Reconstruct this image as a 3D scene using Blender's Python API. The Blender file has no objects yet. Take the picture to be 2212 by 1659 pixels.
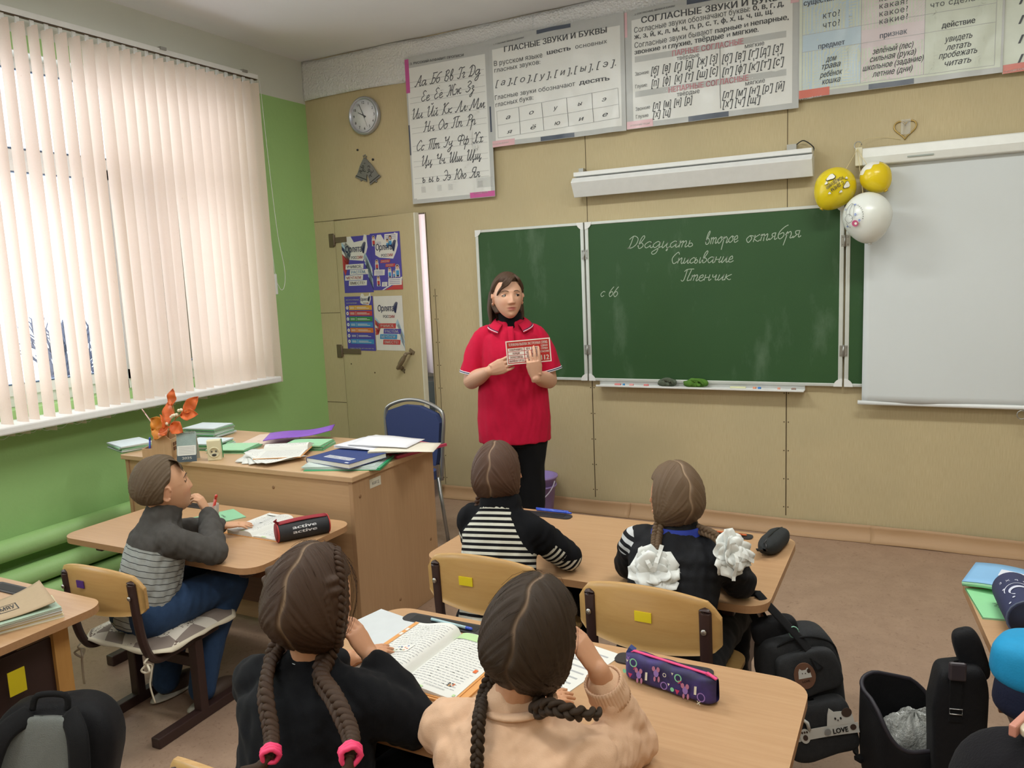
import bpy, bmesh, math, random
import numpy as np
from mathutils import Vector, Matrix, Euler
S = bpy.context.scene
COL = S.collection
R = math.radians
# ---------------------------------------------------------------- camera
CAM = np.array([4.071, -4.7232, 1.5716])
_yaw, _pit, _rol, FPX = 0.4787, -0.1369, -0.0432, 1704.29
def _axes():
    cy, sy, cp, sp, cr, sr = (math.cos(_yaw), math.sin(_yaw), math.cos(_pit), math.sin(_pit), math.cos(_rol), math.sin(_rol))
    f = np.array([-sy*cp, cy*cp, sp]); r0 = np.array([cy, sy, 0.]); u0 = np.cross(r0, f)
    return cr*r0+sr*u0, -sr*r0+cr*u0, f
CR, CU, CF = _axes()
cd = bpy.data.cameras.new('camera'); cam = bpy.data.objects.new('camera', cd); COL.objects.link(cam)
cd.sensor_width = 36; cd.lens = FPX/2212*36; cd.clip_start = .05
cam.matrix_world = Matrix(((CR[0], CU[0], -CF[0], CAM[0]), (CR[1], CU[1], -CF[1], CAM[1]), (CR[2], CU[2], -CF[2], CAM[2]), (0, 0, 0, 1)))
S.camera = cam
def px(x, y, ax, v):                      # the point of the plane axis=v seen at a pixel of the 2212x1659 frame
    d = CF+(x-1106)/FPX*CR-(y-829.5)/FPX*CU
    return Vector(CAM+d*((v-CAM[ax])/d[ax]))
# ---------------------------------------------------------------- light
S.view_settings.view_transform = 'Standard'; S.view_settings.look = 'None'
S.view_settings.gamma = 1; S.view_settings.use_curve_mapping = False
S.view_settings.exposure = 0.12
W = bpy.data.worlds.new('overcast_sky'); S.world = W; W.use_nodes = True
_bg = W.node_tree.nodes['Background']; _bg.inputs[0].default_value = (.86, .92, 1., 1); _bg.inputs[1].default_value = 2.6
def area(name, loc, rot, sx, sy, power, col):
    l = bpy.data.lights.new(name, 'AREA'); l.shape = 'RECTANGLE'; l.size = sx; l.size_y = sy; l.energy = power; l.color = col
    o = bpy.data.objects.new(name, l); COL.objects.link(o); o.location = loc; o.rotation_euler = rot
    return o
# daylight by the left window and an unseen second one added for light
for nm, y, p in (('daylight_window', -1.83, 75), ('daylight_window', -5.2, 75)):
    area(nm, (-1.1, y, 2.0), (0, R(-90), 0), 2.2, 3.0, p, (.92, .96, 1.))
CEIL = 3.185
LAMPS = [(2.0, -1.9), (4.3, -1.9), (2.0, -4.2), (4.3, -4.2), (2.0, -6.2), (4.3, -6.2)]
for x, y in LAMPS:                        # the fluorescent ceiling lamps, out of frame
    p = {-1.9: 26, -4.2: 19, -6.2: 15}[y]
    area('ceiling_lamp_light', (x, y, CEIL-.1), (0, 0, 0), 1.2, .22, p, (.98, 1., .94)); area('ceiling_lamp_glow', (x, y, CEIL-.3), (R(180), 0, 0), 1.2, .3, p*.27, (.94, .97, 1.))
# ---------------------------------------------------------------- helpers
def lin(c):
    if isinstance(c, str): c = [int(c[i:i+2], 16)/255 for i in (0, 2, 4)]
    return tuple(x/12.92 if x <= .04045 else ((x+.055)/1.055)**2.4 for x in c)
MATS = {}
class NB:                                  # small node-building helper
    def __init__(s, name):
        s.m = bpy.data.materials.new(name); s.m.use_nodes = True; s.t = s.m.node_tree; s.n = s.t.nodes
        s.b = s.n['Principled BSDF']; s.out = s.n['Material Output']
    def node(s, typ, props=None, **inp):
        n = s.n.new(typ)
        for k, v in (props or {}).items(): setattr(n, k, v)
        for k, v in inp.items(): s.put(n.inputs[int(k[1:]) if k[0] == 'i' and k[1:].isdigit() else k.replace('_', ' ')], v)
        return n
    def put(s, sock, v):
        if hasattr(v, 'links'): s.t.links.new(v, sock)
        elif isinstance(v, (tuple, list)) and len(v) == 3 and sock.type == 'RGBA': sock.default_value = (*v, 1)
        else: sock.default_value = v
    def math(s, op, a, b=0., c=0.):
        n = s.n.new('ShaderNodeMath'); n.operation = op; s.put(n.inputs[0], a); s.put(n.inputs[1], b); s.put(n.inputs[2], c); return n.outputs[0]
    def mix(s, f, a, b):
        n = s.n.new('ShaderNodeMix'); n.data_type = 'RGBA'; s.put(n.inputs[0], f); s.put(n.inputs[6], a); s.put(n.inputs[7], b); return n.outputs[2]
    def coord(s, kind='Object', scale=(1, 1, 1), rot=(0, 0, 0)):
        c = s.n.new('ShaderNodeTexCoord'); m = s.n.new('ShaderNodeMapping'); s.t.links.new(c.outputs[kind], m.inputs[0])
        m.inputs['Scale'].default_value = scale; m.inputs['Rotation'].default_value = rot; return m.outputs[0]
    def noise(s, vec, scale, detail=3, rough=.55):
        n = s.node('ShaderNodeTexNoise', None, Scale=scale, Detail=detail, Roughness=rough); s.t.links.new(vec, n.inputs['Vector']); return n.outputs['Fac']
    def ramp(s, f, lo, hi):
        n = s.n.new('ShaderNodeMapRange'); s.put(n.inputs[0], f); n.inputs[1].default_value = lo; n.inputs[2].default_value = hi; return n.outputs[0]
    def attr(s, name):
        n = s.n.new('ShaderNodeAttribute'); n.attribute_name = name; return n.outputs['Fac']
    def bump(s, h, strength, dist=.002):
        n = s.node('ShaderNodeBump', None, Strength=strength, Distance=dist, Height=h); s.t.links.new(n.outputs[0], s.b.inputs['Normal'])
    def col(s, v): s.put(s.b.inputs['Base Color'], v)
    def set(s, **k):
        for a, v in k.items(): s.put(s.b.inputs[a.replace('_', ' ')], v)
def mat(name, c, rough=.6, var=.06, scale=20, bump=0., bscale=200, metal=0., spec=.5, coat=0., stretch=(1, 1, 1)):
    if name in MATS: return MATS[name]
    n = NB(name); c = lin(c); v = n.coord('Object', stretch)
    f = n.noise(v, scale)
    n.col(n.mix(f, tuple(x*(1-var) for x in c), tuple(min(1, x*(1+var)) for x in c)))
    n.set(Roughness=rough, Metallic=metal, Specular_IOR_Level=spec, Coat_Weight=coat, Coat_Roughness=.22)
    if bump: n.bump(n.noise(v, bscale, 4), bump)
    MATS[name] = n.m; return n.m
def link(o, parent=None):
    COL.objects.link(o)
    if parent is not None: o.parent = parent
    return o
def tag(o, label=None, cat=None, group=None, kind=None):
    for k, v in (('label', label), ('category', cat), ('group', group), ('kind', kind)):
        if v: o[k] = v
    return o
def thing(name, label, cat, loc=(0, 0, 0), rz=0., group=None):
    o = bpy.data.objects.new(name, None); o.empty_display_size = .05; o.location = loc; o.rotation_euler = (0, 0, rz)
    return tag(link(o), label, cat, group)
def copy_tree(o, parent=None, **k):
    c = o.copy(); COL.objects.link(c)
    if parent is not None: c.parent = parent
    for ch in list(o.children): copy_tree(ch, c)
    return c
class MB:                                  # collects shapes and links them as ONE mesh object
    def __init__(s): s.v = []; s.f = []; s.m = []; s.s = []
    def add(s, vs, fs, m=0, smooth=False):
        b = len(s.v); s.v += [tuple(v) for v in vs]
        for f in fs: s.f.append([i+b for i in f]); s.m.append(m); s.s.append(smooth)
        return s
    def box(s, c, d, m=0, rot=None):
        x, y, z = (k/2 for k in d); c = Vector(c); M = rot if rot is not None else Matrix.Identity(3)
        if not isinstance(M, Matrix): M = Euler(M).to_matrix()
        p = [c+M@Vector((i*x, j*y, k*z)) for i in (-1, 1) for j in (-1, 1) for k in (-1, 1)]
        return s.add(p, [(0, 1, 3, 2), (4, 6, 7, 5), (0, 4, 5, 1), (2, 3, 7, 6), (0, 2, 6, 4), (1, 5, 7, 3)], m)
    def box2(s, a, b, m=0): return s.box([(p+q)/2 for p, q in zip(a, b)], [abs(q-p) for p, q in zip(a, b)], m)
    def tube(s, path, r, n=10, m=0, cap=True, flat=None, up=None, closed=False):
        P = [Vector(p) for p in path]; k = len(P); rs = r if hasattr(r, '__len__') else [r]*k
        rings = []; nrm = None
        for i in range(k):
            t = (P[(i+1) % k]-P[i-1]) if closed else (P[min(i+1, k-1)]-P[max(i-1, 0)])
            if t.length < 1e-9: t = Vector((0, 0, 1))
            t.normalize()
            if nrm is None:
                a = Vector(up) if up else (Vector((0, 0, 1)) if abs(t.z) < .9 else Vector((1, 0, 0)))
            else: a = Vector(up) if up else nrm
            nrm = (a-t*a.dot(t)); nrm = nrm.normalized() if nrm.length > 1e-6 else t.orthogonal().normalized()
            bn = t.cross(nrm); ra = rs[i]; rb = ra*(flat if flat else 1)
            if hasattr(ra, '__len__'): ra, rb = ra
            rings.append([P[i]+bn*(math.cos(2*math.pi*j/n)*ra)+nrm*(math.sin(2*math.pi*j/n)*rb) for j in range(n)])
        vs = [v for q in rings for v in q]; fs = []
        for i in range(k if closed else k-1):
            for j in range(n): fs.append((i*n+j, i*n+(j+1) % n, ((i+1) % k)*n+(j+1) % n, ((i+1) % k)*n+j))
        if cap and not closed: fs += [tuple(range(n))[::-1], tuple((k-1)*n+j for j in range(n))]
        return s.add(vs, fs, m, True)
    def lathe(s, prof, n=24, c=(0, 0, 0), rot=None, m=0):
        c = Vector(c); M = rot if rot is not None else Matrix.Identity(3); k = len(prof)
        vs = [c+M@Vector((r*math.cos(2*math.pi*j/n), r*math.sin(2*math.pi*j/n), z)) for r, z in prof for j in range(n)]
        fs = [(i*n+j, i*n+(j+1) % n, (i+1)*n+(j+1) % n, (i+1)*n+j) for i in range(k-1) for j in range(n)]
        fs += [tuple(range(n))[::-1], tuple((k-1)*n+j for j in range(n))]
        return s.add(vs, fs, m, True)
    def grid(s, fn, nu, nv, m=0, smooth=True, closeu=False):
        vs = [fn(i/(nu if closeu else nu-1), j/(nv-1)) for i in range(nu) for j in range(nv)]; fs = []
        for i in range(nu if closeu else nu-1):
            for j in range(nv-1):
                a = i*nv+j; b = ((i+1) % nu)*nv+j; fs.append((a, b, b+1, a+1))
        return s.add(vs, fs, m, smooth)
    def ball(s, c, r, n=16, m=0, rot=None):
        c = Vector(c); r = r if hasattr(r, '__len__') else (r, r, r); M = rot if rot is not None else Matrix.Identity(3)
        if not isinstance(M, Matrix): M = Euler(M).to_matrix()
        vs = [c+M@Vector((0, 0, -r[2]))]; h = n//2
        for i in range(1, h):
            a = -math.pi/2+math.pi*i/h
            for j in range(n): vs.append(c+M@Vector((r[0]*math.cos(a)*math.cos(2*math.pi*j/n), r[1]*math.cos(a)*math.sin(2*math.pi*j/n), r[2]*math.sin(a))))
        vs.append(c+M@Vector((0, 0, r[2]))); fs = [(0, 1+(j+1) % n, 1+j) for j in range(n)]
        for i in range(h-2):
            for j in range(n): fs.append((1+i*n+j, 1+i*n+(j+1) % n, 1+(i+1)*n+(j+1) % n, 1+(i+1)*n+j))
        L = len(vs)-1; b = 1+(h-2)*n; fs += [(L, b+j, b+(j+1) % n) for j in range(n)]
        return s.add(vs, fs, m, True)
    def prism(s, poly, o, ux, uy, h, m=0, mside=None):   # polygon (2-D) in the frame o,ux,uy pushed h along ux x uy
        o, ux, uy = Vector(o), Vector(ux), Vector(uy); nz = ux.cross(uy).normalized(); k = len(poly)
        vs = [o+ux*a+uy*b for a, b in poly]+[o+ux*a+uy*b+nz*h for a, b in poly]
        s.add(vs, [tuple(range(k))[::-1], tuple(range(k, 2*k))], m)
        return s.add(vs, [(i, (i+1) % k, k+(i+1) % k, k+i) for i in range(k)], m if mside is None else mside)
    def ribbon(s, pts, w, m=0, off=None):  # flat stroke in 3-D points lying in a plane with normal off
        P = [Vector(p) for p in pts]; n = Vector(off); vs = []; fs = []
        for i, p in enumerate(P):
            t = (P[min(i+1, len(P)-1)]-P[max(i-1, 0)]); t = t.normalized() if t.length > 1e-9 else Vector((1, 0, 0)); b = n.cross(t)*w/2
            vs += [p-b, p+b]
        for i in range(len(P)-1): fs.append((2*i, 2*i+1, 2*i+3, 2*i+2))
        return s.add(vs, fs, m)
    def xf(s, M): s.v = [tuple(M@Vector(v)) for v in s.v]; return s
    def join(s, o, m=None):
        b = len(s.v); s.v += o.v; s.f += [[i+b for i in f] for f in o.f]; s.m += (o.m if m is None else [m]*len(o.m)); s.s += o.s; return s
    def build(s, name, mats, parent=None, bevel=0., seg=2, subsurf=0, smooth=None, solid=0.):
        me = bpy.data.meshes.new(name); me.from_pydata(s.v, [], s.f)
        for m in (mats if isinstance(mats, (list, tuple)) else [mats]): me.materials.append(m)
        me.polygons.foreach_set('material_index', s.m); me.polygons.foreach_set('use_smooth', s.s if smooth is None else [smooth]*len(s.f))
        me.update(); o = link(bpy.data.objects.new(name, me), parent)
        if solid: md = o.modifiers.new('thickness', 'SOLIDIFY'); md.thickness = solid; md.offset = 0
        if bevel: md = o.modifiers.new('rounded', 'BEVEL'); md.width = bevel; md.segments = seg; md.limit_method = 'ANGLE'; md.angle_limit = R(40)
        if subsurf: md = o.modifiers.new('sub', 'SUBSURF'); md.levels = md.render_levels = subsurf
        return o
def struct(mb, name, mats, parent=None, **k):
    o = mb.build(name, mats, parent, **k); o['kind'] = 'structure'; return o
def rrect(x0, y0, x1, y1, r, n=6):
    out = []
    for cx, cy, a0 in ((x1-r, y1-r, 0), (x0+r, y1-r, 90), (x0+r, y0+r, 180), (x1-r, y0+r, 270)):
        for i in range(n+1): a = R(a0+90*i/n); out.append((cx+r*math.cos(a), cy+r*math.sin(a)))
    return out
def spline(pts, n=8, closed=False):        # Catmull-Rom through points
    P = [Vector(p) for p in pts]; k = len(P); out = []
    for i in range(k if closed else k-1):
        a, b, c, d = (P[(i-1) % k], P[i], P[(i+1) % k], P[(i+2) % k]) if closed else (P[max(i-1, 0)], P[i], P[i+1], P[min(i+2, k-1)])
        for j in range(n):
            t = j/n; out.append(.5*((2*b)+(c-a)*t+(2*a-5*b+4*c-d)*t*t+(3*b-a-3*c+d)*t**3))
    if not closed: out.append(P[-1])
    return out
_tc = bpy.data.curves.new('lettering_source', 'FONT'); _to = bpy.data.objects.new('lettering_source', _tc)
_tc.resolution_u = 2; _tc.fill_mode = 'NONE'
from mathutils.geometry import delaunay_2d_cdt
_TXT = {}
def text2d(body, bold=0., shear=0., spacing=1.):   # filled 2-D letter outlines, cap height about .73; bold thickens them sideways
    key = (body, bold, shear, spacing)
    if key not in _TXT:
        COL.objects.link(_to); _tc.body = body; _tc.shear = shear; _tc.space_character = spacing
        dg = bpy.context.evaluated_depsgraph_get(); dg.update(); ev = _to.evaluated_get(dg); me = ev.to_mesh()
        vs = [Vector((v.co.x, v.co.y)) for v in me.vertices]; es = [tuple(q.vertices) for q in me.edges]; ev.to_mesh_clear(); COL.objects.unlink(_to)
        V_, F_ = [], []
        if vs:
            r = delaunay_2d_cdt(vs, es, [], 0, 1e-5); V_ = [(v.x, v.y) for v in r[0]]; F_ = [tuple(f) for f in r[2]]
            P = np.array(V_); cen = np.array([P[list(f)].mean(0) for f in F_]); en = np.array([(q if abs(q[0]-q[1]) == 1 and q[0] < q[1] else q[::-1]) if abs(q[0]-q[1]) == 1 else (max(q), min(q)) for q in es]); A0 = np.array([tuple(v) for v in vs]); A, B = A0[en[:, 0]], A0[en[:, 1]]
            cx, cy = cen[:, :1], cen[:, 1:]; up = (A[None, :, 1] <= cy)&(B[None, :, 1] > cy); dn = (A[None, :, 1] > cy)&(B[None, :, 1] <= cy); dy = B[:, 1]-A[:, 1]; dy = np.where(np.abs(dy) < 1e-12, 1e-12, dy)
            xi = A[:, 0]+(cy-A[:, 1])/dy*(B[:, 0]-A[:, 0]); right = xi > cx; wn = (up&right).sum(1)-(dn&right).sum(1); F_ = [f for f, w in zip(F_, wn) if w != 0]
        n = len(V_); k = (0,) if bold < .005 else (-1, 0, 1)
        _TXT[key] = ([(x+d*bold*.8, y+d*bold*.15) for d in k for x, y in V_], [tuple(i+n*j for i in f) for j in range(len(k)) for f in F_])
    return _TXT[key]
def put_text(mb, body, o, ux, uy, h=None, w=None, m=0, bold=0., shear=0., spacing=1., align='L', warp=None, lift=0.):
    """lettering in the frame o (baseline start / centre), ux, uy; h = capital height, w = total width"""
    vs, fs = text2d(body, bold, shear, spacing)
    if not vs: return mb
    x0 = min(v[0] for v in vs); x1 = max(v[0] for v in vs); sy = (h/.73) if h else w/(x1-x0); sx = w/(x1-x0) if w else sy
    dx = {'L': 0, 'C': (x1-x0)/2, 'R': x1-x0}[align]
    o, ux, uy = Vector(o), Vector(ux), Vector(uy); nz = ux.cross(uy)
    pts = [o+ux*((a-x0-dx)*sx)+uy*(b*sy)+nz*lift for a, b in vs]
    if warp: pts = [warp(p) for p in pts]
    return mb.add(pts, fs, m)
# ---------------------------------------------------------------- materials of the room
def m_panel():
    n = NB('beige_fibreboard'); v = n.coord('Object', (1, 1, .06)); w = n.coord('Object')
    f = n.noise(v, 260, 2, .6); g = n.noise(w, 1.3, 4); sp = n.ramp(n.noise(w, 26, 2), .74, .8)
    c = n.mix(n.ramp(f, .3, .7), lin('bfae87'), lin('ccbd97')); c = n.mix(n.ramp(g, .35, .75), c, lin('b8ab88')); n.col(n.mix(n.math('MULTIPLY', sp, .25), c, lin('8a6c3f')))
    n.set(Roughness=.62, Specular_IOR_Level=.3); n.bump(f, .12); return n.m
def m_paint(name, c, b=.25, var=.05):
    n = NB(name); w = n.coord('Object'); f = n.noise(w, 2.2, 5); c = lin(c)
    n.col(n.mix(f, tuple(x*(1-var) for x in c), tuple(min(1, x*(1+var)) for x in c))); n.set(Roughness=.5, Specular_IOR_Level=.35); n.bump(n.noise(w, 14, 6, .7), b, .01); return n.m
def m_floor():
    n = NB('brown_marbled_linoleum'); w = n.coord('Object'); a = n.noise(w, 7, 6, .7)
    d = n.node('ShaderNodeTexNoise', None, Scale=38., Detail=5., Roughness=.7, Distortion=2.2); n.t.links.new(w, d.inputs['Vector'])
    c = n.mix(n.ramp(a, .3, .7), lin('997f6c'), lin('aa8f7a')); c = n.mix(n.ramp(d.outputs['Fac'], .56, .72), c, lin('7c6152')); n.col(c)
    n.set(Roughness=.42, Specular_IOR_Level=.4); n.bump(d.outputs['Fac'], .04); return n.m
def m_foil():
    n = NB('crinkled_silver_foil'); w = n.coord('Object'); v = n.node('ShaderNodeTexVoronoi', None, Scale=75.); n.t.links.new(w, v.inputs['Vector'])
    n.col(lin('eef0f0')); n.set(Metallic=.25, Roughness=.25, Specular_IOR_Level=.9); h = n.math('ADD', v.outputs['Distance'], n.noise(w, 60, 5, .8)); n.bump(h, .8, .008); return n.m
def m_wood(name, c1, c2, rough=.4, axis='x', dens=1., spec=.5):
    if name in MATS: return MATS[name]
    n = NB(name); st = {'x': (.05, 1, 1), 'y': (1, .05, 1), 'z': (1, 1, .05)}[axis]; v = n.coord('Object', st)
    f = n.noise(v, 90*dens, 5, .65); g = n.noise(v, 14*dens, 3)
    n.col(n.mix(n.math('ADD', n.math('MULTIPLY', n.ramp(f, .3, .7), .6), n.math('MULTIPLY', g, .4)), lin(c1), lin(c2)))
    n.set(Roughness=rough, Specular_IOR_Level=spec); n.bump(f, .03); MATS[name] = n.m; return n.m
PANEL = m_panel(); GREEN = m_paint('green_wall_paint', 'a2cb84'); WHITE = m_paint('white_wall_paint', 'd5d9cf', .1)
CEILM = m_paint('white_ceiling_paint', 'e8e8ea', .05); FLOOR = m_floor(); FOIL = m_foil()
DARK = mat('dark_gap', '4a3a24', .9); WPVC = mat('white_pvc', 'eceeee', .35); WMET = mat('white_enamel', 'e6e8e6', .4)
LINO = m_paint('light_brown_linoleum_lip', 'b4926e', .1); BLACKM = mat('black_rubber', '1b1b1d', .6); STEEL = mat('grey_steel', 'a9a9a4', .35, metal=.8)
SIDEW = m_paint('plain_beige_wall', 'cfc3ab', .1)
XR, YB = 6.6, -7.4
# floor, ceiling and the walls
struct(MB().box2((-.3, YB, -.1), (XR, .12, 0)).box2((.2, .12, -.1), (2.2, 2.6, 0)), 'floor', FLOOR)
struct(MB().box2((-.3, YB, CEIL), (XR, .12, CEIL+.1)), 'ceiling', CEILM)
DX0, DX1, DZ = .187, .992, 2.03           # doorway in the front wall
wf = MB().box2((-.3, 0, 0), (DX0, .1, CEIL)).box2((DX1, 0, 0), (XR, .1, CEIL)).box2((DX0, 0, DZ), (DX1, .1, CEIL))
g = .0015
def seam(x0, z0, x1, z1, w=.004, dots=False):
    if abs(x1-x0) < abs(z1-z0): wf.box2((x0-w/2, -g, z0), (x0+w/2, 0, z1), 1)
    else: wf.box2((x0, -g, z0-w/2), (x1, 0, z0+w/2), 1)
    if dots:
        k = int(abs(z1-z0)/.16)
        for i in range(k+1):
            for d in (-.012, .012): wf.box((x0+d, -g/2, z0+(z1-z0)*(i+.3)/(k+.6)), (.006, g, .006), 1)
for x in (2.204, 3.402, 4.62, 5.83): seam(x, .1, x, .88, .005, True); seam(x, 1.88, x, 2.94, .003)
seam(1.0, 0.06, 1.0, DZ, .004); seam(1.043, .09, 1.043, 1.5, .003, True); seam(.0, DZ, .187, DZ, .003); seam(0, 1.347, .187, 1.347, .003); seam(0, .66, .187, .66, .003); seam(.187, DZ+.003, .9, DZ+.003, .003)
struct(wf, 'wall_front', [PANEL, DARK])
# green left wall with its white upper band and two window openings
W1 = (-2.85, -.76, 1.0, 2.80); W2 = (-6.3, -3.9, 1.0, 2.80)
def wall_left():
    b = MB(); zs = [0, W1[2], 2.884, CEIL]; T = -.28
    for a, c in ((-.0, W1[1]), (W1[0], W2[1]), (W2[0], YB)): b.box2((T, c, 0), (0, a, 2.884), 0)
    for w in (W1, W2): b.box2((T, w[0], 0), (0, w[1], w[2]), 0); b.box2((T, w[0], w[3]), (0, w[1], 2.884), 0)
    b.box2((T, YB, 2.884), (0, 0, CEIL), 1)
    for w in (W1, W2):                     # white reveals
        b.box2((T, w[0], w[3]-.004), (.0, w[1], w[3]), 1); b.box2((T, w[1]-.004, w[2]), (0, w[1], w[3]), 1); b.box2((T, w[0], w[2]), (0, w[0]+.004, w[3]), 1)
    struct(b, 'wall_left', [GREEN, WHITE])
wall_left()
struct(MB().box2((XR, YB, 0), (XR+.1, .1, CEIL)), 'wall_right', SIDEW)
struct(MB().box2((-.3, YB-.1, 0), (XR, YB, CEIL)), 'wall_back', SIDEW)
# linoleum turned up along the front wall, in lengths that overlap
def lip(xa, xb, y0=-.012):
    def f(u, v):
        x = xa+(xb-xa)*u; wv = .006*math.sin(x*9)+.004*math.sin(x*23+1)
        z = .09*v+.004*math.sin(x*5); return (x, y0-.05*(1-v)**3-.004*math.sin(x*7+2)*(1-v)-abs(wv)*v*.6, max(.002, z))
    return f
sk = MB()
for a, b, o in ((1.02, 1.9, -.012), (1.86, 2.45, -.018), (2.41, 3.9, -.012), (3.86, XR, -.018)): sk.grid(lip(a, b, o), int((b-a)*30), 6)
struct(sk, 'baseboard_front', LINO, solid=.003)
# the room behind the doorway
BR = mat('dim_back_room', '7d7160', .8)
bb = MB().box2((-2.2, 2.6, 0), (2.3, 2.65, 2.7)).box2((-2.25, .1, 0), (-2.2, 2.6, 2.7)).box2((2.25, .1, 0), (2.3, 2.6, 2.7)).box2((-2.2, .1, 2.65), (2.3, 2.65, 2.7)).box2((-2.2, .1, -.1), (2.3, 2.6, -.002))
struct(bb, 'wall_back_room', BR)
area('curtain_fill_light', (.25, .5, 1.9), (R(90), 0, R(20)), .5, 1.2, 3.5, (1., .9, .88))  # added unseen lamp that brightens the pink curtain; no window stands here
CURT = mat('pale_pink_curtain', 'f6e2de', .8); cz_ = px(915, 805, 1, 1.3).z
cu = MB().grid(lambda u, v: (-.75+1.3*u, 1.3+.015*math.sin(u*70), cz_+(2.6-cz_)*v), 100, 4)
tag(cu.build('curtain', CURT, solid=.004), 'pale pink curtain of the room seen through the door gap', 'curtain')
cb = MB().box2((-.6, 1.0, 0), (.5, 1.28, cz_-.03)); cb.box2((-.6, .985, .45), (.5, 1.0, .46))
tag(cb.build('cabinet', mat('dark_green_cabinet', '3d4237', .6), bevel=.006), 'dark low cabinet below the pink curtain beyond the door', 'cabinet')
# foil sheet under the ceiling
def foil(xa, xb):
    def f(u, v):
        x = xa+(xb-xa)*u; zt = CEIL-.002-.006*abs(math.sin(x*4.1))*(x > .1); zb = 2.905+.012*math.sin(x*3)
        z = zb+(zt-zb)*v; return (x, -.010-.004*math.sin(x*5+v*4)-.003*math.sin(x*13+v*9), z)
    return f
fo = MB().grid(foil(.0, 1.93), 120, 10).grid(lambda u, v: (lambda p: (p[0], p[1]-.003, p[2]))(foil(1.88, XR)(u, v)), 240, 10)
tag(fo.build('foil_sheet', FOIL, solid=.002), 'silver foil insulation strip along the top of the board wall', 'foil')
# ---------------------------------------------------------------- window 1, its sill and blind
GLASS = NB('window_glass'); GLASS.n.remove(GLASS.b)
_t = GLASS.node('ShaderNodeBsdfTransparent', None, Color=(.96, .97, .98)); _g = GLASS.node('ShaderNodeBsdfGlossy', None, Roughness=.02); _x = GLASS.node('ShaderNodeMixShader', None, i0=.05)
GLASS.t.links.new(_t.outputs[0], _x.inputs[1]); GLASS.t.links.new(_g.outputs[0], _x.inputs[2]); GLASS.t.links.new(_x.outputs[0], GLASS.out.inputs[0]); GLASS = GLASS.m
GASK = mat('grey_blue_gasket', '5a6f8c', .6)
def window(n, w, ym):
    o = thing('window_%d' % n, None, None); o['kind'] = 'structure'; x0, x1 = -.2, -.12; y0, y1, z0, z1 = w; f = MB(); f2 = MB()
    t = .06; zt = 2.30
    for a, b in ((y0, y0+t), (y1-t, y1)): f.box2((x0, a, z0), (x1, b, z1))
    for z in (z0, z1-t, zt-t/2): f.box2((x0, y0, z), (x1, y1, z+t))
    f.box2((x0, ym-.05, z0), (x1, ym+.05, zt))
    gl = MB(); pan = [(y0+t, ym-.05, z0+t, zt-t/2), (ym+.05, y1-t, z0+t, zt-t/2), (y0+t, y1-t, zt+t/2, z1-t)]
    for i, (a, b, c, d) in enumerate(pan):
        if i < 2:                          # opening sashes
            for p, q in ((a, a+.055), (b-.055, b)): f2.box2((x0+.01, p, c), (x1+.015, q, d))
            for p, q in ((c, c+.055), (d-.055, d)): f2.box2((x0+.01, a, p), (x1+.015, b, q))
            a, b, c, d = a+.055, b-.055, c+.055, d-.055
        for p, q, r, s in ((a, a+.008, c, d), (b-.008, b, c, d), (a, b, c, c+.008), (a, b, d-.008, d)): f2.box2((x1-.01, p, r), (x1+.017 if i < 2 else x1+.004, q, s), 1)
        m = MB().box2((-.165, a, c), (-.16, b, d)); m.build('pane', GLASS, o)
    f.build('window_frame', WPVC, o, bevel=.004); f2.build('sash', [WPVC, GASK], o)
    h = MB().box2((x1+.015, ym+.09, 1.56), (x1+.03, ym+.115, 1.64)).box2((x1+.03, ym+.092, 1.5), (x1+.045, ym+.112, 1.62)); h.build('handle', WPVC, o, bevel=.003)
    struct(MB().box2((-.14, y0-.12, z0-.085), (.20, y1+.08, z0-.045)), 'trim_%d' % n, mat('white_window_sill', 'f1f1f0', .3), bevel=.008)
window(1, W1, -1.66); window(2, W2, -5.1)  # the rear window is out of view, added to light the room
# trees outside
TREE = mat('bare_twigs', '6b6f7d', .9)
rnd = random.Random(5)
for k in range(5):
    t = MB(); bx, by = -10-1.5*rnd.random(), 9-5*k
    def branch(p, d, l, r, dep):
        q = p+d*l; t.tube([p, (p+q)/2+Vector((rnd.uniform(-1, 1), rnd.uniform(-1, 1), 0))*l*.06, q], [r, r*.85, r*.65], 5)
        if dep:
            for _ in range(4): branch(p+(q-p)*rnd.uniform(.45, 1), (d+Vector((rnd.uniform(-1, 1), rnd.uniform(-1, 1), rnd.uniform(-.3, .7)))*.8).normalized(), l*.62, r*.6, dep-1)
    branch(Vector((0, 0, -3)), Vector((0, 0, 1)), 2.2+rnd.random()*.4, .12, 4)
    o = t.build('tree', TREE); o.location = (bx, by, 0)
    tag(o, 'pale bare tree outside the window behind the blind', 'tree', 'bare trees outside the window')
tag(MB().box2((-40, -30, -3.2), (-.6, 30, -3)).build('snowy_yard', mat('pale_yard', 'c9ced6', .9)), 'pale yard outside the window', 'yard')['kind'] = 'structure'
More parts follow.
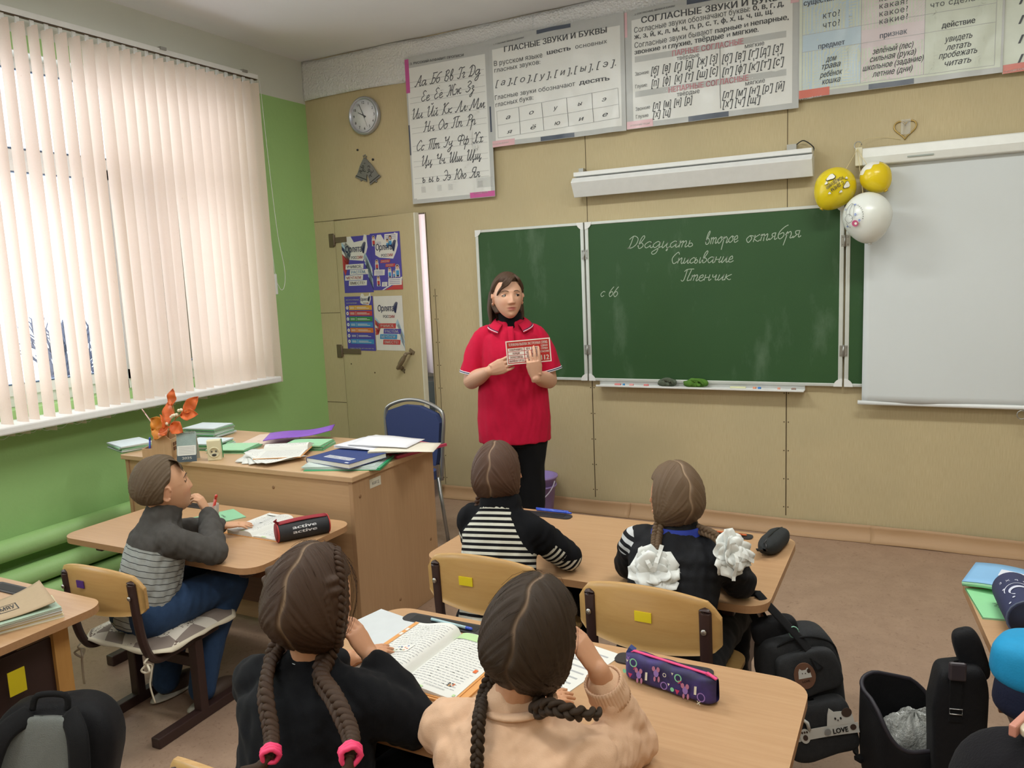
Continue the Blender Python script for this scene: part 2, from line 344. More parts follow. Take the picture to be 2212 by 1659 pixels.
# vertical blind
SL = NB('peach_blind_fabric'); SL.n.remove(SL.b); _v = SL.coord('Object', (1, 1, 1)); _f = SL.noise(_v, 160, 3)
_sp = SL.ramp(SL.noise(_v, 30, 2), .74, .78)
_c = SL.mix(SL.math('MULTIPLY', _sp, .2), SL.mix(_f, lin('ecdac8'), lin('f2e4d6')), lin('b08a6a'))
_d = SL.node('ShaderNodeBsdfDiffuse', None, Color=_c); _tr = SL.node('ShaderNodeBsdfTranslucent', None, Color=SL.mix(_f, lin('efdfd8'), lin('f4e8e2'))); _x = SL.node('ShaderNodeMixShader', None, i0=.36)
SL.t.links.new(_d.outputs[0], _x.inputs[1]); SL.t.links.new(_tr.outputs[0], _x.inputs[2]); SL.t.links.new(_x.outputs[0], SL.out.inputs[0]); SL = SL.m
BX = .115
bl = thing('vertical_blind', 'peach vertical slat blind covering the window in the green wall', 'blind', (BX, -.6, 2.93))
MB().box2((-.02, -2.35, .0), (.02, .0, .028)).box2((-.012, -2.35, -.004), (.012, 0, 0), 1).build('headrail', [WMET, DARK], bl, bevel=.003)
for y in (-.12, -.75, -1.75):
    MB().box2((-.115, y-.012, .028), (.01, y+.012, .034)).box2((-.03, y-.02, .02), (.03, y+.02, .036)).build('bracket', STEEL, bl)
rnd = random.Random(11); NS = 31; bots = []
for i in range(NS):
    y = -.04-.0735*i; a = R(85+rnd.uniform(-3, 3)+(-6 if i < 8 else 0)); L = 1.99+rnd.uniform(-.012, .012)+.018*i/NS; w = .089; ph = rnd.uniform(0, 6); sw = rnd.uniform(-.012, .012)
    if i == 0: a = R(72)
    def sl(u, v):
        tw = a+.10*v*math.sin(ph)+.05*math.sin(3*v+ph); c = (u-.5)*w; bow = .006*(1-(2*u-1)**2)
        dx, dy = math.sin(tw), math.cos(tw); z = -.03-L*v
        return (dx*c+dy*bow+sw*v*.4, y+dy*c-dx*bow+sw*v, z+(.05*(abs(u-.5)*2-.55) if v == 0 and abs(u-.5) > .3 else 0)*0)
    MB().grid(sl, 5, 14).build('slat', SL, bl)
    bots.append(sl(.5, 1))
    MB().box2((-.004, y-.01, -.035), (.004, y+.01, 0)).build('slat_hook', WMET, bl)
ch = MB()
for p, q in zip(bots, bots[1:]):
    for dx in (-.035, .035):
        a = Vector(p)+Vector((dx, 0, .02)); b = Vector(q)+Vector((dx, 0, .02)); ch.tube([a+(b-a)*t+Vector((0, 0, -.022*math.sin(math.pi*t))) for t in (0, .25, .5, .75, 1)], .0012, 4)
ch.build('bottom_chain', WMET, bl)
cp = spline([(.03, .0, .0), (.03, .02, -.5), (.03, .05, -1.0), (.035, .085, -1.25), (.03, .07, -1.375), (.02, .035, -1.37), (.01, .01, -1.2), (.0, .005, -.4), (0, 0, 0)], 8)
MB().tube(cp, .0018, 6).build('cord', WMET, bl)
MB().box2((.0, .002, -1.42), (.02, .022, -1.28)).build('cord_weight', WMET, bl, bevel=.004)
# radiator pipes
rad = thing('radiator', 'green painted radiator of three thick pipes low on the green wall', 'radiator', (.1, -2.6, 0))
for z in (.335, .175, .05):
    q = [(0, -1.3, z), (0, 1.75, z), (0, 1.8, z)]; MB().tube(q, [.054, .054, .03], 20).build('pipe', GREEN, rad)
MB().tube([(0, 1.6, .04), (0, 1.6, .36)], .018, 10).tube([(0, -.9, .04), (0, -.9, .36)], .018, 10).build('connecting_pipe', GREEN, rad)
# ---------------------------------------------------------------- cursive letters as strokes (x height 1)
GLY = {}
for _l in """а|1.05|.75,.85 .4,1 .05,.55 .3,0 .7,.45 .78,1 .78,.2 .95,0 1.1,.25
б|.95|.95,1.95 .5,1.75 .1,1.1 .08,.4 .4,0 .75,.4 .6,.95 .15,.75
в|.9|.1,.3 .5,1.6 .4,2 .2,1.5 .2,.2 .5,0 .75,.4 .5,.85 .25,.8
г|.6|0,.7 .2,1 .4,.85 .2,.2 .35,0 .6,.2
д|1.05|.75,.85 .4,1 .05,.5 .3,0 .7,.5 .78,1 .75,-.6 .4,-1 .2,-.7 .7,-.1 1.1,.25
е|.75|.05,.4 .5,.6 .4,1 .1,.7 .15,.1 .45,0 .75,.25
ё|.75|.05,.4 .5,.6 .4,1 .1,.7 .15,.1 .45,0 .75,.25/.2,1.35 .22,1.42/.5,1.35 .52,1.42
ж|1.2|0,.9 .3,1 .35,.5 .1,0 0,.1/.55,1 .55,0/1.1,.9 .85,1 .75,.5 1,0 1.2,.2/.35,.5 .75,.5
з|.7|.1,.8 .35,1 .5,.75 .25,.5 .5,.2 .4,-.6 .2,-1 .05,-.7 .7,.2
и|.95|.1,1 .1,.2 .25,0 .6,.6 .65,1 .65,.2 .8,0 1,.25
й|.95|.1,1 .1,.2 .25,0 .6,.6 .65,1 .65,.2 .8,0 1,.25/.25,1.5 .4,1.3 .6,1.5
к|.85|.1,1 .1,0/.7,1 .15,.5 .6,.05 .85,.2
л|.8|-.05,.1 .1,0 .45,1 .5,.2 .65,0 .85,.25
м|1.15|-.05,.1 .1,0 .35,1 .5,.05 .85,1 .9,.2 1.05,0 1.2,.25
н|.95|.1,1 .1,0/.1,.5 .65,.55/.65,1 .65,.2 .8,0 1,.25
о|.85|.4,1 .05,.5 .35,0 .7,.5 .4,1 .78,.85
п|.85|0,.8 .1,1 .12,0/.12,.5 .4,1 .55,.8 .55,.2 .7,0 .9,.25
р|.9|0,.5 .15,1 .12,-1/.14,.5 .4,1 .65,.6 .6,.1 .75,0 .95,.25
с|.65|.65,.8 .4,1 .08,.5 .3,0 .65,.25
т|1.1|0,.8 .1,1 .12,0/.12,.6 .35,1 .45,.7 .45,0/.45,.6 .7,1 .82,.7 .82,.2 .95,0 1.15,.25
у|.9|.1,1 .1,.5 .3,.3 .6,.7 .65,1 .6,-.6 .3,-1 .1,-.7 .9,.2
ф|1.1|.55,1.6 .5,-1/.5,.8 .25,1 .05,.5 .25,0 .5,.3/.5,.7 .8,1 1,.5 .75,0 .5,.2
х|.85|.05,.85 .25,1 .4,.5 .3,.05 .05,.1/.75,.85 .5,1 .38,.5 .55,0 .85,.2
ц|1|.1,1 .1,.2 .25,0 .6,.6 .65,1 .65,.2 .75,0 .9,0 .85,-.5 .75,-.4 1.05,.2
ч|.9|.1,1 .15,.55 .5,.6 .6,1 .6,.2 .75,0 .95,.25
ш|1.25|.1,1 .1,.2 .25,0 .5,.6 .52,1 .52,.2 .65,0 .9,.6 .95,1 .95,.2 1.1,0 1.3,.25
щ|1.35|.1,1 .1,.2 .25,0 .5,.6 .52,1 .52,.2 .65,0 .9,.6 .95,1 .95,.2 1.05,0 1.2,0 1.15,-.5 1.05,-.4 1.35,.2
ъ|.8|-.1,.8 .1,1 .15,.2 .4,0 .65,.3 .4,.6 .15,.4
ы|1.05|.1,1 .1,.2 .35,0 .55,.3 .35,.6 .1,.4/.8,1 .8,.2 .95,0 1.1,.25
ь|.75|.1,1 .1,.2 .35,0 .6,.3 .35,.6 .1,.4
э|.8|.05,.8 .35,1 .65,.5 .35,0 .05,.2/.2,.5 .6,.5
ю|1.1|.1,1 .1,0/.1,.5 .4,.5/.7,1 .4,.5 .65,0 .95,.5 .7,1
я|.95|0,.1 .15,.05 .4,.45/.65,.45 .3,.55 .25,.95 .65,1/.65,1 .65,.2 .8,0 1,.25
А|1.3|-.1,.2 .1,0 .5,1 .95,2 .95,.2 1.1,0 1.3,.2/.4,.75 .95,.75
Б|1.2|.3,2 1.1,2 1.2,2.1/.5,1.9 .4,.3 .2,0 0,.2/.45,1 .9,1 1.05,.5 .7,0 .3,.15
В|1.1|.3,1.9 .2,.1/.1,1.7 .6,2 .85,1.6 .4,1.05 .9,.7 .7,0 .2,.15
Г|1|.1,1.6 .4,2 .8,1.85 1.2,2/.7,1.9 .55,.3 .3,0 .05,.2
Д|1.25|.4,1.9 .3,.3 .05,0 .6,.1/0,1.5 .4,2 1,1.6 1.05,.6 .6,0 .2,.15
Е|1|.8,1.7 .5,2 .2,1.6 .5,1.1 .1,.6 .4,0 .9,.3
Ё|1|.8,1.7 .5,2 .2,1.6 .5,1.1 .1,.6 .4,0 .9,.3/.4,2.3 .42,2.36/.7,2.3 .72,2.36
Ж|1.5|.1,1.8 .35,2 .45,1 .2,0 0,.2/.75,2 .7,0/1.4,1.8 1.15,2 1,1 1.25,0 1.45,.2/.45,1 1,1
З|1|.2,1.7 .55,2 .85,1.6 .4,1.05 .9,.6 .5,0 .1,.3
И|1.35|0,1.6 .25,2 .3,.5 .5,0 .9,.8 1.05,2 1.05,.3 1.2,0 1.4,.25
Й|1.35|0,1.6 .25,2 .3,.5 .5,0 .9,.8 1.05,2 1.05,.3 1.2,0 1.4,.25/.5,2.5 .7,2.3 .9,2.5
К|1.2|.1,1.7 .35,2 .3,.2 .1,0/1.05,1.9 .9,2 .4,1.05 .85,.1 1.15,.2
Л|1.2|-.1,.2 .1,0 .5,1 .8,2 .85,.2 1,0 1.2,.2
М|1.6|-.1,.2 .1,0 .45,2 .7,.2 1.25,2 1.3,.2 1.45,0 1.6,.2
Н|1.3|.1,1.6 .35,2 .3,.3 .1,0/.3,1 .95,1/1,2 .95,.3 1.1,0 1.3,.2
О|1.15|.6,2 .1,1 .5,0 1.1,1 .6,2
П|1.3|.1,1.6 .4,1.95 1.3,2/.45,1.9 .4,.3 .2,0 0,.2/1,1.9 .9,.3 1.05,0 1.25,.2
Р|1|.45,1.9 .35,.2 .15,0/.1,1.5 .5,2 1,1.6 .8,1.05 .4,1
С|1.05|1,1.6 .7,2 .15,1 .5,0 1,.4
Т|1.5|.1,1.6 .4,1.95 1.6,2/.45,1.9 .4,0/.85,1.9 .8,0/1.3,1.9 1.2,.2 1.35,0 1.5,.2
У|1.1|.1,1.7 .25,2 .35,1.2 .8,1.5 .95,2 .7,.4 .4,0 .1,.2
Ф|1.4|.8,2.1 .75,0/.75,1.6 .4,1.85 .1,1.3 .4,.8 .75,1/.78,1.6 1.1,1.85 1.4,1.3 1.1,.8 .75,1
Х|1.3|.15,1.7 .4,2 .65,1 .45,0 .1,.3/1.25,1.7 1,2 .65,1 .85,0 1.2,.3
Ц|1.45|0,1.6 .25,2 .3,.5 .5,0 .9,.8 1.05,2 1.05,.3 1.15,0 1.3,0 1.25,-.5 1.15,-.4 1.45,.2
Ч|1.2|.05,1.6 .25,2 .3,1.1 .8,1.2 .95,2 .9,.3 1.05,0 1.25,.2
Ш|1.7|0,1.6 .25,2 .3,.4 .5,0 .8,1 .85,2 .85,.3 1,0 1.35,1 1.4,2 1.4,.3 1.55,0 1.7,.2
Щ|1.8|0,1.6 .25,2 .3,.4 .5,0 .8,1 .85,2 .85,.3 1,0 1.35,1 1.4,2 1.4,.3 1.5,0 1.65,0 1.6,-.5 1.5,-.4 1.8,.2
Э|1.1|.1,1.6 .5,2 1,1 .5,0 .1,.3/.35,1 .95,1
Ю|1.6|.1,1.7 .35,2 .3,.2 .1,0/.3,1 .7,1/1.1,2 .7,1 1.1,0 1.55,1 1.1,2
Я|1.3|1.1,2 1.05,.3 1.2,0 1.4,.2/1.1,1.95 .5,1.9 .4,1.2 1.1,1.05/.9,1 .5,.2 .2,0 0,.2
6|.8|.6,1.8 .3,1.4 .1,.6 .4,0 .7,.5 .45,.95 .12,.6
 |.7|
.|.4|0,0 .05,.05""".split('\n'):
    _c, _a, _s = _l.split('|'); GLY[_c] = (float(_a), [[tuple(map(float, p.split(','))) for p in q.split()] for q in _s.split('/') if q])
def cursive(mb, body, a, b, xh, w, m=0, nrm=(0, -1, 0), slant=.35, seed=0, jit=.04):
    """handwriting from point a to point b (3-D), x height xh, stroke width w"""
    a, b = Vector(a), Vector(b); n = Vector(nrm); rd = random.Random(seed); tot = sum(GLY[c][0] for c in body); ux = (b-a)/tot; uy = n.cross(ux).normalized()*xh
    x = 0
    for c in body:
        adv, st = GLY[c]
        for s in st:
            q = [(x+p[0]+slant*p[1]*.8+rd.uniform(-jit, jit), p[1]+rd.uniform(-jit, jit)) for p in s]
            pts = spline([(u, v, 0) for u, v in q], 5) if len(q) > 2 else [Vector((u, v, 0)) for u, v in q]
            mb.ribbon([a+ux*p.x+uy*p.y for p in pts], w, m, n)
        x += adv
    return mb
# ---------------------------------------------------------------- posters
PAPER = mat('glossy_poster_paper', 'e2e4e0', .45, .02, coat=.3); INK = mat('dark_grey_ink', '4b4e52', .5); PINK = mat('pink_print', 'c7569b', .35, coat=.4)
GREYP = mat('grey_print', 'b9bcba', .45, coat=.3); NAVYP = mat('slate_print', '4a5363', .35, coat=.4); ROSE = mat('rose_ink', 'c97f88', .4); REDP = mat('coral_print', 'd0705f', .35, coat=.3)
RULE = mat('fine_grey_rule', 'b4b7b6', .5); BLUEC = mat('pale_blue_print', 'bcd0dc', .45, coat=.3); PINKC = mat('pale_pink_print', 'd9cdd0', .45, coat=.3); GREENC = mat('pale_green_print', 'ced6c6', .45, coat=.3); PALEPK = mat('faded_pink_print', 'deb4ba', .35, coat=.4)
TAPE = mat('clear_tape', 'd0d3d2', .15, coat=1.); TAPE.node_tree.nodes['Principled BSDF'].inputs['Alpha'].default_value = .35
PM = [PAPER, INK, PINK, GREYP, NAVYP, ROSE, REDP, RULE, BLUEC, PINKC, GREENC, PALEPK, TAPE]
def wp(x, y): p = px(x, y, 1, 0); return Vector((p.x, 0, p.z))
class Poster:
    def __init__(s, x0, z0, x1, z1, y=-.006): s.b = MB(); s.y = y; s.r = (x0, z0, x1, z1); s.k = 0
    def sheet(s, m=0): x0, z0, x1, z1 = s.r; s.b.grid(lambda u, v: (x0+(x1-x0)*u, 0, z0+(z1-z0)*v), 80, 60, m); return s
    def rect(s, x0, z0, x1, z1, m, lift=.0006):
        n = max(2, int(abs(x1-x0)/.014)); k = max(2, int(abs(z1-z0)/.014)); s.b.grid(lambda u, v: (x0+(x1-x0)*u, -lift, z0+(z1-z0)*v), n, k, m); return s
    def rpx(s, a, b, m, lift=.0006): p, q = wp(*a), wp(*b); return s.rect(min(p.x, q.x), min(p.z, q.z), max(p.x, q.x), max(p.z, q.z), m, lift)
    def line(s, a, b, w=.003, m=1):
        p, q = wp(*a)+Vector((0, -.0024, 0)), wp(*b)+Vector((0, -.0024, 0)); n = max(1, int((q-p).length/.02)); s.b.ribbon([p.lerp(q, i/n) for i in range(n+1)], w, m, (0, -1, 0)); return s
    def t(s, body, a, b, h, m=1, bold=0., shear=0., lift=.0022, spacing=1.):   # baseline from pixel a to pixel b
        p, q = wp(*a), wp(*b); put_text(s.b, body, p, (q-p).normalized(), (0, 0, 1), h*.74, (q-p).length, m, bold, shear, spacing, lift=lift); return s
    def done(s, name, label, cat, wave=.005, mats=None, group=None, seed=0):
        rd = random.Random(seed); a = [rd.uniform(0, 6) for _ in range(4)]; x0, z0, x1, z1 = s.r
        def f(x, z):
            e = min(1, min(x-x0, x1-x)/.08+.15)
            return wave*e*(.5+.5*math.sin(x*9+a[0]+2.2*math.sin(z*7+a[1]))+.45*math.sin(z*15+x*6+a[2])+.3*math.sin(x*31+a[3]-z*12))
        s.b.v = [(x, y+s.y-abs(f(x, z)), z) for x, y, z in s.b.v]
        o = s.b.build(name, mats or PM); return tag(o, label, cat, group)
# the alphabet
p = Poster(.923, 2.09, 1.574, 3.062, -.034).sheet(3); p.rpx((891, 153), (1050, 418), 0)
p.rect(.935, 2.125, 1.545, 2.99, 0); p.rect(.923, 2.83, .955, 3.05, 2, .0012); p.rect(1.385, 2.093, 1.572, 2.128, 2, .0012); p.rect(.923, 2.42, .935, 2.62, 4, .0012); p.rect(1.56, 2.5, 1.574, 2.66, 4, .0012)
p.t('3. РУССКИЙ АЛФАВИТ ПРОПИСИ', (893, 143), (1008, 124), .021, 1, .012)
for s, a, b, in (('Аа Бб Вв Гг Дд', (903, 190), (1043, 163)), ('Ее Ёё Жж Зз', (915, 222), (1030, 198)), ('Ии Йй Кк Лл Мм', (895, 260), (1052, 234)), ('Нн Оо Пп Рр', (920, 287), (1033, 270)), ('Сс Тт Уу Фф Хх', (904, 328), (1049, 308)), ('Цц Чч Шш Щщ', (915, 360), (1045, 344)), ('ъ ы ь Ээ Юю Яя', (918, 396), (1042, 383))):
    cursive(p.b, s, wp(*a)+Vector((0, -.0014, 0)), wp(*b)+Vector((0, -.0014, 0)), .033, .0055, 1, seed=3, jit=.02)
    for k in (0, .035): q = wp(*a); p.rect(.95, q.z-.003+k, 1.535, q.z-.0005+k, 7, .001)
p.t('РУССКИЙ ЯЗЫК', (1030, 421), (1060, 417), .012, 0, .01)
for x in (1.0, 1.13, 1.22, 1.45): p.rect(x, 2.16, x+.035, 2.2, 12, .0012)
p.rect(1.44, 2.155, 1.56, 2.22, 12, .0012)
p.done('poster', 'tall alphabet poster with handwritten letter pairs', 'poster', .002, seed=1)
# vowels
p = Poster(1.574, 2.40, 2.486, 3.072, -.038).sheet(3); p.rect(1.60, 2.43, 2.46, 3.005, 0)
p.rect(1.92, 3.045, 2.15, 3.068, 4, .0012); p.rect(1.92, 2.402, 2.15, 2.428, 4, .0012); p.rect(1.574, 2.40, 1.74, 2.44, 11, .0012)
p.t('1. ГЛАСНЫЕ ЗВУКИ И БУКВЫ', (1073, 101), (1138, 86), .012, 1, .01)
p.t('ГЛАСНЫЕ ЗВУКИ И БУКВЫ', (1096, 116), (1316, 74), .045, 1, .03).t('В русском языке', (1074, 146), (1178, 127), .042).t('шесть', (1188, 122), (1240, 112), .036, 1, .035).t('основных', (1250, 110), (1317, 97), .034)
p.t('гласных звуков:', (1075, 160), (1173, 141), .038)
for i, c in enumerate('аоуиыэ'):
    x = (1077, 1117, 1159, 1203, 1245, 1294)[i]; y = (190, 183, 176, 168, 160, 151)[i]
    p.t('[ '+c+' ]'+('.' if i == 5 else ','), (x, y), (x+(38 if i < 4 else 42), y-6), .052, 1, .0, .28)
p.t('Гласные звуки обозначают', (1076, 219), (1248, 188), .038).t('десять', (1257, 186), (1322, 176), .036, 1, .035).t('гласных букв:', (1077, 234), (1160, 218), .038)
for i in range(6):
    xt = (1079, 1127, 1177, 1230, 1284, 1340)[i]; p.line((xt, 243-(xt-1079)*.19), (xt+4, 300-(xt-1079)*.165), .0025, 7 if i in (0, 5) else 1)
for (a, b) in (((1079, 243), (1340, 193)), ((1081, 273), (1342, 228)), ((1083, 300), (1344, 257))): p.line(a, b, .0025, 7)
for i in range(5):
    x = 1104+51.5*i; p.t('аоуыэ'[i], (x-5, 260-9.5*i), (x+5, 258-9.5*i), .035, 1, .01, .3).t('яёюие'[i], (x-3, 291-9*i), (x+9, 289-9*i), .035, 1, .01, .3)
p.t('РУССКИЙ ЯЗЫК', (1072, 316), (1106, 310), .012, 0, .01)
p.done('poster', 'vowel letters poster with a two-row table of letters', 'poster', .009, seed=2)
# consonants
p = Poster(2.486, 2.405, 3.463, 3.075, -.034).sheet(3); p.rect(2.53, 2.435, 3.43, 3.02, 0)
p.rect(2.86, 3.045, 3.09, 3.07, 4, .0012); p.rect(2.86, 2.407, 3.09, 2.435, 4, .0012); p.rect(2.488, 2.407, 2.65, 2.45, 11, .0012); p.rect(2.487, 2.93, 2.503, 3.07, 11, .0012); p.rect(3.42, 2.95, 3.462, 3.07, 11, .0012)
Z1 = 1/5.53
def c3(x, y): return (1340+x*Z1, y*Z1)
p.t('2. СОГЛАСНЫЕ ЗВУКИ И БУКВЫ', c3(195, 205), c3(675, 105), .013, 1, .01)
p.t('СОГЛАСНЫЕ ЗВУКИ И БУКВЫ', c3(275, 300), c3(2010, 10), .047, 1, .03)
p.t('Согласные звуки обозначают буквы:', c3(190, 415), c3(1565, 160), .042).t('б, в, г, д,', c3(1600, 150), c3(1968, 95), .042, 1, .025)
p.t('ж, з, й, к, л, м, н, п, р, с, т, ф, х, ц, ч, ш, щ.', c3(190, 490), c3(1840, 185), .038, 1, .025)
p.t('Согласные звуки бывают', c3(195, 595), c3(1120, 420), .042).t('парные', c3(1150, 418), c3(1470, 358), .036, 1, .03).t('и', c3(1500, 350), c3(1545, 340), .034).t('непарные,', c3(1575, 335), c3(2025, 255), .038, 1, .03)
p.t('звонкие', c3(195, 672), c3(500, 612), .036, 1, .03).t('и', c3(530, 605), c3(568, 598), .034).t('глухие,', c3(595, 600), c3(878, 545), .038, 1, .03).t('твёрдые', c3(905, 535), c3(1255, 475), .04, 1, .03).t('и', c3(1290, 465), c3(1330, 458), .034).t('мягкие.', c3(1360, 455), c3(1670, 400), .038, 1, .03)
for y, yy in ((745, 425), (1160, 875)):
    a, b = wp(*c3(200, y)), wp(*c3(1995, yy)); p.rect(a.x, b.z-.018, b.x, b.z+.016, 3, .0008)
p.t('ПАРНЫЕ СОГЛАСНЫЕ', c3(640, 690), c3(1490, 545), .042, 5, .02).t('НЕПАРНЫЕ СОГЛАСНЫЕ', c3(600, 1125), c3(1545, 975), .042, 5, .02)
p.t('твёрдые', c3(695, 740), c3(960, 695), .034).t('мягкие', c3(1505, 600), c3(1735, 560), .034).t('твёрдые', c3(700, 1170), c3(968, 1125), .034).t('мягкие', c3(1508, 1040), c3(1740, 998), .034)
p.t('Звонкие', c3(205, 925), c3(365, 895), .028).t('Глухие:', c3(205, 1073), c3(350, 1047), .028).t('Звонкие', c3(208, 1340), c3(377, 1308), .028).t('Глухие', c3(210, 1430), c3(358, 1405), .028)
for i, (u, v) in enumerate(zip('бвгджз', 'пфктшс')):
    x = (390, 525, 663, 795, 932, 1085)[i]; y = (905, 875, 850, 825, 795, 762)[i]; w = 100 if i != 4 else 132
    p.t('['+u+']', c3(x, y), c3(x+w, y-16), .058, 1, .012, .25); p.t('['+v+']', c3(x+4+(-8 if i > 2 else 0), y+150), c3(x+w+4, y+134), .058, 1, .012, .25)
    cx = x+w/2; p.line(c3(cx, y+8), c3(cx, y+42), .004); p.b.ribbon([wp(*c3(cx-10, y+30))+Vector((0, -.001, 0)), wp(*c3(cx, y+45))+Vector((0, -.001, 0)), wp(*c3(cx+10, y+28))+Vector((0, -.001, 0))], .004, 1, (0, -1, 0))
for i, (u, v) in enumerate(zip(("б'", "в'", "г'", "д'", "з'"), ("п'", "ф'", "к'", "т'", "с'"))):
    x = 1228+157*i+(-6*i if i > 2 else 0); y = 760-27*i
    p.t('['+u+']', c3(x, y), c3(x+132, y-20), .058, 1, .012, .25).t('['+v+']', c3(x+2, y+155), c3(x+140, y+135), .058, 1, .012, .25)
    cx = x+66; p.line(c3(cx, y+5), c3(cx, y+40), .004)
for i, u in enumerate('лмнр'): x = 405+127*i; y = 1322-22*i; p.t('['+u+']', c3(x, y), c3(x+100, y-16), .056, 1, .012, .25)
for i, u in enumerate('хц'): x = 408+120*i; y = 1420-20*i; p.t('['+u+']', c3(x, y), c3(x+100, y-16), .054, 1, .012, .25)
for i, u in enumerate(("л'", "м'", "н'", "р'", 'й')): x = 1235+157*i; y = 1195-26*i; p.t('['+u+']', c3(x, y), c3(x+(135 if i < 4 else 115), y-20), .056, 1, .012, .25)
for i, u in enumerate(("х'", "ч'", "щ'")): x = 1238+145*i; y = 1302-22*i; p.t('['+u+']', c3(x, y), c3(x+(130 if i < 2 else 165), y-20), .056, 1, .012, .25)
p.line(c3(1208, 590), c3(1210, 960), .0025).line(c3(1212, 1030), c3(1218, 1310), .0025)
p.t('РУССКИЙ ЯЗЫК', c3(145, 1525), c3(380, 1490), .014, 0, .01)
p.done('poster', 'consonant letters poster full of bracketed letters with two rose headings', 'poster', .006, seed=4)
# parts of speech
p = Poster(3.463, 2.448, 4.405, 3.15, -.038).sheet(3); p.rect(3.466, 2.475, 4.395, 3.14, 10)
Z2 = 512/2212
def c4(x, y): return (1700+x*Z2, y*Z2)
X = [3.481, 3.770, 4.063, 4.370]
for i, m in enumerate((8, 9, 10)): p.rect(X[i], 2.487, X[i+1], 3.13, m, .0006)
p.rect(X[0], 2.687, X[1], 2.775, 8, .0009); p.rect(X[0], 2.925, X[1], 3.02, 8, .0009); p.rect(X[1], 2.66, X[2], 2.75, 9, .0009); p.rect(X[2], 2.635, X[3], 2.725, 10, .0009)
for x, z in ((X[0], 3.1), (X[1], 3.1), (X[2], 3.1), (X[3], 3.1)): p.rect(x-.0012, 2.487, x+.0012, z, 7, .0012)
for z in (2.487, 2.687, 2.775, 2.925, 3.02): p.rect(X[0], z-.0012, X[3], z+.0012, 7, .0012)
p.t('существительное', c4(165, 75), c4(690, -20), .036, 4, .03).t('кто?', c4(345, 195), c4(500, 165), .045, 1, .0, 0, spacing=1.2).t('что?', c4(345, 285), c4(500, 255), .045, 1, 0, 0, spacing=1.2)
for s, y in (('какой?', 40), ('какая?', 107), ('какое?', 178), ('какие?', 248)): p.t(s, c4(866, y), c4(1130, y-48), .038, 1, 0, 0, spacing=1.15)
p.t('что сделать?', c4(1338, 98), c4(1880, 5), .036, 1, 0, 0, spacing=1.1)
p.t('предмет', c4(300, 475), c4(545, 430), .036, 4, .03).t('признак', c4(870, 378), c4(1122, 332), .036, 4, .02).t('действие', c4(1442, 285), c4(1752, 232), .036, 1, .03)
for s, a, b in (('дом', (370, 595), (470, 577)), ('трава', (333, 665), (507, 632)), ('ребёнок', (315, 745), (525, 705)), ('кошка', (335, 806), (507, 775)), ('зелёный (лес)', (803, 525), (1180, 455)), ('сильная (рука)', (778, 598), (1205, 520)), ('школьное (задание)', (710, 682), (1275, 580)), ('летние (дни)', (800, 738), (1172, 672)), ('увидеть', (1468, 415), (1725, 370)), ('летать', (1480, 490), (1715, 450)), ('пробежать', (1415, 570), (1770, 510)), ('читать', (1468, 638), (1715, 598))):
    p.t(s, c4(*a), c4(*b), .04, 1, .014, .28)
p.rect(3.465, 2.45, 3.62, 2.492, 6, .0016); p.t('РУССКИЙ ЯЗЫК', c4(130, 950), c4(335, 915), .012, 0, .01); p.rect(3.81, 2.45, 4.02, 2.476, 4, .0016)
p.done('poster', 'parts of speech poster with pastel blue, pink and green columns', 'poster', .008, seed=7)
# the next one, cut by the frame
p = Poster(4.405, 2.441, 5.35, 3.12, -.032).sheet(10); p.rect(4.407, 2.441, 4.6, 2.482, 6, .0012); p.t('РУССКИЙ ЯЗЫК', (2168, 161), (2210, 154), .012, 0, .01)
for k in range(4): z = 2.53+.125*k; p.rect(4.50, z, 5.25, z+.0025, 7, .0012); p.rect(4.5, z, 4.5025, z+.1, 7, .0012); p.rect(4.5, z+.1, 5.25, z+.1025, 7, .0012); p.t('1', (2196+k, 140-42*k), (2209+k, 138-42*k), .055, 1, .03, .3)
p.done('poster', 'poster right of the pastel columns, cut by the picture edge', 'poster', .006, seed=9)
# ---------------------------------------------------------------- clock
ck = thing('wall_clock', 'round silver wall clock with white face in the left corner', 'clock', (.548, 0, 2.733))
RY = Matrix.Rotation(R(90), 3, 'X')
SILV = mat('silver_plastic', 'b9bdc6', .3, metal=.6); FACE = mat('clock_face', 'e9ecf0', .5)
MB().lathe([(.126, 0), (.131, .01), (.131, .032), (.124, .042), (.114, .042), (.113, .004)], 48, rot=RY).build('rim', SILV, ck)
f = MB().lathe([(.112, .02), (.112, .028)], 48, rot=RY)
for k in range(1, 13):
    a = R(90-30*k); put_text(f, str(k), (.088*math.cos(a), -.0285, .088*math.sin(a)-.008), (1, 0, 0), (0, 0, 1), .019, m=1, bold=.01, align='C')
f.build('face', [FACE, INK], ck)
def hand(name, ang, l, w, y):
    a = R(90-ang); d = Vector((math.cos(a), 0, math.sin(a))); n = Vector((-d.z, 0, d.x)); b = MB(); q = [-d*.02-n*w, d*l-n*w*.4, d*l+n*w*.4, -d*.02+n*w]; o = Vector((0, y, 0)); b.add([o+p for p in q]+[o+p-Vector((0, .0012, 0)) for p in q], [(0, 1, 2, 3), (7, 6, 5, 4), (0, 4, 5, 1), (1, 5, 6, 2), (2, 6, 7, 3), (3, 7, 4, 0)]); b.build(name, INK, ck)
hand('hour_hand', 298, .055, .004, -.030); hand('minute_hand', 337, .085, .003, -.032); hand('second_hand', 160, .085, .0008, -.034)
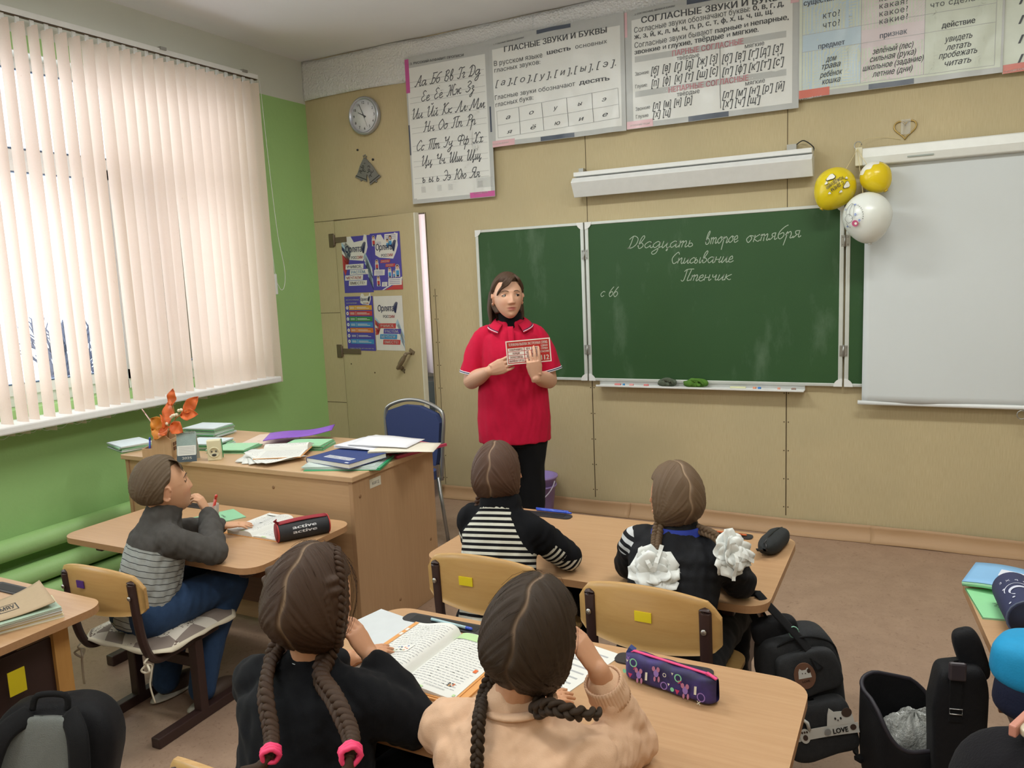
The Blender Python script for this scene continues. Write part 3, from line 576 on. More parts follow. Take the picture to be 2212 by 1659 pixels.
# glitter bells taped under the clock
SG = mat('silver_glitter', '8d8d8f', .35, .5, 400, metal=.7, bump=.6); BLK = mat('black_glitter', '2a2a2c', .5)
be = MB()
def bell(c, ang, s):
    d = Matrix.Rotation(ang, 3, 'Y')
    def P(u, v): return Vector(c)+d@Vector((u*s, 0, v*s))
    pr = [(-.055, -.09), (-.042, -.06), (-.036, 0), (-.024, .05), (0, .062), (.024, .05), (.036, 0), (.042, -.06), (.055, -.09)]
    be.prism([(u, v) for u, v in pr], P(0, 0), d@Vector((s, 0, 0)), d@Vector((0, 0, s)), .008, 0)
    for k in range(7):
        a = R(k*47); q = [P(-.02+.012*(k % 4)+.009*math.cos(a+t), -.04+.02*(k//2)+.009*math.sin(a+t))-Vector((0, .009, 0)) for t in (0, .8, 1.6, 2.4, 3.2, 4)]; be.ribbon(q, .004, 1, (0, -1, 0))
    be.ribbon([P(-.05, -.078)-Vector((0, .009, 0)), P(.05, -.078)-Vector((0, .009, 0))], .006, 1, (0, -1, 0)); be.ball(P(0, -.095), .009, 8)
bell((.505, -.004, 2.385), R(22), 1.); bell((.56, -.010, 2.36), R(-28), 1.)
be.ball((.455, -.006, 2.51), .008, 8, 1).ball((.585, -.006, 2.43), .009, 8, 1)
for k in range(5): be.ball((.52+.012*math.cos(k*1.3), -.012, 2.455+.012*math.sin(k*1.3)), .006, 8)
tag(be.build('bell_decoration', [SG, BLK]), 'pair of silver glitter bells taped under the wall clock', 'decoration')
# ---------------------------------------------------------------- board lamp
lp = thing('board_lamp', 'long white lamp fixture on the wall above the blackboard', 'lamp', (2.85, 0, 2.13))
b = MB().prism([(-.0, .045), (-.05, .055), (-.10, .05), (-.10, .025), (-.055, .02), (0, .02)], (.69, 0, 0), (0, 1, 0), (0, 0, 1), -1.38); b.build('housing', WMET, lp, bevel=.003)
b = MB().prism([(-.02, .012), (-.105, .016), (-.135, -.012), (-.085, -.10), (-.03, -.095)], (.695, 0, 0), (0, 1, 0), (0, 0, 1), -1.39); b.build('reflector', WMET, lp, bevel=.003)
MB().box((-.66, -.03, .065), (.03, .04, .025)).build('bracket', STEEL, lp); MB().box((.58, -.03, .07), (.05, .04, .03)).build('terminal', STEEL, lp)
MB().tube(spline([(.6, -.03, .08), (.64, -.03, .1), (.69, -.02, .06), (.68, -.004, .03)], 6), .003, 6).build('wire', BLACKM, lp)
# ---------------------------------------------------------------- blackboard
def m_board(name, c1, c2):
    n = NB(name); v = n.coord('Object'); w = n.coord('Object', (1, 1, .35)); f = n.noise(v, 2.6, 6, .6); g = n.noise(w, 5, 6, .65); s = n.noise(v, 420, 2)
    c = n.mix(f, lin(c1), lin(c2)); c = n.mix(n.math('MULTIPLY', n.ramp(g, .56, .85), .35), c, lin('8ba08a')); c = n.mix(n.math('MULTIPLY', n.ramp(s, .55, .8), .12), c, lin('7f9a7c')); n.col(c); n.set(Roughness=.5, Specular_IOR_Level=.35); return n.m
BOARD = m_board('green_chalkboard', '2a4d2b', '33572f'); ALU = mat('white_aluminium_frame', 'd3d8d3', .35, metal=.3); CORN = mat('white_corner_cap', 'e6e8e6', .4)
CHALK = mat('chalk_mark', 'aab9a6', .9, .25, 300)
bd = thing('blackboard', 'green three-panel chalkboard in a white frame', 'blackboard', (2.95, -.02, .88))
def panel(name, x0, x1, rot=0., hinge=None, write=False):
    o = bpy.data.objects.new(name, None); link(o, bd); o.empty_display_size = .05
    b = MB().box2((x0+.012, -.012, .012), (x1-.012, .012, .988), 0)
    if write:
        def wl(s, a, c, xh, sd): 
            p, q = px(*a, 1, -.033), px(*c, 1, -.033); L = lambda v: Vector((v.x-2.95, -.0128, v.z-.88)); cursive(b, s, L(p), L(q), xh, .0042, 1, seed=sd)
        wl('Двадцать', (1353, 537), (1498, 533), .037, 1); wl('второе', (1521, 528), (1594, 523), .037, 2); wl('октября', (1610, 524), (1729, 512), .037, 3)
        wl('Списывание', (1447, 570), (1583, 566), .034, 4); wl('Птенчик', (1470, 607), (1578, 605), .034, 5); wl('с 66', (1296, 641), (1333, 641), .034, 6)
    b.build('board', [BOARD, CHALK], o)
    f = MB()
    for a, c in (((x0, -.016, 0), (x0+.022, .016, 1)), ((x1-.022, -.016, 0), (x1, .016, 1)), ((x0, -.016, 0), (x1, .016, .018)), ((x0, -.016, .982), (x1, .016, 1))): f.box2(a, c)
    f.build('frame', ALU, o, bevel=.003)
    for cx, cz, sx, sz in ((x0, 0, 1, 1), (x1, 0, -1, 1), (x0, 1, 1, -1), (x1, 1, -1, -1)):
        k = [(0, 0)]+[(.045*math.cos(R(t)), .045*math.sin(R(t))) for t in range(0, 91, 15)]; q = [(cx+sx*u, cz+sz*v) for u, v in k]
        if sx*sz < 0: q = q[::-1]
        MB().prism(q, (0, -.016, 0), (1, 0, 0), (0, 0, 1), .003).build('corner_cap', CORN, o)
    return o
panel('centre_panel', -.752, .752, write=True); panel('side_panel', -1.542, -.762); panel('side_panel', .762, 1.542)
for x in (-.757, .757):
    for z in (.2, .8):
        h = MB().box2((x-.02, -.02, z-.03), (x+.02, -.016, z+.03)).tube([(x, -.021, z-.032), (x, -.021, z+.032)], .005, 8)
        for dx in (-.013, .013):
            for dz in (-.02, .02): h.ball((x+dx, -.02, z+dz), .0035, 8)
        h.build('hinge', STEEL, bd)
TRAYX = (2.262, 3.506)
tr = MB().prism([(0, 0), (-.085, 0), (-.085, .012), (-.08, .012), (-.078, .004), (0, .004)], (TRAYX[1]-2.95, .02, -.03), (0, 1, 0), (0, 0, 1), TRAYX[0]-TRAYX[1])
tr.box2((TRAYX[0]-2.95, .006, -.03), (TRAYX[1]-2.95, .02, .01)); tr.build('chalk_tray', WMET, bd, bevel=.002)
zc = .88-.026; rnd = random.Random(3)
for x, c, l, lab in ((2.40, 'e08b8b', .04, 'pink chalk stub, leftmost in the tray'), (2.44, '3f8fd0', .012, 'blue chalk stub right of the leftmost pink one'), (2.49, 'e5a0a0', .025, 'rounded pink chalk stub left of the rags'), (2.585, 'd98080', .03, 'pink chalk stub nearest the grey rag'), (3.14, 'dfe0b8', .09, 'long pale yellow chalk in the right half of the tray'), (3.235, 'e79a7a', .018, 'orange chalk stub in the right half of the tray'), (3.262, '3a7fd0', .016, 'blue chalk bit in the right half of the tray'), (3.37, 'e2a08a', .016, 'salmon chalk stub near the right end of the tray'), (3.45, 'a08a80', .024, 'brownish chalk stub at the right end of the tray')):
    o = MB().tube([(-l/2, 0, 0), (l/2, 0, 0)], .0085, 10).build('chalk', mat('chalk_'+c, c, .9), bevel=.002); o.location = (x, -.062, zc+.0085); o.rotation_euler = (0, 0, rnd.uniform(-.2, .2)); tag(o, lab, 'chalk')
def rag(name, c, x, w, lab, sd):
    rd = random.Random(sd); b = MB()
    b.grid(lambda u, v: (lambda a, t: ((w*(.5+.2*math.sin(5*a+sd)*math.sin(t))*math.sin(t))*math.cos(a)*1.0, -.030*math.sin(t)*math.sin(a)*(1+.2*math.sin(7*a)), .002+.029*(1-math.cos(t))*(.8+.2*math.sin(3*a+sd))+.006*math.sin(9*a+4*t)*math.sin(t)))(2*math.pi*u, math.pi*v), 40, 16, closeu=True)
    for k in range(4): b.tube(spline([(-w*.45+.02*k, .0, .03), (-w*.1+.01*k, -.024, .052-.004*k), (w*.3, -.02+.01*k, .045), (w*.45, -.01, .02)], 5), [.003]+[.008]*14+[.004], 6)
    o = b.build(name, mat(name+c, c, .95, .12, 60, bump=.4)); o.location = (x, -.056, zc); tag(o, lab, 'cloth')
rag('cloth_rag', '5c6656', 2.715, .09, 'dark grey green rag in the chalk tray', 1); rag('cloth_rag', '55822f', 2.885, .12, 'bright green rag in the chalk tray', 2)
# ---------------------------------------------------------------- projection screen
sc = thing('projection_screen', 'white roll-down projection screen right of the blackboard', 'screen', (4.6, 0, 2.1))
SCR = mat('screen_fabric', 'd3d9da', .7, .01); CASE = mat('screen_case', 'e2e4de', .35)
MB().prism([(-.035, -.045), (-.10, -.04), (-.108, .0), (-.10, .048), (-.035, .05)], (1.15, 0, 0), (0, 1, 0), (0, 0, 1), -1.96).build('case', CASE, sc, bevel=.006)
e = MB().box2((-.845, -.105, -.04), (-.81, -.02, .055)); e.build('end_cap', mat('cream_plastic', 'd9d3b8', .5), sc, bevel=.004)
MB().tube([(-.835+.018*math.cos(a), -.06, .07+.02*math.sin(a)) for a in [k*.55 for k in range(11)]], .003, 6).build('hanging_ring', STEEL, sc)
MB().box2((-.6, -.109, -.02), (-.48, -.1075, -.013)).build('case_sticker', mat('sticker_grey', '9aa39c', .5), sc)
ff = MB().grid(lambda u, v: (-.795+1.9*u, -.062-.012*math.sin(u*5+.5)*(1-v)-.004*math.sin(u*14+v*9)*(1-v), -1.30+1.28*v), 60, 30); ff.build('fabric', SCR, sc, solid=.002)
MB().tube([(-.815, -.066, -1.30), (1.13, -.066, -1.30)], .012, 12).build('bottom_bar', WMET, sc)
MB().tube([(-.055+.02*math.cos(a)-.0, -.08, -1.335+.022*math.sin(a)) for a in [k*.6 for k in range(11)]], .003, 6).build('pull_loop', STEEL, sc)
for x in (-.6, .9): MB().box((x, -.02, .0), (.04, .045, .05)).build('bracket', STEEL, sc)
# ---------------------------------------------------------------- balloons
def balloon(c, r, down, col, label, group, deco=None, knot='e6c33a', cover=None):
    t = thing('balloon', label, 'balloon', c, 0, group); dz = Vector(down).normalized(); rot = Vector((0, 0, -1)).rotation_difference(dz).to_matrix()
    prof = []
    for k in range(25):
        a = math.pi*k/24; z = -math.cos(a); q = math.sin(a)*(1-.10*z*(z > 0)); zz = z*1.05+.10*max(0, z)**3; prof.append((max(.002, q*r), zz*r))
    m = NB('balloon_'+col); m.col(lin(col)); m.set(Roughness=.25, Subsurface_Weight=.15, Subsurface_Radius=(.05, .05, .03)); b = MB().lathe(prof, 40, rot=rot); b.build('skin', m.m, t)
    MB().lathe([(.004, r*1.12), (.012, r*1.14), (.006, r*1.17), (.013, r*1.2)], 12, rot=rot).build('knot', mat('knot_'+knot, knot, .5), t)
    if deco: deco(t, r, rot)
    return t, Vector(c)+rot@Vector((0, 0, r*1.16))
def on_ball(c0, r, view):                 # maps flat points of a tangent plane on to the balloon
    v = Vector(view).normalized(); ux = Vector((0, 0, 1)).cross(v).normalized(); uy = v.cross(ux)
    def f(u, w): d = (v+ux*(u/r)+uy*(w/r)).normalized(); return d*(r*1.055+.0012)
    return f
GREYL = mat('print_black', '3b3a33', .5); WPR = mat('print_white', 'f1efe2', .5)
def deco_y(t, r, rot):
    f = on_ball(0, r, (.14, -.98, .1)); a = R(212); b = MB()
    def w(p): return f(p.x*math.cos(a)-p.z*math.sin(a), p.x*math.sin(a)+p.z*math.cos(a))
    put_text(b, 'С ДНЕМ', (0, 0, .003), (1, 0, 0), (0, 0, 1), .017, .07, 0, .03, align='C', warp=w); put_text(b, 'РОЖДЕНИЯ!', (0, 0, -.022), (1, 0, 0), (0, 0, 1), .018, .1, 0, .03, align='C', warp=w)
    for cx, cy, s in ((-.045, .035, .02), (.0, -.05, .022), (.05, .02, .008), (-.0, .045, .008), (.035, -.035, .009), (-.065, -.0, .009)):
        for q, m, k in ((1.18, 0, .0), (1., 1, .0012)):
            pts = [w(Vector((cx+s*q*math.cos(u)*(1+.18*math.cos(3*u)), 0, cy+.75*s*q*math.sin(u)*(1+.18*math.cos(3*u))))) for u in [j*math.pi/9 for j in range(18)]]
            b.add([p*(1+k/r) for p in pts], [tuple(range(18))], m)
    b.build('print', [GREYL, WPR], t)
def deco_w(t, r, rot):
    f = on_ball(0, r, (-.55, -.83, .02)); b = MB(); w = lambda u, v: f(u, v)
    def st(pts, wd=.0016, m=0): 
        q = [w(p.x, p.y) for p in spline([(x, y, 0) for x, y in pts], 4)]; b.tube(q, wd/2, 4, m)
    def disc(x, y, s, m, k=0.): b.add([w(x+s*math.cos(u), y+s*math.sin(u))*(1+(k+.001)/r) for u in [j*math.pi/8 for j in range(16)]], [tuple(range(16))], m)
    st([(-.03, .01), (-.035, .035), (-.015, .07), (-.005, .065), (-.01, .03), (-.005, .0)]); st([(-.04, -.01), (-.02, .012), (.005, .0), (.005, -.022), (-.02, -.03), (-.04, -.01)]); st([(-.03, -.03), (-.025, -.05), (-.01, -.055)]); st([(.0, -.01), (.012, .0), (.01, .05), (-.0, .068)])
    disc(.02, -.036, .017, 1); disc(.024, -.036, .007, 3, .001)
    for x, y in ((.022, .008), (.043, -.022), (.012, .062), (-.03, -.05), (-.045, .04)): disc(x, y, .0055, 2); disc(x, y, .0022, 3, .001)
    for i, c in enumerate('праздник'):
        a = R(62-11*i); put_text(b, c, (0, 0, 0), (1, 0, 0), (0, 0, 1), .0085, bold=.03, align='C', m=0, warp=lambda p, a=a: w(.06*math.cos(a)+p.x*math.sin(a)+p.z*math.cos(a), .06*math.sin(a)-p.x*math.cos(a)+p.z*math.sin(a)))
    b.build('print', [GREYL, mat('print_rose', 'c4577f', .5), mat('print_blue', '4f73c4', .5), WPR], t)
_, k1 = balloon((3.662, -.150, 1.952), .104, (.55, .1, .9), 'e6cf22', 'large yellow birthday balloon hanging left of the screen', 'balloons on the screen end', deco_y)
def cover(t, r, rot):
    b = MB(); b.grid(lambda u, v: (lambda a, h: rot@Vector((math.sin(h)*math.cos(a)*r*1.012, math.sin(h)*math.sin(a)*r*1.012, -math.cos(h)*r*1.063)))(2*math.pi*u, .001+v*(1.0+.08*math.sin(2*math.pi*u*9))), 90, 8, closeu=True); b.build('print', WPR, t)
_, k2 = balloon((3.858, -.16, 1.99), .076, (-.6, .1, .9), 'e6cb20', 'small yellow balloon with white cap behind the white balloon', 'balloons on the screen end', cover)
_, k3 = balloon((3.826, -.245, 1.788), .118, (-.12, .1, 1), 'e6eae4', 'white balloon with printed flowers hanging at the screen edge', 'balloons on the screen end', deco_w, 'dfe0d8')
STR = mat('cream_string', 'e2d2a0', .8); hook = Vector((3.765, -.11, 2.145))
st = MB()
for k in (k1, k2, k3): st.tube([k, (k+hook)/2+Vector((.0, -.01, -.01)), hook], .0014, 5)
st.tube(spline([hook, hook+Vector((.03, .06, .05)), hook+Vector((.12, .1, .06)), hook+Vector((.2, .105, .04))], 5), .001, 5)
tag(st.build('string', STR), 'thin cream string tying the balloons to the screen end', 'string')
# wire heart taped to the wall
GOLD = mat('gold_tinsel', 'b59a5c', .35, .3, 200, metal=.6)
hp = [(.052*math.sin(a)**3, 0, .0032*(13*math.cos(a)-5*math.cos(2*a)-2*math.cos(3*a)-math.cos(4*a))) for a in [k*2*math.pi/40 for k in range(40)]]
ht = thing('heart_decoration', 'small gold wire heart taped above the projection screen', 'decoration', (3.985, -.006, 2.238))
MB().tube(hp, .004, 8, closed=True).build('wire', GOLD, ht)
MB().grid(lambda u, v: (-.02+.045*u, -.006-.003*math.sin(u*8), .045-.075*v), 8, 8).build('tape', TAPE, ht)
# ---------------------------------------------------------------- door leaf, ajar
DA = R(-8.5); DO = Vector((.187, -.002, 0)); dr = bpy.data.objects.new('door_1', None); link(dr); dr['kind'] = 'structure'; dr.location = DO; dr.rotation_euler = (0, 0, DA)
DM = Matrix.Translation(DO)@Matrix.Rotation(DA, 4, 'Z'); DN = DM.to_3x3()@Vector((0, -1, 0))
MB().box2((.004, 0, .02), (.8, .04, 2.025)).build('leaf', PANEL, dr, bevel=.002)
MB().box2((.8, -.001, .02), (.812, .041, 2.025)).build('edge_strip', mat('worn_white_paint', 'd9d6c4', .5, .12, 12), dr, bevel=.002)
def dl(x, y):                               # door-leaf coordinates seen at a pixel
    d = Vector(CF+(x-1106)/FPX*CR-(y-829.5)/FPX*CU); c = Vector(CAM); p = c+d*((DO-c).dot(DN)/d.dot(DN)); q = DM.inverted()@p; return q.x, q.z
IRON = mat('brown_painted_iron', '6a5a48', .5)
for (x, y), l in (((714, 520), .13), ((731, 758), .2)):
    u, z = dl(x, y); h = MB().box2((-.055, -.012, z-.05), (-.005, -.002, z+.05)).tube([(0, -.01, z-.04), (0, -.01, z+.04)], .009, 10).box2((0, -.008, z-.02), (l, -.001, z+.02)); h.build('strap_hinge', IRON, dr, bevel=.004)
a, b = dl(888, 762), dl(869, 795); hd = MB().tube([(a[0]+(b[0]-a[0])*t, -.05, a[1]+(b[1]-a[1])*t) for t in (0, .1, .2, .3, .4, .5, .6, .7, .8, .9, 1)], [.011, .014, .012, .017, .018, .018, .018, .017, .012, .014, .011], 12)
for q in (a, b): hd.tube([(q[0], -.05, q[1]), (q[0]+.004, -.02, q[1]), (q[0], -.001, q[1])], [.008, .008, .016], 10)
hd.box((a[0]+.012, -.004, a[1]+.01), (.05, .006, .025), rot=(0, .5, 0)); hd.box((b[0]+.01, -.004, b[1]-.012), (.035, .006, .025), rot=(0, .5, 0)); hd.build('handle', mat('worn_wood_handle', '7c6d55', .5, .2, 40), dr)
nn = MB()
for x, y in ((759, 786), (810, 805), (874, 805)): u, z = dl(x, y); nn.ball((u, -.001, z), (.006, .002, .006), 8)
nn.build('screw_hole', DARK, dr)
# door posters
VIO = mat('violet_print', '4f46a3', .45, .04, 6); IVO = mat('ivory_print', 'dcdad6', .45); RED = mat('red_print', 'bd3f42', .45); SKY = mat('sky_print', '3f8cc4', .45); NAVY = mat('navy_print', '2f3560', .45); LSKY = mat('light_blue_print', 'a9c7dc', .45); YEL = mat('yellow_print', 'd3a03c', .45); GRN = mat('green_print', '3a8a4a', .45); ORG = mat('orange_print', 'cf7a35', .45); SKN = mat('skin_print', 'd9ab8e', .45); BRN = mat('brown_print', '5c3a2c', .45)
DPM = [VIO, IVO, RED, SKY, NAVY, LSKY, YEL, GRN, ORG, SKN, BRN]
class DP:                                   # a sheet on the door, unit coordinates 0..1 from the lower left
    def __init__(s, tl, br, m): 
        a, b = dl(*tl), dl(*br); s.x0, s.z1, s.x1, s.z0 = a[0], a[1], b[0], b[1]; s.w = s.x1-s.x0; s.h = s.z1-s.z0; s.b = MB(); s.k = 0
        s.b.grid(lambda u, v: (s.x0+s.w*u, -.002, s.z0+s.h*v), 6, 8, m)
    def P(s, u, v, l=1): return Vector((s.x0+s.w*u, -.002-.0004*l, s.z0+s.h*v))
    def poly(s, pts, m, l=1): s.b.add([s.P(u, v, l) for u, v in pts], [tuple(range(len(pts)))], m); return s
    def rect(s, u0, v0, u1, v1, m, l=1, sk=0.): return s.poly([(u0, v0), (u1, v0), (u1+sk, v1), (u0+sk, v1)], m, l)
    def disc(s, u, v, r, m, l=2): return s.poly([(u+r*math.cos(a)/s.w*s.h*.6, v+r*.6*math.sin(a)) for a in [k*math.pi/7 for k in range(14)]], m, l)
    def t(s, body, u0, u1, v, m, hh=None, bold=.02, shear=0., l=4): put_text(s.b, body, s.P(u0, v, 0), (1, 0, 0), (0, 0, 1), hh*s.h if hh else None, (u1-u0)*s.w, m, bold, shear, lift=.0004*l); return s
    def logo(s, u, v, w, halo=None):
        if halo is not None:
            s.poly([(u+w*a, v+w*.62*b) for a, b in ((-.05, .1), (.15, -.02), (.85, -.1), (1.0, .15), (1.12, .45), (1.1, .95), (.98, 1.0), (.9, .75), (.45, .7), (.3, .95), (.1, .95), (-.04, .6))], halo, 1)
        s.t('Орлята', u, u+w*.84, v+w*.18, 4, w*.17, .03, .12).t('РОС', u+w*.26, u+w*.54, v, 4, w*.075, .02).t('СИИ', u+w*.55, u+w*.84, v, 2, w*.075, .03)
        for k in range(7): a = R(48+9*k); s.b.ribbon([s.P(u+w*(.88+.05*math.cos(a)), v+w*.6*(.12+.12*math.sin(a)), 5), s.P(u+w*(.88+.24*math.cos(a)), v+w*.6*(.12+(.75-.05*k)*math.sin(a)), 5)], .0045, 4, (0, -1, 0))
    def done(s, label, name='poster'): s.b.xf(DM); return tag(s.b.build(name, DPM), label, 'poster', 'posters on the door')
def feathers(d, right):
    for k in range(8):
        t = k/7; 
        if right: pts = [(.72+.02*k, .62-.055*k), (.80+.02*k, .70-.05*k), (1, .42-.05*k), (1, .38-.05*k)]; d.poly(pts, (5, 1, 5, 4)[k % 4], 1)
        else: pts = [(0, .98-.07*k), (0, .92-.07*k), (.28-.03*k, .66-.05*k), (.36-.03*k, .78-.05*k)]; d.poly(pts, (1, 5, 4, 1, 2, 2, 2, 2)[k], 1)
d = DP((737, 513), (808, 631), 0); feathers(d, True); feathers(d, False); d.logo(.13, .60, .68, 1)
for i, (s, u, m) in enumerate((('УЧИМСЯ,', .08, 4), ('РАСТЁМ,', .22, 3), ('МЕЧТАЕМ', .04, 2), ('ВМЕСТЕ!', .16, 10))): v = .42-.098*i; d.rect(u, v, u+.62, v+.09, 1, 2, .02); d.t(s, u+.06, u+.56, v+.02, m, .05, .02)
d.done('violet poster with feather wings and white strips, upper left on door')
d = DP((799, 505), (871, 625), 0); d.logo(.18, .58, .66, 1); d.rect(.30, .475, .62, .53, 2, 2, .02).rect(.46, .40, .78, .455, 2, 2, .02).t('ЗАКОНЫ', .33, .6, .485, 1, .035).t('ОРЛЯТ', .5, .74, .41, 1, .035)
def kid(u, v, s, hair=10, c=3):
    d.disc(u, v+.085*s, .065*s, 1, 2); d.rect(u-.06*s, v-.06*s, u+.06*s, v+.06*s, 1, 2); d.disc(u, v+.09*s, .048*s, hair, 3); d.disc(u, v+.078*s, .036*s, 9, 4); d.rect(u-.04*s, v-.03*s, u+.04*s, v+.035*s, c, 3); d.rect(u-.035*s, v-.055*s, u+.035*s, v-.03*s, 4, 3)
for q in ((.12, .84, 1), (.58, .78, .9), (.68, .81, 1.1), (.18, .42, 1), (.6, .27, 1), (.74, .25, .7), (.86, .29, 1.2), (.2, .13, 1)): kid(*q, c=2 if q[0] < .3 else 3)
for u0, v0, u1, v1 in ((.15, .78, .42, .86), (.48, .86, .92, .97), (.06, .26, .42, .36), (.52, .08, .97, .20), (.3, .06, .48, .14)):
    d.rect(u0, v0, u1, v1, 1, 2, .02)
    for k in range(3): d.rect(u0+.05, v0+(v1-v0)*(.22+.25*k), u1-.05, v0+(v1-v0)*(.28+.25*k), 0, 3)
d.poly([(.4, 0), (1, .16), (1, 0)], 2, 1).poly([(.3, 0), (.98, .22), (1, .22), (1, .19), (.36, 0)], 1, 1)
d.done('violet poster with cartoon children and speech bubbles, upper right on door')
d = DP((744, 641), (813, 758), 0); d.logo(.58, .86, .32, 1); d.t('ВОСПИТАТЕЛЬНЫЕ', .06, .52, .925, 1, .026).t('НАПРАВЛЕНИЯ', .06, .44, .865, 1, .026)
for i, m in enumerate((6, 2, 7, 3, 8, 0, 3)):
    v = .75-.104*i; d.rect(.14, v, .95, v+.085, m, 1); d.disc(.08, v+.042, .055, 1, 2); d.disc(.08, v+.042, .02, (6, 2, 7, 3, 8, 4, 3)[i], 3)
    for k in range(2): d.rect(.18, v+.025+.022*k, .33, v+.034+.022*k, 1, 2); d.rect(.42, v+.025+.022*k, .86-.1*k, v+.034+.022*k, 1, 2)
    d.rect(.375, v+.012, .383, v+.075, 1, 2)
d.t('УЧИМСЯ, РАСТЁМ, МЕЧТАЕМ ВМЕСТЕ!', .08, .93, .03, 1, .02); d.done('violet poster listing seven coloured bars, lower left on door')
d = DP((807, 640), (876, 758), 1)
for k in range(7): d.poly([(0, .62-.05*k), (0, .58-.05*k), (.16-.01*k, .40-.018*k), (.24-.015*k, .48-.02*k)], (5, 2, 2, 1, 2, 2, 2)[k], 1)
for k in range(6): d.poly([(.72+.03*k, .5-.07*k), (.80+.03*k, .58-.07*k), (1, .28-.055*k), (1, .22-.045*k)], (5, 1)[k % 2], 1)
d.logo(.13, .60, .68)
for i, (s, u, m) in enumerate((('УЧИМСЯ,', .12, 2), ('РАСТЁМ,', .28, 0), ('МЕЧТАЕМ', .14, 3), ('ВМЕСТЕ!', .24, 2))): v = .41-.1*i; d.rect(u, v, u+.6, v+.09, m, 2, .02); d.t(s, u+.06, u+.54, v+.02, 1, .05)
d.done('white poster with red and blue strips, lower right on door')
# ---------------------------------------------------------------- furniture
DESKW = m_wood('beech_laminate', 'b08862', 'c09a74', .38, 'x'); DESKE = m_wood('beech_edge', 'a67c56', 'b68b64', .4, 'x'); DARKW = m_wood('dark_modesty_panel', '6a4530', '7d543b', .5, 'x')
PLY = m_wood('varnished_plywood', 'bb9258', 'cba469', .35, 'x', .7); PLYE = m_wood('plywood_edge', 'a8804a', 'c8a068', .6, 'x', 2.)
TUBE = mat('dark_brown_powder_coat', '3a2724', .45, .05); TRAYM = mat('black_pen_tray', '2b2a2c', .5); BOLT = mat('steel_bolt', 'bdbcb8', .3, metal=.9); YSTK = mat('yellow_sticker', 'e5cf22', .5); PSTK = mat('purple_sticker', '54307c', .5); ORNG = m_wood('orange_panel_edge', 'c08a48', 'cf9a57', .5, 'z')
def school_table(label, x0, x1, y0, y1, h, rz=0., trays=((.12, .42), (.62, .86)), modesty=True):
    w, d = x1-x0, y1-y0; t = thing('school_table', label, 'table', ((x0+x1)/2, (y0+y1)/2, 0), rz, 'two-seat school tables')
    MB().prism(rrect(-w/2, -d/2, w/2, d/2, .075, 8), (0, 0, h-.024), (1, 0, 0), (0, 1, 0), .024, 0, 1).build('table_top', [DESKW, DESKE], t, bevel=.005, seg=3)
    for sx in (-1, 1):
        x = sx*(w/2-.13); b = MB().box2((x-.015, -.06, .05), (x+.015, -.004, h-.07)).box2((x-.015, .004, .05), (x+.015, .06, h-.07)); b.build('leg', TUBE, t, bevel=.004)
        MB().box2((x-.022, -d/2+.07, 0), (x+.022, d/2-.06, .045)).build('foot', TUBE, t, bevel=.005)
        MB().box2((x-.02, -d/2+.08, h-.075), (x+.02, d/2-.07, h-.025)).build('side_rail', TUBE, t, bevel=.004)
        MB().box2((x+sx*.016-.004, -.03, h-.36), (x+sx*.016+.004, d/2-.1, h-.08)).build('bracket', TUBE, t, bevel=.01)
        k = MB().tube([(x+sx*.02, -.03, h-.13), (x+sx*.05, -.03, h-.13), (x+sx*.06, -.03, h-.11)], .005, 8); k.build('bag_hook', STEEL, t)
    MB().box2((-w/2+.13, -.03, h-.16), (w/2-.13, .0, h-.08)).build('cross_rail', DARKW, t, bevel=.003)
    if modesty: MB().box2((-w/2+.10, d/2-.115, h-.38), (w/2-.10, d/2-.097, h-.05)).build('modesty_panel', DARKW, t, bevel=.002)
    for a, c in trays:
        b = MB(); xa, xb = -w/2+a, -w/2+c; ya, yb = d/2-.085, d/2-.03; z = h
        b.prism(rrect(xa, ya, xb, yb, .02, 5), (0, 0, z-.002), (1, 0, 0), (0, 1, 0), .006); b.box2((xa+.03, ya+.009, z+.0035), (xb-.03, yb-.009, z+.0048), 1); b.build('pen_tray', [TRAYM, mat('tray_hollow', '131314', .6)], t, bevel=.002)
    return t
TH = .58
TA = school_table('beech school table of the girls in stripes and white bows', 2.50, 3.70, -2.465, -1.80, TH, trays=((.08, .33), (.87, 1.05)))
TB = school_table('beech school table of the boy, against the teacher desk', 0.92, 2.0, -2.79, -2.21, TH, trays=((.12, .32), (.7, .72)))
TC = school_table('beech school table in the foreground with purple pencil case', 2.655, 3.865, -3.43, -2.845, TH, trays=((.08, .36), (.74, .99)))
TD = school_table('beech school table cut by the right picture edge', 4.235, 5.435, -2.58, -1.93, TH, rz=R(6))
TE = school_table('beech school table cut by the left picture edge with stacked books', 0.56, 1.76, -3.76, -3.17, TH, trays=((.1, .3), (.66, .95)))
MB().box2((.485, .16, .20), (.505, .21, .56)).build('panel_edge', ORNG, TE); MB().box((.536, .02, .43), (.003, .05, .075)).build('sticker', YSTK, TE)
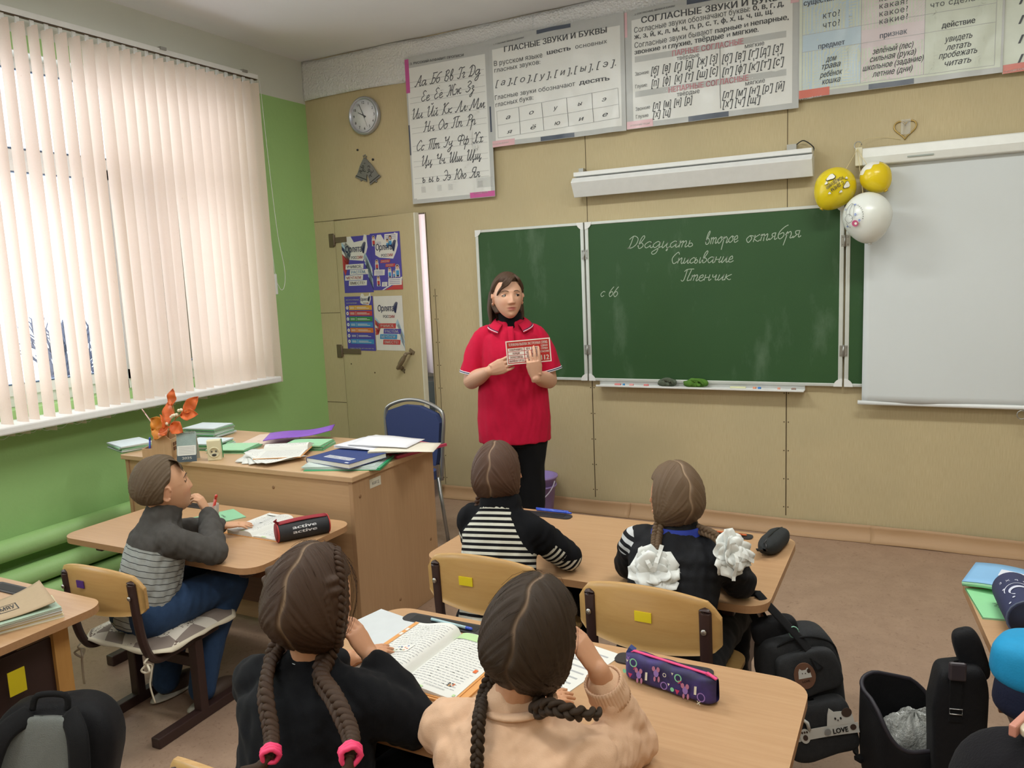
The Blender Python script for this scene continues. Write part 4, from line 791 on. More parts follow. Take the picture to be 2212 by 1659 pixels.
def chair_proto():
    t = bpy.data.objects.new('school_chair', None); link(t); H = .335
    def seat(u, v):
        return None
    pl = rrect(-.19, -.17, .19, .17, .06, 6); MB().prism(pl, (0, 0, H-.006), (1, 0, 0), (0, 1, 0), .011, 0, 1).build('seat', [PLY, PLYE], t, bevel=.003)
    b = MB(); nu, nv = 25, 9
    def bk(u, v, o):                        # curved back with an arched top edge
        x = (u-.5)*.41; e = abs(2*u-1); top = .655-.035*e**2.2-(.03 if e > .97 else .012 if e > .9 else 0); bot = .49-.012*(1-e**2)+.008*e+(.02 if e > .97 else .006 if e > .9 else 0); z = bot+(top-bot)*v
        return (x, -.215-.035*(1-e*e)*1.0-.05*(z-.49)+o, z)
    for o in (0, .011): b.grid(lambda u, v: bk(u, v, o), nu, nv, 0)
    n0 = nu*nv
    for i in range(nu-1):
        for j in (0, nv-1): b.f.append([i*nv+j, (i+1)*nv+j, n0+(i+1)*nv+j, n0+i*nv+j]); b.m.append(1); b.s.append(False)
    for j in range(nv-1):
        for i in (0, nu-1): b.f.append([i*nv+j, i*nv+j+1, n0+i*nv+j+1, n0+i*nv+j]); b.m.append(1); b.s.append(False)
    b.build('backrest', [PLY, PLYE], t)
    for s in (-1, 1):
        x = s*.165; MB().tube(spline([(x, -.235, .605), (x, -.232, .59), (x, -.222, .45), (x, -.205, .36), (x, -.17, .31), (x, -.10, .305), (x, .1, .312)], 5), (.018), 8, flat=.75).build('back_post', TUBE, t, bevel=.003)
        MB().box2((x-.02, -.018, .03), (x+.02, .018, .31)).build('leg', TUBE, t, bevel=.004)
        MB().box2((x-.02, -.21, 0), (x+.02, .19, .038)).build('runner', TUBE, t, bevel=.004)
        MB().ball((x, -.249, .56), (.008, .004, .008), 10).build('bolt', BOLT, t)
    MB().box2((-.16, -.012, .2), (.16, .012, .24)).build('stretcher', TUBE, t, bevel=.003); MB().box2((-.16, -.09, .295), (.16, -.06, .325)).build('seat_rail', TUBE, t, bevel=.003)
    return t
def sticker(t, m, x, z, w=.048, h=.026): MB().box((x, -.2515-.05*(z-.49), z), (w, .0035, h), rot=(.05, 0, .0)).build('sticker', m, t)
C0 = chair_proto()
def chair(label, x, y, rz, src=None, stk=None):
    t = C0 if src is None else copy_tree(C0)
    t.location = (x, y, 0); t.rotation_euler = (0, 0, R(rz)); tag(t, label, 'chair', 'plywood school chairs'); 
    return t
chair('plywood chair with purple sticker and tied seat cushion under the boy', 1.585, -2.855, 2.)
cA = chair('plywood chair with yellow sticker behind the girl in stripes', 2.875, -2.455, 1., 1); cB = chair('plywood chair with yellow sticker behind the girl with white bows', 3.43, -2.50, -2., 1); cC = chair('plywood chair at the bottom edge behind the girl in black', 2.975, -3.545, 0., 1); cD = chair('plywood chair behind the girl in the peach sweater', 3.46, -3.545, -3., 1)
cA.scale = cB.scale = (1, 1, 1.10); cC.scale = cD.scale = (1, 1, 1.06)
sticker(C0, PSTK, -.06, .585, .035, .026); sticker(cA, YSTK, -.045, .575); sticker(cB, YSTK, .0, .575)
# seat cushion
def m_cushion():
    n = NB('patchwork_fabric'); v = n.coord('Object'); ch = n.node('ShaderNodeTexChecker', None, Scale=95., Color1=(*lin('6d5a50'), 1), Color2=(*lin('d9d0c2'), 1)); n.t.links.new(v, ch.inputs['Vector'])
    vo = n.node('ShaderNodeTexVoronoi', None, Scale=11.); n.t.links.new(v, vo.inputs['Vector']); sp = n.node('ShaderNodeSeparateColor'); n.t.links.new(vo.outputs['Color'], sp.inputs[0]); dt = n.node('ShaderNodeTexVoronoi', None, Scale=110.); n.t.links.new(v, dt.inputs['Vector'])
    c = n.mix(n.math('GREATER_THAN', sp.outputs[0], .6), lin('d8d0c4'), ch.outputs['Color']); c2 = n.mix(n.math('LESS_THAN', dt.outputs['Distance'], .35), lin('ddd5c8'), lin('7a6f66')); c = n.mix(n.math('GREATER_THAN', sp.outputs[1], .66), c, c2); c = n.mix(n.math('GREATER_THAN', sp.outputs[2], .82), c, lin('8d8078')); n.col(c); n.set(Roughness=.9); return n.m
cu = thing('seat_cushion', 'patchwork seat cushion tied to the boy chair', 'cushion', (1.585, -2.85, .342), R(2))
LACE = mat('cream_lace', 'd9cfb9', .9)
b = MB()
def cus(u, v):
    a = 2*math.pi*u; s = v; q = .205; x = max(-1, min(1, 1.25*math.cos(a)))*q*s; y = max(-1, min(1, 1.25*math.sin(a)))*q*.92*s; return (x, y, .003+.026*(1-s**4)*(1+.18*math.sin(38*x)*math.sin(38*y)))
b.grid(lambda u, v: cus(u, .02+.98*v), 64, 22, closeu=True); b.build('cover', m_cushion(), cu)
MB().grid(lambda u, v: (lambda p, a: (p[0]*(1+.05*v), p[1]*(1+.05*v), .004-.012*v+.004*math.sin(a*60)*v))(cus(u, 1), u), 240, 3, closeu=True).build('lace_edge', LACE, cu, solid=.002)
for s in (-1, 1):
    MB().tube(spline([(s*.17, -.18, .0), (s*.168, -.225, -.02), (s*.17, -.2, -.04), (s*.175, -.21, -.07), (s*.172, -.215, -.11), (s*.18, -.21, -.17)], 5), .005, 6, flat=.5).tube(spline([(s*.168, -.215, -.03), (s*.15, -.225, -.05), (s*.165, -.22, -.06), (s*.19, -.225, -.045), (s*.168, -.215, -.03)], 4), .004, 6).build('tie', LACE, cu)
# teacher desk
DT = m_wood('light_oak_laminate', 'bd9a74', 'caa984', .42, 'x'); DS = m_wood('oak_laminate_upright', 'ae8a66', 'bc9873', .45, 'z')
DH = .76; D0, D1, E0, E1 = .50, 1.97, -2.17, -1.50
td = thing('teacher_desk', 'large oak teacher desk loaded with papers by the window wall', 'desk', (D0, E0, 0))
MB().box2((0, 0, DH-.025), (D1-D0, E1-E0, DH)).build('desk_top', [DT], td, bevel=.004)
MB().box2((.03, .022, .02), (D1-D0-.035, .04, DH-.025)).build('front_panel', m_wood('oak_front', 'b8946d', 'c6a27b', .42, 'x'), td)
MB().box2((D1-D0-.035, .015, 0), (D1-D0-.013, E1-E0-.03, DH-.025)).build('side_panel', DS, td, bevel=.002); MB().box2((.013, .015, 0), (.035, E1-E0-.03, DH-.025)).build('side_panel', DS, td, bevel=.002)
b = MB()
for y, z in ((.06, .66), (.06, .12), (.58, .3), (.3, .1)): b.ball((D1-D0-.012, y, z), (.002, .008, .008), 10)
for x in (.42, 1.0): b.ball((x, .021, .67), (.008, .002, .008), 10)
b.build('screw_cap', mat('brown_cap', '8f6c4a', .5), td)
b = MB().box2((D1-D0-.0125, .13, .675), (D1-D0-.011, .21, .715)); put_text(b, 'АБВГД', (D1-D0-.0105, .145, .688), (0, 1, 0), (0, 0, 1), .012, .05, 1); b.build('label_sticker', [mat('paper_label', 'd9d5c4', .6), INK], td)
# office chair behind it
oc = thing('office_chair', 'blue upholstered chair with grey tube frame behind the teacher desk', 'chair', (1.37, -1.10, 0), R(172))
BLUE = mat('blue_upholstery', '33416f', .85, .1, 300, bump=.3); GTUBE = mat('grey_tube', 'a7a7a5', .35, metal=.7)
bp_ = [(-.2, .62), (-.215, .74), (-.19, .79), (-.06, .83), (.06, .83), (.19, .79), (.215, .74), (.2, .62), (.17, .48), (-.17, .48)]
MB().prism(bp_, (0, -.21, 0), (1, 0, 0), (0, 0, 1), .035).build('backrest', BLUE, oc, bevel=.014, seg=3)
MB().tube(spline([(-.21, -.21, .40), (-.225, -.22, .62), (-.232, -.23, .76), (-.2, -.235, .815), (-.07, -.24, .856), (.07, -.24, .856), (.2, -.235, .815), (.232, -.23, .76), (.225, -.22, .62), (.21, -.21, .40)], 6), .011, 10).build('back_frame', GTUBE, oc)
MB().prism(rrect(-.22, -.2, .22, .22, .07), (0, 0, .42), (1, 0, 0), (0, 1, 0), .05).build('seat', BLUE, oc, bevel=.015, seg=3)
for sx in (-1, 1):
    for sy in (-1, 1): MB().tube([(sx*.2, sy*.19, .42), (sx*.23, sy*.22, .0)], .011, 10).build('leg', GTUBE, oc)
# bucket by the wall
bk = thing('bucket', 'lilac plastic bucket on the floor by the wall behind the teacher', 'bucket', (1.865, -.16, 0)); LIL = mat('lilac_plastic', '9c86c2', .4)
MB().lathe([(.088, 0), (.092, .004), (.122, .25), (.132, .25), (.132, .262), (.118, .262), (.086, .012)], 36).build('body', LIL, bk); MB().lathe([(.119, .19), (.123, .192), (.124, .2), (.1205, .202)], 36).build('band', LIL, bk)
MB().tube([(.135*math.cos(a)+0, -.10*math.sin(a)-.03, .24-.13*math.sin(a)) for a in [math.pi*k/16 for k in range(17)]], .004, 8).build('handle', mat('pale_handle', 'c9c2d6', .4), bk)
# ---------------------------------------------------------------- books, papers and small things
PAGE = mat('page_paper', 'dcdcd6', .7, .02); PRINT = mat('page_print', 'a9aaac', .8); PRINTD = mat('page_print_dark', '3d3f42', .8); OCV = mat('orange_cover', 'd99a58', .5); LGR = mat('light_green_print', 'b5d39c', .7); CARDB = mat('kraft_card', 'b09a7d', .8, .05, 60)
SHEETB = mat('bluish_sheet', 'd3e0e4', .6); MINT = mat('mint_cover', '9ed3a8', .5); MINTD = mat('green_cover', '5fae78', .5); BLK2 = mat('black_pen', '1c1d20', .4); BPEN = mat('blue_pen', '2c4fc0', .3, coat=.5)
def notebook(label, loc, w, d, h, rz, cover, group=None, name='notebook', cat='notebook', tilt=None, deco=None):
    """closed book: two covers, a spine and a block of pages"""
    t = thing(name, label, cat, loc, rz, group)
    if tilt: t.rotation_euler = (tilt[0], tilt[1], rz)
    c = min(.0018, h*.22); b = MB().box2((-w/2, -d/2, 0), (w/2, d/2, c)).box2((-w/2, -d/2, h-c), (w/2, d/2, h)).box2((-w/2, -d/2, 0), (-w/2+c, d/2, h)); m = [cover]
    if deco: m += deco(b, w, d, h) or []
    b.build('cover', m, t); MB().box2((-w/2+c, -d/2+.002, c), (w/2-.002, d/2-.002, h-c)).build('pages', PAGE, t); return t
def at_(x, y, z=DH): p = px(x, y, 2, z); return Vector((p.x, p.y, z))
rnd = random.Random(21)
def stack(px_, z0, n, w, d, h, rz, label, group, covers, last=None):
    p = at_(*px_, z0+.0); z = z0
    for i in range(n):
        k = i == n-1; notebook(label if not (k and last) else last, (p.x+rnd.uniform(-.008, .008), p.y+rnd.uniform(-.008, .008), z), w, d, h, rz+rnd.uniform(-.08, .08), covers[i % len(covers)], group)
        z += h+.0006
    return z
# stacks of notebooks along the window side of the teacher desk
stack((285, 968), DH, 5, .165, .205, .0065, R(70), 'pale green notebook of the stack at the far left desk corner', 'notebooks in the left corner stack', [MINT, SHEETB, MINTD], 'bluish white notebook topping the left corner stack')
stack((455, 940), DH, 8, .165, .205, .0065, R(96), 'pale green notebook of the tall stack at the back of the desk', 'notebooks in the tall back stack', [MINT, SHEETB, MINTD, SHEETB], 'pale notebook topping the tall stack at the back')
stack((448, 966), DH, 5, .165, .205, .006, R(100), 'green notebook of the stack behind the calendar', 'notebooks behind the calendar', [MINTD, SHEETB, MINT], 'lilac white notebook topping the stack behind the calendar')
stack((508, 972), DH, 3, .165, .205, .006, R(105), 'green notebook of the low stack behind the socket block', 'notebooks behind the socket block', [MINT, MINTD, MINT])
stack((668, 966), DH, 4, .165, .205, .006, R(108), 'green notebook of the stack under the purple folder', 'notebooks under the purple folder', [MINTD, MINT])
# house-shaped pencil box
hb = thing('pencil_box', 'plywood house-shaped pencil box on the teacher desk', 'box', at_(362, 990), R(28)); PW = m_wood('pale_plywood', 'c5a178', 'd2b089', .6, 'z')
b = MB(); t_ = .004
hs = [(-.045, 0), (.045, 0), (.045, .10), (.0, .14), (-.045, .10)]
for y in (-.04, .04): b.prism(hs, (-.005, y+t_/2, 0), (1, 0, 0), (0, 0, 1), t_)
for x in (-.05, .038): b.box2((x, -.04, 0), (x+t_, .04, .10))
b.box2((-.05, -.04, 0), (.04, .04, t_)); b.build('house', PW, hb)
b = MB().box2((-.10, -.04, 0), (-.05, .04, t_)).box2((-.10, -.04, 0), (-.096, .04, .06)).box2((-.10, -.042, 0), (-.05, -.038, .06)).box2((-.10, .038, 0), (-.05, .042, .06)); b.build('low_tray', PW, hb)
b = MB()
for x, z in ((.046, .055), (.046, .08)): pass
for dy in (-.011, .011):
    for dz in (.05, .072): b.box((.0425, dy, dz), (.001, .017, .017))
b.build('window_cutout', mat('dark_cutout', '6e4b34', .9), hb)
hl = hb.location
def pen(label, p, q, r, m, name='pen', tip=None):
    o = bpy.data.objects.new(name, None); link(o); p, q = Vector(p), Vector(q); o.location = p; d = q-p
    MB().tube([(0, 0, 0), d*.85], r, 8).build('barrel', m, o); MB().tube([d*.85, d*.97, d], [r*1.05, r*1.05, r*.5], 8).build('cap', tip or m, o); return tag(o, label, 'pen' if name == 'pen' else name)
RZ = Matrix.Rotation(R(28), 3, 'Z')
for k, (dx, dy, m, lb) in enumerate(((-.08, -.015, BPEN, 'blue pen standing in the low tray of the pencil box, lower one'), (-.07, .01, mat('violet_pen', '4b3fa0', .3), 'violet blue pen standing in the low tray of the pencil box'))):
    q = hl+RZ@Vector((dx, dy, .006)); pen(lb, q, q+RZ@Vector((.012, .004*k, .105+.012*k)), .0045, m)
q = hl+RZ@Vector((-.0, -.01, .01)); pen('pale pink stick leaning out of the house-shaped box', q+Vector((-.0, 0, .08)), q+Vector((-.115, -.02, .235)), .0028, mat('pale_pink_stick', 'd9b3ab', .5), 'stick')
# artificial autumn twig
tw = thing('autumn_twig', 'orange artificial autumn twig with leaves and cream berries in the box', 'twig', hl+Vector((.01, 0, .05)))
LEAF = mat('orange_leaf', 'd8692f', .5, .2, 40); LEAF2 = mat('golden_leaf', 'd98a2e', .5, .2, 40); STEM = mat('twig_stem', 'a8783a', .6); BERRY = mat('cream_berry', 'e8dcc0', .35)
b = MB().tube([(0, 0, -.03), (.01, 0, .06), (.05, .01, .12), (.10, .02, .15)], .0025, 6).tube([(.03, .0, .09), (-.02, .0, .12)], .002, 5).tube([(.05, .01, .12), (.05, .0, .19)], .002, 5); b.build('stem', STEM, tw); tw.scale = (1.25,)*3
def leaf(p, d, l, w, m, nrm):
    d, n = Vector(d).normalized(), Vector(nrm).normalized(); s = d.cross(n).normalized(); b = MB()
    b.grid(lambda u, v: Vector(p)+d*(l*v)+s*(w*(u-.5)*2*math.sin(math.pi*min(1, v*1.02))**.8)+n*(.35*w*(2*u-1)**2-.2*l*v*v+.004*math.sin(v*12)), 7, 9); b.build('leaf', m, tw, solid=.0008)
for p, d, l, w, m, n in (((0, 0, .07), (-.9, -.2, .1), .075, .03, LEAF2, (.2, -1, .5)), ((.0, 0, .08), (-.5, -.4, .5), .07, .028, LEAF2, (.3, -1, .2)), ((.01, -.01, .08), (-.1, -.5, -.3), .06, .03, LEAF2, (.2, -1, .6)), ((.03, 0, .1), (-.4, .2, 1), .09, .026, LEAF, (.3, -1, .1)), ((.05, 0, .17), (.05, 0, 1), .065, .019, LEAF, (.4, -1, 0)), ((.09, .02, .14), (.7, .2, .8), .085, .024, LEAF, (.5, -1, .1)), ((.08, .01, .13), (1, .2, .15), .07, .024, LEAF, (.3, -1, .5)), ((.05, -.01, .1), (.8, -.2, -.3), .07, .027, LEAF, (.3, -1, .5)), ((.03, -.02, .1), (.3, -.5, .3), .06, .03, LEAF, (.2, -1, .4)), ((.02, -.02, .09), (.5, -.5, -.4), .05, .026, LEAF, (.2, -1, .5))): leaf(p, d, l, w, m, n)
b = MB()
for k, (x, y, z) in enumerate(((.095, -.01, .155), (.108, -.01, .158), (.07, -.02, .135), (.08, -.02, .138), (.062, -.02, .13), (.045, -.03, .105), (.088, -.015, .14))): b.ball((x, y, z), .0065, 10)
b.build('berries', BERRY, tw)
# desk calendar
cl = thing('desk_calendar', 'small tent calendar with grey picture page on the teacher desk', 'calendar', at_(408, 994), R(36)); CP = mat('calendar_picture', '8fa3a0', .4, .3, 30); CN = mat('calendar_navy', '3f4e58', .5)
def cal(s, x0, x1, z0, z1, l): 
    f = lambda x, z: Vector((x, s*(.036*(1-z/.135)+l), z)); return [f(x0, z0), f(x1, z0), f(x1, z1), f(x0, z1)]
b = MB().add(cal(-1, -.045, .045, 0, .135, 0), [(0, 1, 2, 3)], 0).add(cal(-1, -.045, .045, 0, .035, .0008), [(0, 1, 2, 3)], 1).add(cal(-1, -.042, .042, .03, .075, .0012), [(0, 1, 2, 3)], 2)
for r_ in range(5): b.add(cal(-1, -.036, .036, .038+.007*r_, .040+.007*r_, .0016), [(0, 1, 2, 3)], 3)
vs, fs = text2d('2025', .03); sx = .045/max(v[0] for v in vs); b.add([(v[0]*sx-.022, -(.036*(1-(v[1]*.016+.012)/.135)+.0016), v[1]*.016+.012) for v in vs], fs, 2)
b.build('front_page', [CP, CN, PAGE, PRINT], cl, solid=.0006); MB().add(cal(1, -.045, .045, 0, .135, 0), [(0, 1, 2, 3)]).build('back_board', PAGE, cl, solid=.0015)
b = MB()
for k in range(12): b.tube([(-.038+.0069*k+.0, .006*math.cos(a), .135+.006*math.sin(a)) for a in (0, 1.05, 2.1, 3.14, 4.2, 5.2)], .0009, 5, closed=True)
b.build('spiral_binding', STEEL, cl)
# socket block
so = thing('socket_block', 'cream surface-mount power socket with green back lying on the desk', 'socket', at_(466, 992), R(40)); CREAM = mat('cream_plastic_socket', 'ddd6b4', .4); GRP = mat('green_plastic', '1f9a5c', .4)
MB().prism([(-.03, 0), (.02, 0), (.008, .098), (-.03, .098)], (-.03, 0, 0), (0, 1, 0), (0, 0, 1), .06).build('body', CREAM, so, bevel=.004)
b = MB().lathe([(.026, 0), (.026, .002), (.02, .002), (.02, -.004)], 28, (0, -.031, .04), RY); 
for x in (-.0095, .0095): b.ball((x, -.0335, .045), (.004, .003, .004), 10, 1)
b.ball((0, -.033, .028), (.011, .003, .006), 12, 1); b.build('face', [CREAM, mat('socket_dark', '3a3a34', .6)], so)
MB().prism([(.021, 0), (.036, .004), (.030, .07), (.022, .092), (.010, .098)], (-.032, 0, 0), (0, 1, 0), (0, 0, 1), .064).build('back_cover', GRP, so, bevel=.003)
# open magazine, papers, folders, blue register
def pages(b, w, d, h, curl, m=0, mt=None, lines=12, seed=0, z0=0., x0=0., roll=0., pic=None):
    rd = random.Random(seed)
    def f(u, v, l=0.): return Vector((x0+w*u-(roll*.25*w*u**3 if roll else 0), d*(v-.5), z0+h*math.sin(math.pi*min(1, u)**.55)*(.55+.45*(1-u))+curl*u**4+roll*max(0, u-.55)**2*4*.05+l))
    b.grid(lambda u, v: f(u, v), 20, 4, m)
    if mt is not None:
        for k in range(lines):
            v = .93-.86*k/lines; u = .08+rd.random()*.04
            while u < .9:
                q = u+rd.uniform(.03, .10)
                if q > .93: break
                for (a, c) in ((u, (u+q)/2), ((u+q)/2, q)): b.add([f(a, v, .0004), f(c, v, .0004), f(c, v+.0075, .0004), f(a, v+.0075, .0004)], [(0, 1, 2, 3)], mt if rd.random() < .95 else mt+1)
                u = q+.018
            if rd.random() < .12: k += 1
    return f
def open_book(name, label, cat, loc, rz, w, d, h1=.012, h2=.008, cover=OCV, seed=1, group=None, extra=None, roll=0.):
    t = thing(name, label, cat, loc, rz, group); MB().box2((-w-.006, -d/2-.006, 0), (w+.006, d/2+.006, .0015)).build('cover', cover, t)
    def blk(sg, h, nm, sd, ro):
        b = MB(); f = pages(b, w, d, h, 0., 0, 1, 23, sd, .003, 0., ro)
        n = 20; ed = [f(i/(n-1), v) for v in (0, 1) for i in range(n)]
        for v in (0, 1):
            a = [f(i/(n-1), v) for i in range(n)]; b.add(a+[(p.x, p.y, .0016) for p in a], [(i, i+1, n+i+1, n+i) for i in range(n-1)], 0)
        e0, e1 = f(1, 0), f(1, 1); b.add([e0, e1, (e1.x, e1.y, .0016), (e0.x, e0.y, .0016)], [(0, 1, 2, 3)], 0)
        if extra: extra(b, f, sg)
        if sg < 0:
            b.v = [(-x, y, z) for x, y, z in b.v]; b.f = [q[::-1] for q in b.f]
        b.build(nm, [PAGE, PRINT, PRINTD, LGR, OCV, BPEN, LEAF], t)
    blk(-1, h1, 'left_page', seed, roll); blk(1, h2, 'right_page', seed+1, 0.); return t
p = at_(618, 984); o = open_book('magazine', 'open magazine with rolled left page lying on the newspapers', 'magazine', (p.x, p.y, DH+.022), R(-62), .15, .21, .03, .006, OCV, 5)
p = at_(565, 985)
for k in range(5):
    b = MB(); sd = k; b.grid(lambda u, v: (-.14+.28*u, -.10+.2*v, .004+.003*math.sin(u*9+sd)+.003*math.cos(v*7+sd*2)), 14, 10); pages(b, .26, .19, .004, 0, 0, 1, 14, 30+k, .0, -.13)
    o = b.build('newspaper', [PAGE, PRINT, PRINTD], solid=.0012); o.location = (p.x+.028*k+.01, p.y-.012*k+.01, DH+.0045*k); o.rotation_euler = (0, 0, R(-60+9*k)); tag(o, ('folded newspaper at the bottom of the loose pile, nearest the socket', 'newspaper second from the bottom of the loose pile', 'newspaper in the middle of the loose pile', 'newspaper fourth up in the loose pile', 'newspaper directly under the open magazine')[k], 'newspaper', 'loose newspapers on the teacher desk')
PUR = mat('purple_folder', '8a56c4', .45); REDF = mat('crimson_folder', 'b83357', .4, coat=.3); GRF = mat('green_folder', '23a06a', .35, coat=.4); CLR = mat('clear_pocket', 'cfdcd8', .2, coat=.5); NAVB = mat('navy_register_cover', '2c3f78', .55, .04, 80); WST = mat('white_strip', 'd5d8e2', .6)
p = at_(650, 952)
b = MB().grid(lambda u, v: (-.17+.34*u, -.09+.18*v+.05*(u-.5)*(1-v), .034+.022*u*u+.004*math.sin(u*7)), 16, 8); o = b.build('folder', PUR, solid=.004); o.location = (p.x, p.y, DH); o.rotation_euler = (0, 0, R(34)); tag(o, 'purple plastic folder lying across green notebooks', 'folder')
p = at_(575, 950); b = MB()
for k in range(3): b.box((.03*k, .02*k, .001+.0012*k), (.2, .28, .001), 0, (0, 0, .2*k)); b.box((.03*k, .02*k-.05, .0018+.0012*k), (.12, .004, .0004), 1, (0, 0, .2*k))
o = b.build('loose_papers', [mat('pinkish_paper', 'ddc8b6', .7), mat('red_rule', 'c98a76', .7)]); o.location = (p.x, p.y, DH); o.rotation_euler = (0, 0, R(20)); tag(o, 'pinkish printed sheets near the back edge of the desk', 'papers')
p = at_(755, 1003)
gf = thing('folder', 'green-edged clear folder stuffed with sheets at the desk front corner', 'folder', (p.x, p.y, DH), R(20)); MB().box2((-.17, -.12, 0), (.17, .12, .003)).box2((.165, -.12, 0), (.178, .12, .012)).build('cover', GRF, gf, bevel=.001)
b = MB()
for k in range(4): b.box((-.008*k, .004*k, .005+.003*k), (.33, .225, .0022), 0, (0, 0, .03*k-.05))
b.build('sheets', CLR, gf)
def reg(b, w, d, h):
    b.box((0.01, -.045, h+.0003), (.18, .036, .0006), 1); b.box((w/2-.03, -d/2+.014, h+.0003), (.022, .01, .0006), 1)
    put_text(b, 'ДОКУМЕНТ О СОСТОЯНИИ', (.01, -.042, h), (1, 0, 0), (0, 1, 0), None, .165, 2, .02, align='C', lift=.001); put_text(b, 'ПРЕПОДАВАНИЯ ПРЕДМЕТОВ', (.01, -.057, h), (1, 0, 0), (0, 1, 0), None, .165, 2, .02, align='C', lift=.001); return [WST, PRINTD]
p = at_(748, 988, .79); notebook('thick navy blue register with white title strip on the desk corner', (p.x, p.y, DH+.018), .30, .215, .022, R(-12), NAVB, None, 'register', 'book', (R(1.5), R(-1), 0), reg)
p = at_(890, 978); o = MB().box2((-.16, -.11, 0), (.16, .11, .004)).box2((-.16, -.11, .004), (.158, -.1, .014)).build('folder', REDF, bevel=.0015); o.location = (p.x-.06, p.y+.05, DH); o.rotation_euler = (0, 0, R(76)); tag(o, 'crimson folder at the right back edge of the desk', 'folder')
p = at_(815, 972); sp = thing('spiral_notebook', 'spiral-bound notebook under the white papers', 'notebook', (p.x, p.y+.04, DH+.02), R(-8)); MB().box2((-.13, -.09, 0), (.13, .09, .02)).build('pages', PAGE, sp); b = MB()
for k in range(22): b.tube([(-.125+.0118*k, -.09+.007*math.cos(a), .01+.012*math.sin(a)) for a in (0, 1.05, 2.1, 3.14, 4.2, 5.2)], .001, 5, closed=True)
b.build('spiral_binding', STEEL, sp)
MB().box2((-.14, -.08, -.018), (.18, .12, -.001)).build('bottom_block', mat('dark_green_block', '4d6a58', .6), sp)
for k, (x, y, r_, dx, lb) in enumerate(((830, 960, 10, 0, 'white sheet pile topmost at the right end of the desk'), (800, 962, -4, -.05, 'white sheets slipping left over the spiral notebook'), (870, 966, 22, .06, 'cream sheets jutting right from the paper pile'))):
    p = at_(x, y, DH+.05); b = MB()
    for j in range(4): b.grid(lambda u, v: (-.15+.3*u, -.105+.21*v, .0018*j+.006*math.sin(2.4*u+j*.4)*(1-.3*v)+.004*v*math.sin(u*5)), 10, 6)
    o = b.build('paper_pile', mat('white_sheet', 'e3e3e8', .6, .02) if k < 2 else mat('cream_sheet', 'ded6c6', .6), solid=.001); o.location = (p.x, p.y+.02, DH+(.053, .045, .04)[k]); o.rotation_euler = (0, 0, R(r_)); tag(o, lb, 'papers')
# ---------------------------------------------------------------- things on the boy's table
B0 = TH+.0005
p = at_(462, 1120, TH); notebook('mint green exercise book under the boy arm', (p.x+.01, p.y, TH), .165, .21, .004, R(-25), mat('mint_exercise_cover', '8fc9a0', .55), deco=lambda b, w, d, h: (put_text(b, 'ТЕТРАДЬ', (0, .03, h), (1, 0, 0), (0, 1, 0), None, .05, 1, align='C', lift=.0006), [PRINTD])[1])
def bookx(b, f, sg):
    b.add([f(.05, .9, .001), f(.95, .9, .001), f(.95, .99, .001), f(.05, .99, .001)], [(0, 1, 2, 3)], 3 if sg > 0 else 0)
    for u, v in ((.35, .45), (.6, .3)): b.add([f(u, v, .0012), f(u+.12, v, .0012), f(u+.12, v+.03, .0012), f(u, v+.02, .0012)], [(0, 1, 2, 3)], 2)
    b.add([f(.3, 0, .001), f(.45, 0, .001), f(.45, .035, .001), f(.3, .035, .001)], [(0, 1, 2, 3)], 3)
p = at_(592, 1142, TH); open_book('textbook', 'open textbook with orange edges on the boy table', 'book', (p.x, p.y, TH), R(-1), .155, .235, .022, .006, OCV, 11, None, bookx, .4)
pc = thing('pencil_case', 'black and red cylindrical pencil case with white lettering on the boy table', 'pencil case', at_(655, 1160, TH)+Vector((0, 0, .038)), R(58))
CAN = mat('black_canvas', '26272b', .7, .1, 200); CRED = mat('red_canvas', '8e1f2b', .7, .1, 200); RPIP = mat('red_piping', 'b8352f', .5)
MB().lathe([(.001, -.10), (.036, -.10), (.038, -.095), (.0385, 0), (.038, .095), (.036, .10), (.001, .10)], 32, rot=Matrix.Rotation(R(90), 3, 'Y')).build('body', CAN, pc)
for x in (-.101, .101):
    MB().lathe([(.001, 0), (.034, .0), (.035, .002), (.001, .003)], 28, (x, 0, 0), Matrix.Rotation(R(90 if x > 0 else -90), 3, 'Y')).build('end_disc', CRED if x < 0 else CAN, pc); MB().tube([(x, .0365*math.cos(a), .0365*math.sin(a)) for a in [k*.3142 for k in range(20)]], .0025, 6, closed=True).build('piping', RPIP, pc)
MB().grid(lambda u, v: (-.095+.19*u, .0395*math.sin(R(-10+40*(v-.5))), .0395*math.cos(R(-10+40*(v-.5)))+.004*math.sin(u*3.1)), 16, 6).build('zip_flap', CRED, pc, solid=.003)
MB().tube([(-.095, -.01, .038), (-.11, -.012, .052), (-.1, -.012, .056)], .003, 6, flat=2.).build('zip_pull', CRED, pc)
b = MB(); wrap = lambda p: Vector((p.x, -.0392*math.cos(R(38)+p.z/.039-R(10)), .0392*math.sin(R(38)+p.z/.039-R(10))))
put_text(b, 'active', (0, 0, -.006), (1, 0, 0), (0, 0, 1), .014, .095, 0, .04, align='C', warp=wrap); put_text(b, 'active', (0, 0, -.024), (1, 0, 0), (0, 0, 1), .014, .095, 0, .04, align='C', warp=wrap); b.build('lettering', mat('white_lettering', 'cfcfd2', .6), pc)
cupm = NB('frosted_plastic'); cupm.col(lin('e9dcd6')); cupm.set(Transmission_Weight=.75, Roughness=.35, IOR=1.1); cupm = cupm.m
p = at_(442, 1140, TH); ct = thing('plastic_cup', 'frosted plastic cup behind the boy wrist', 'cup', (p.x-.01, p.y+.05, TH)); MB().lathe([(.026, 0), (.034, .085), (.033, .085), (.025, .002)], 28).build('body', cupm, ct)
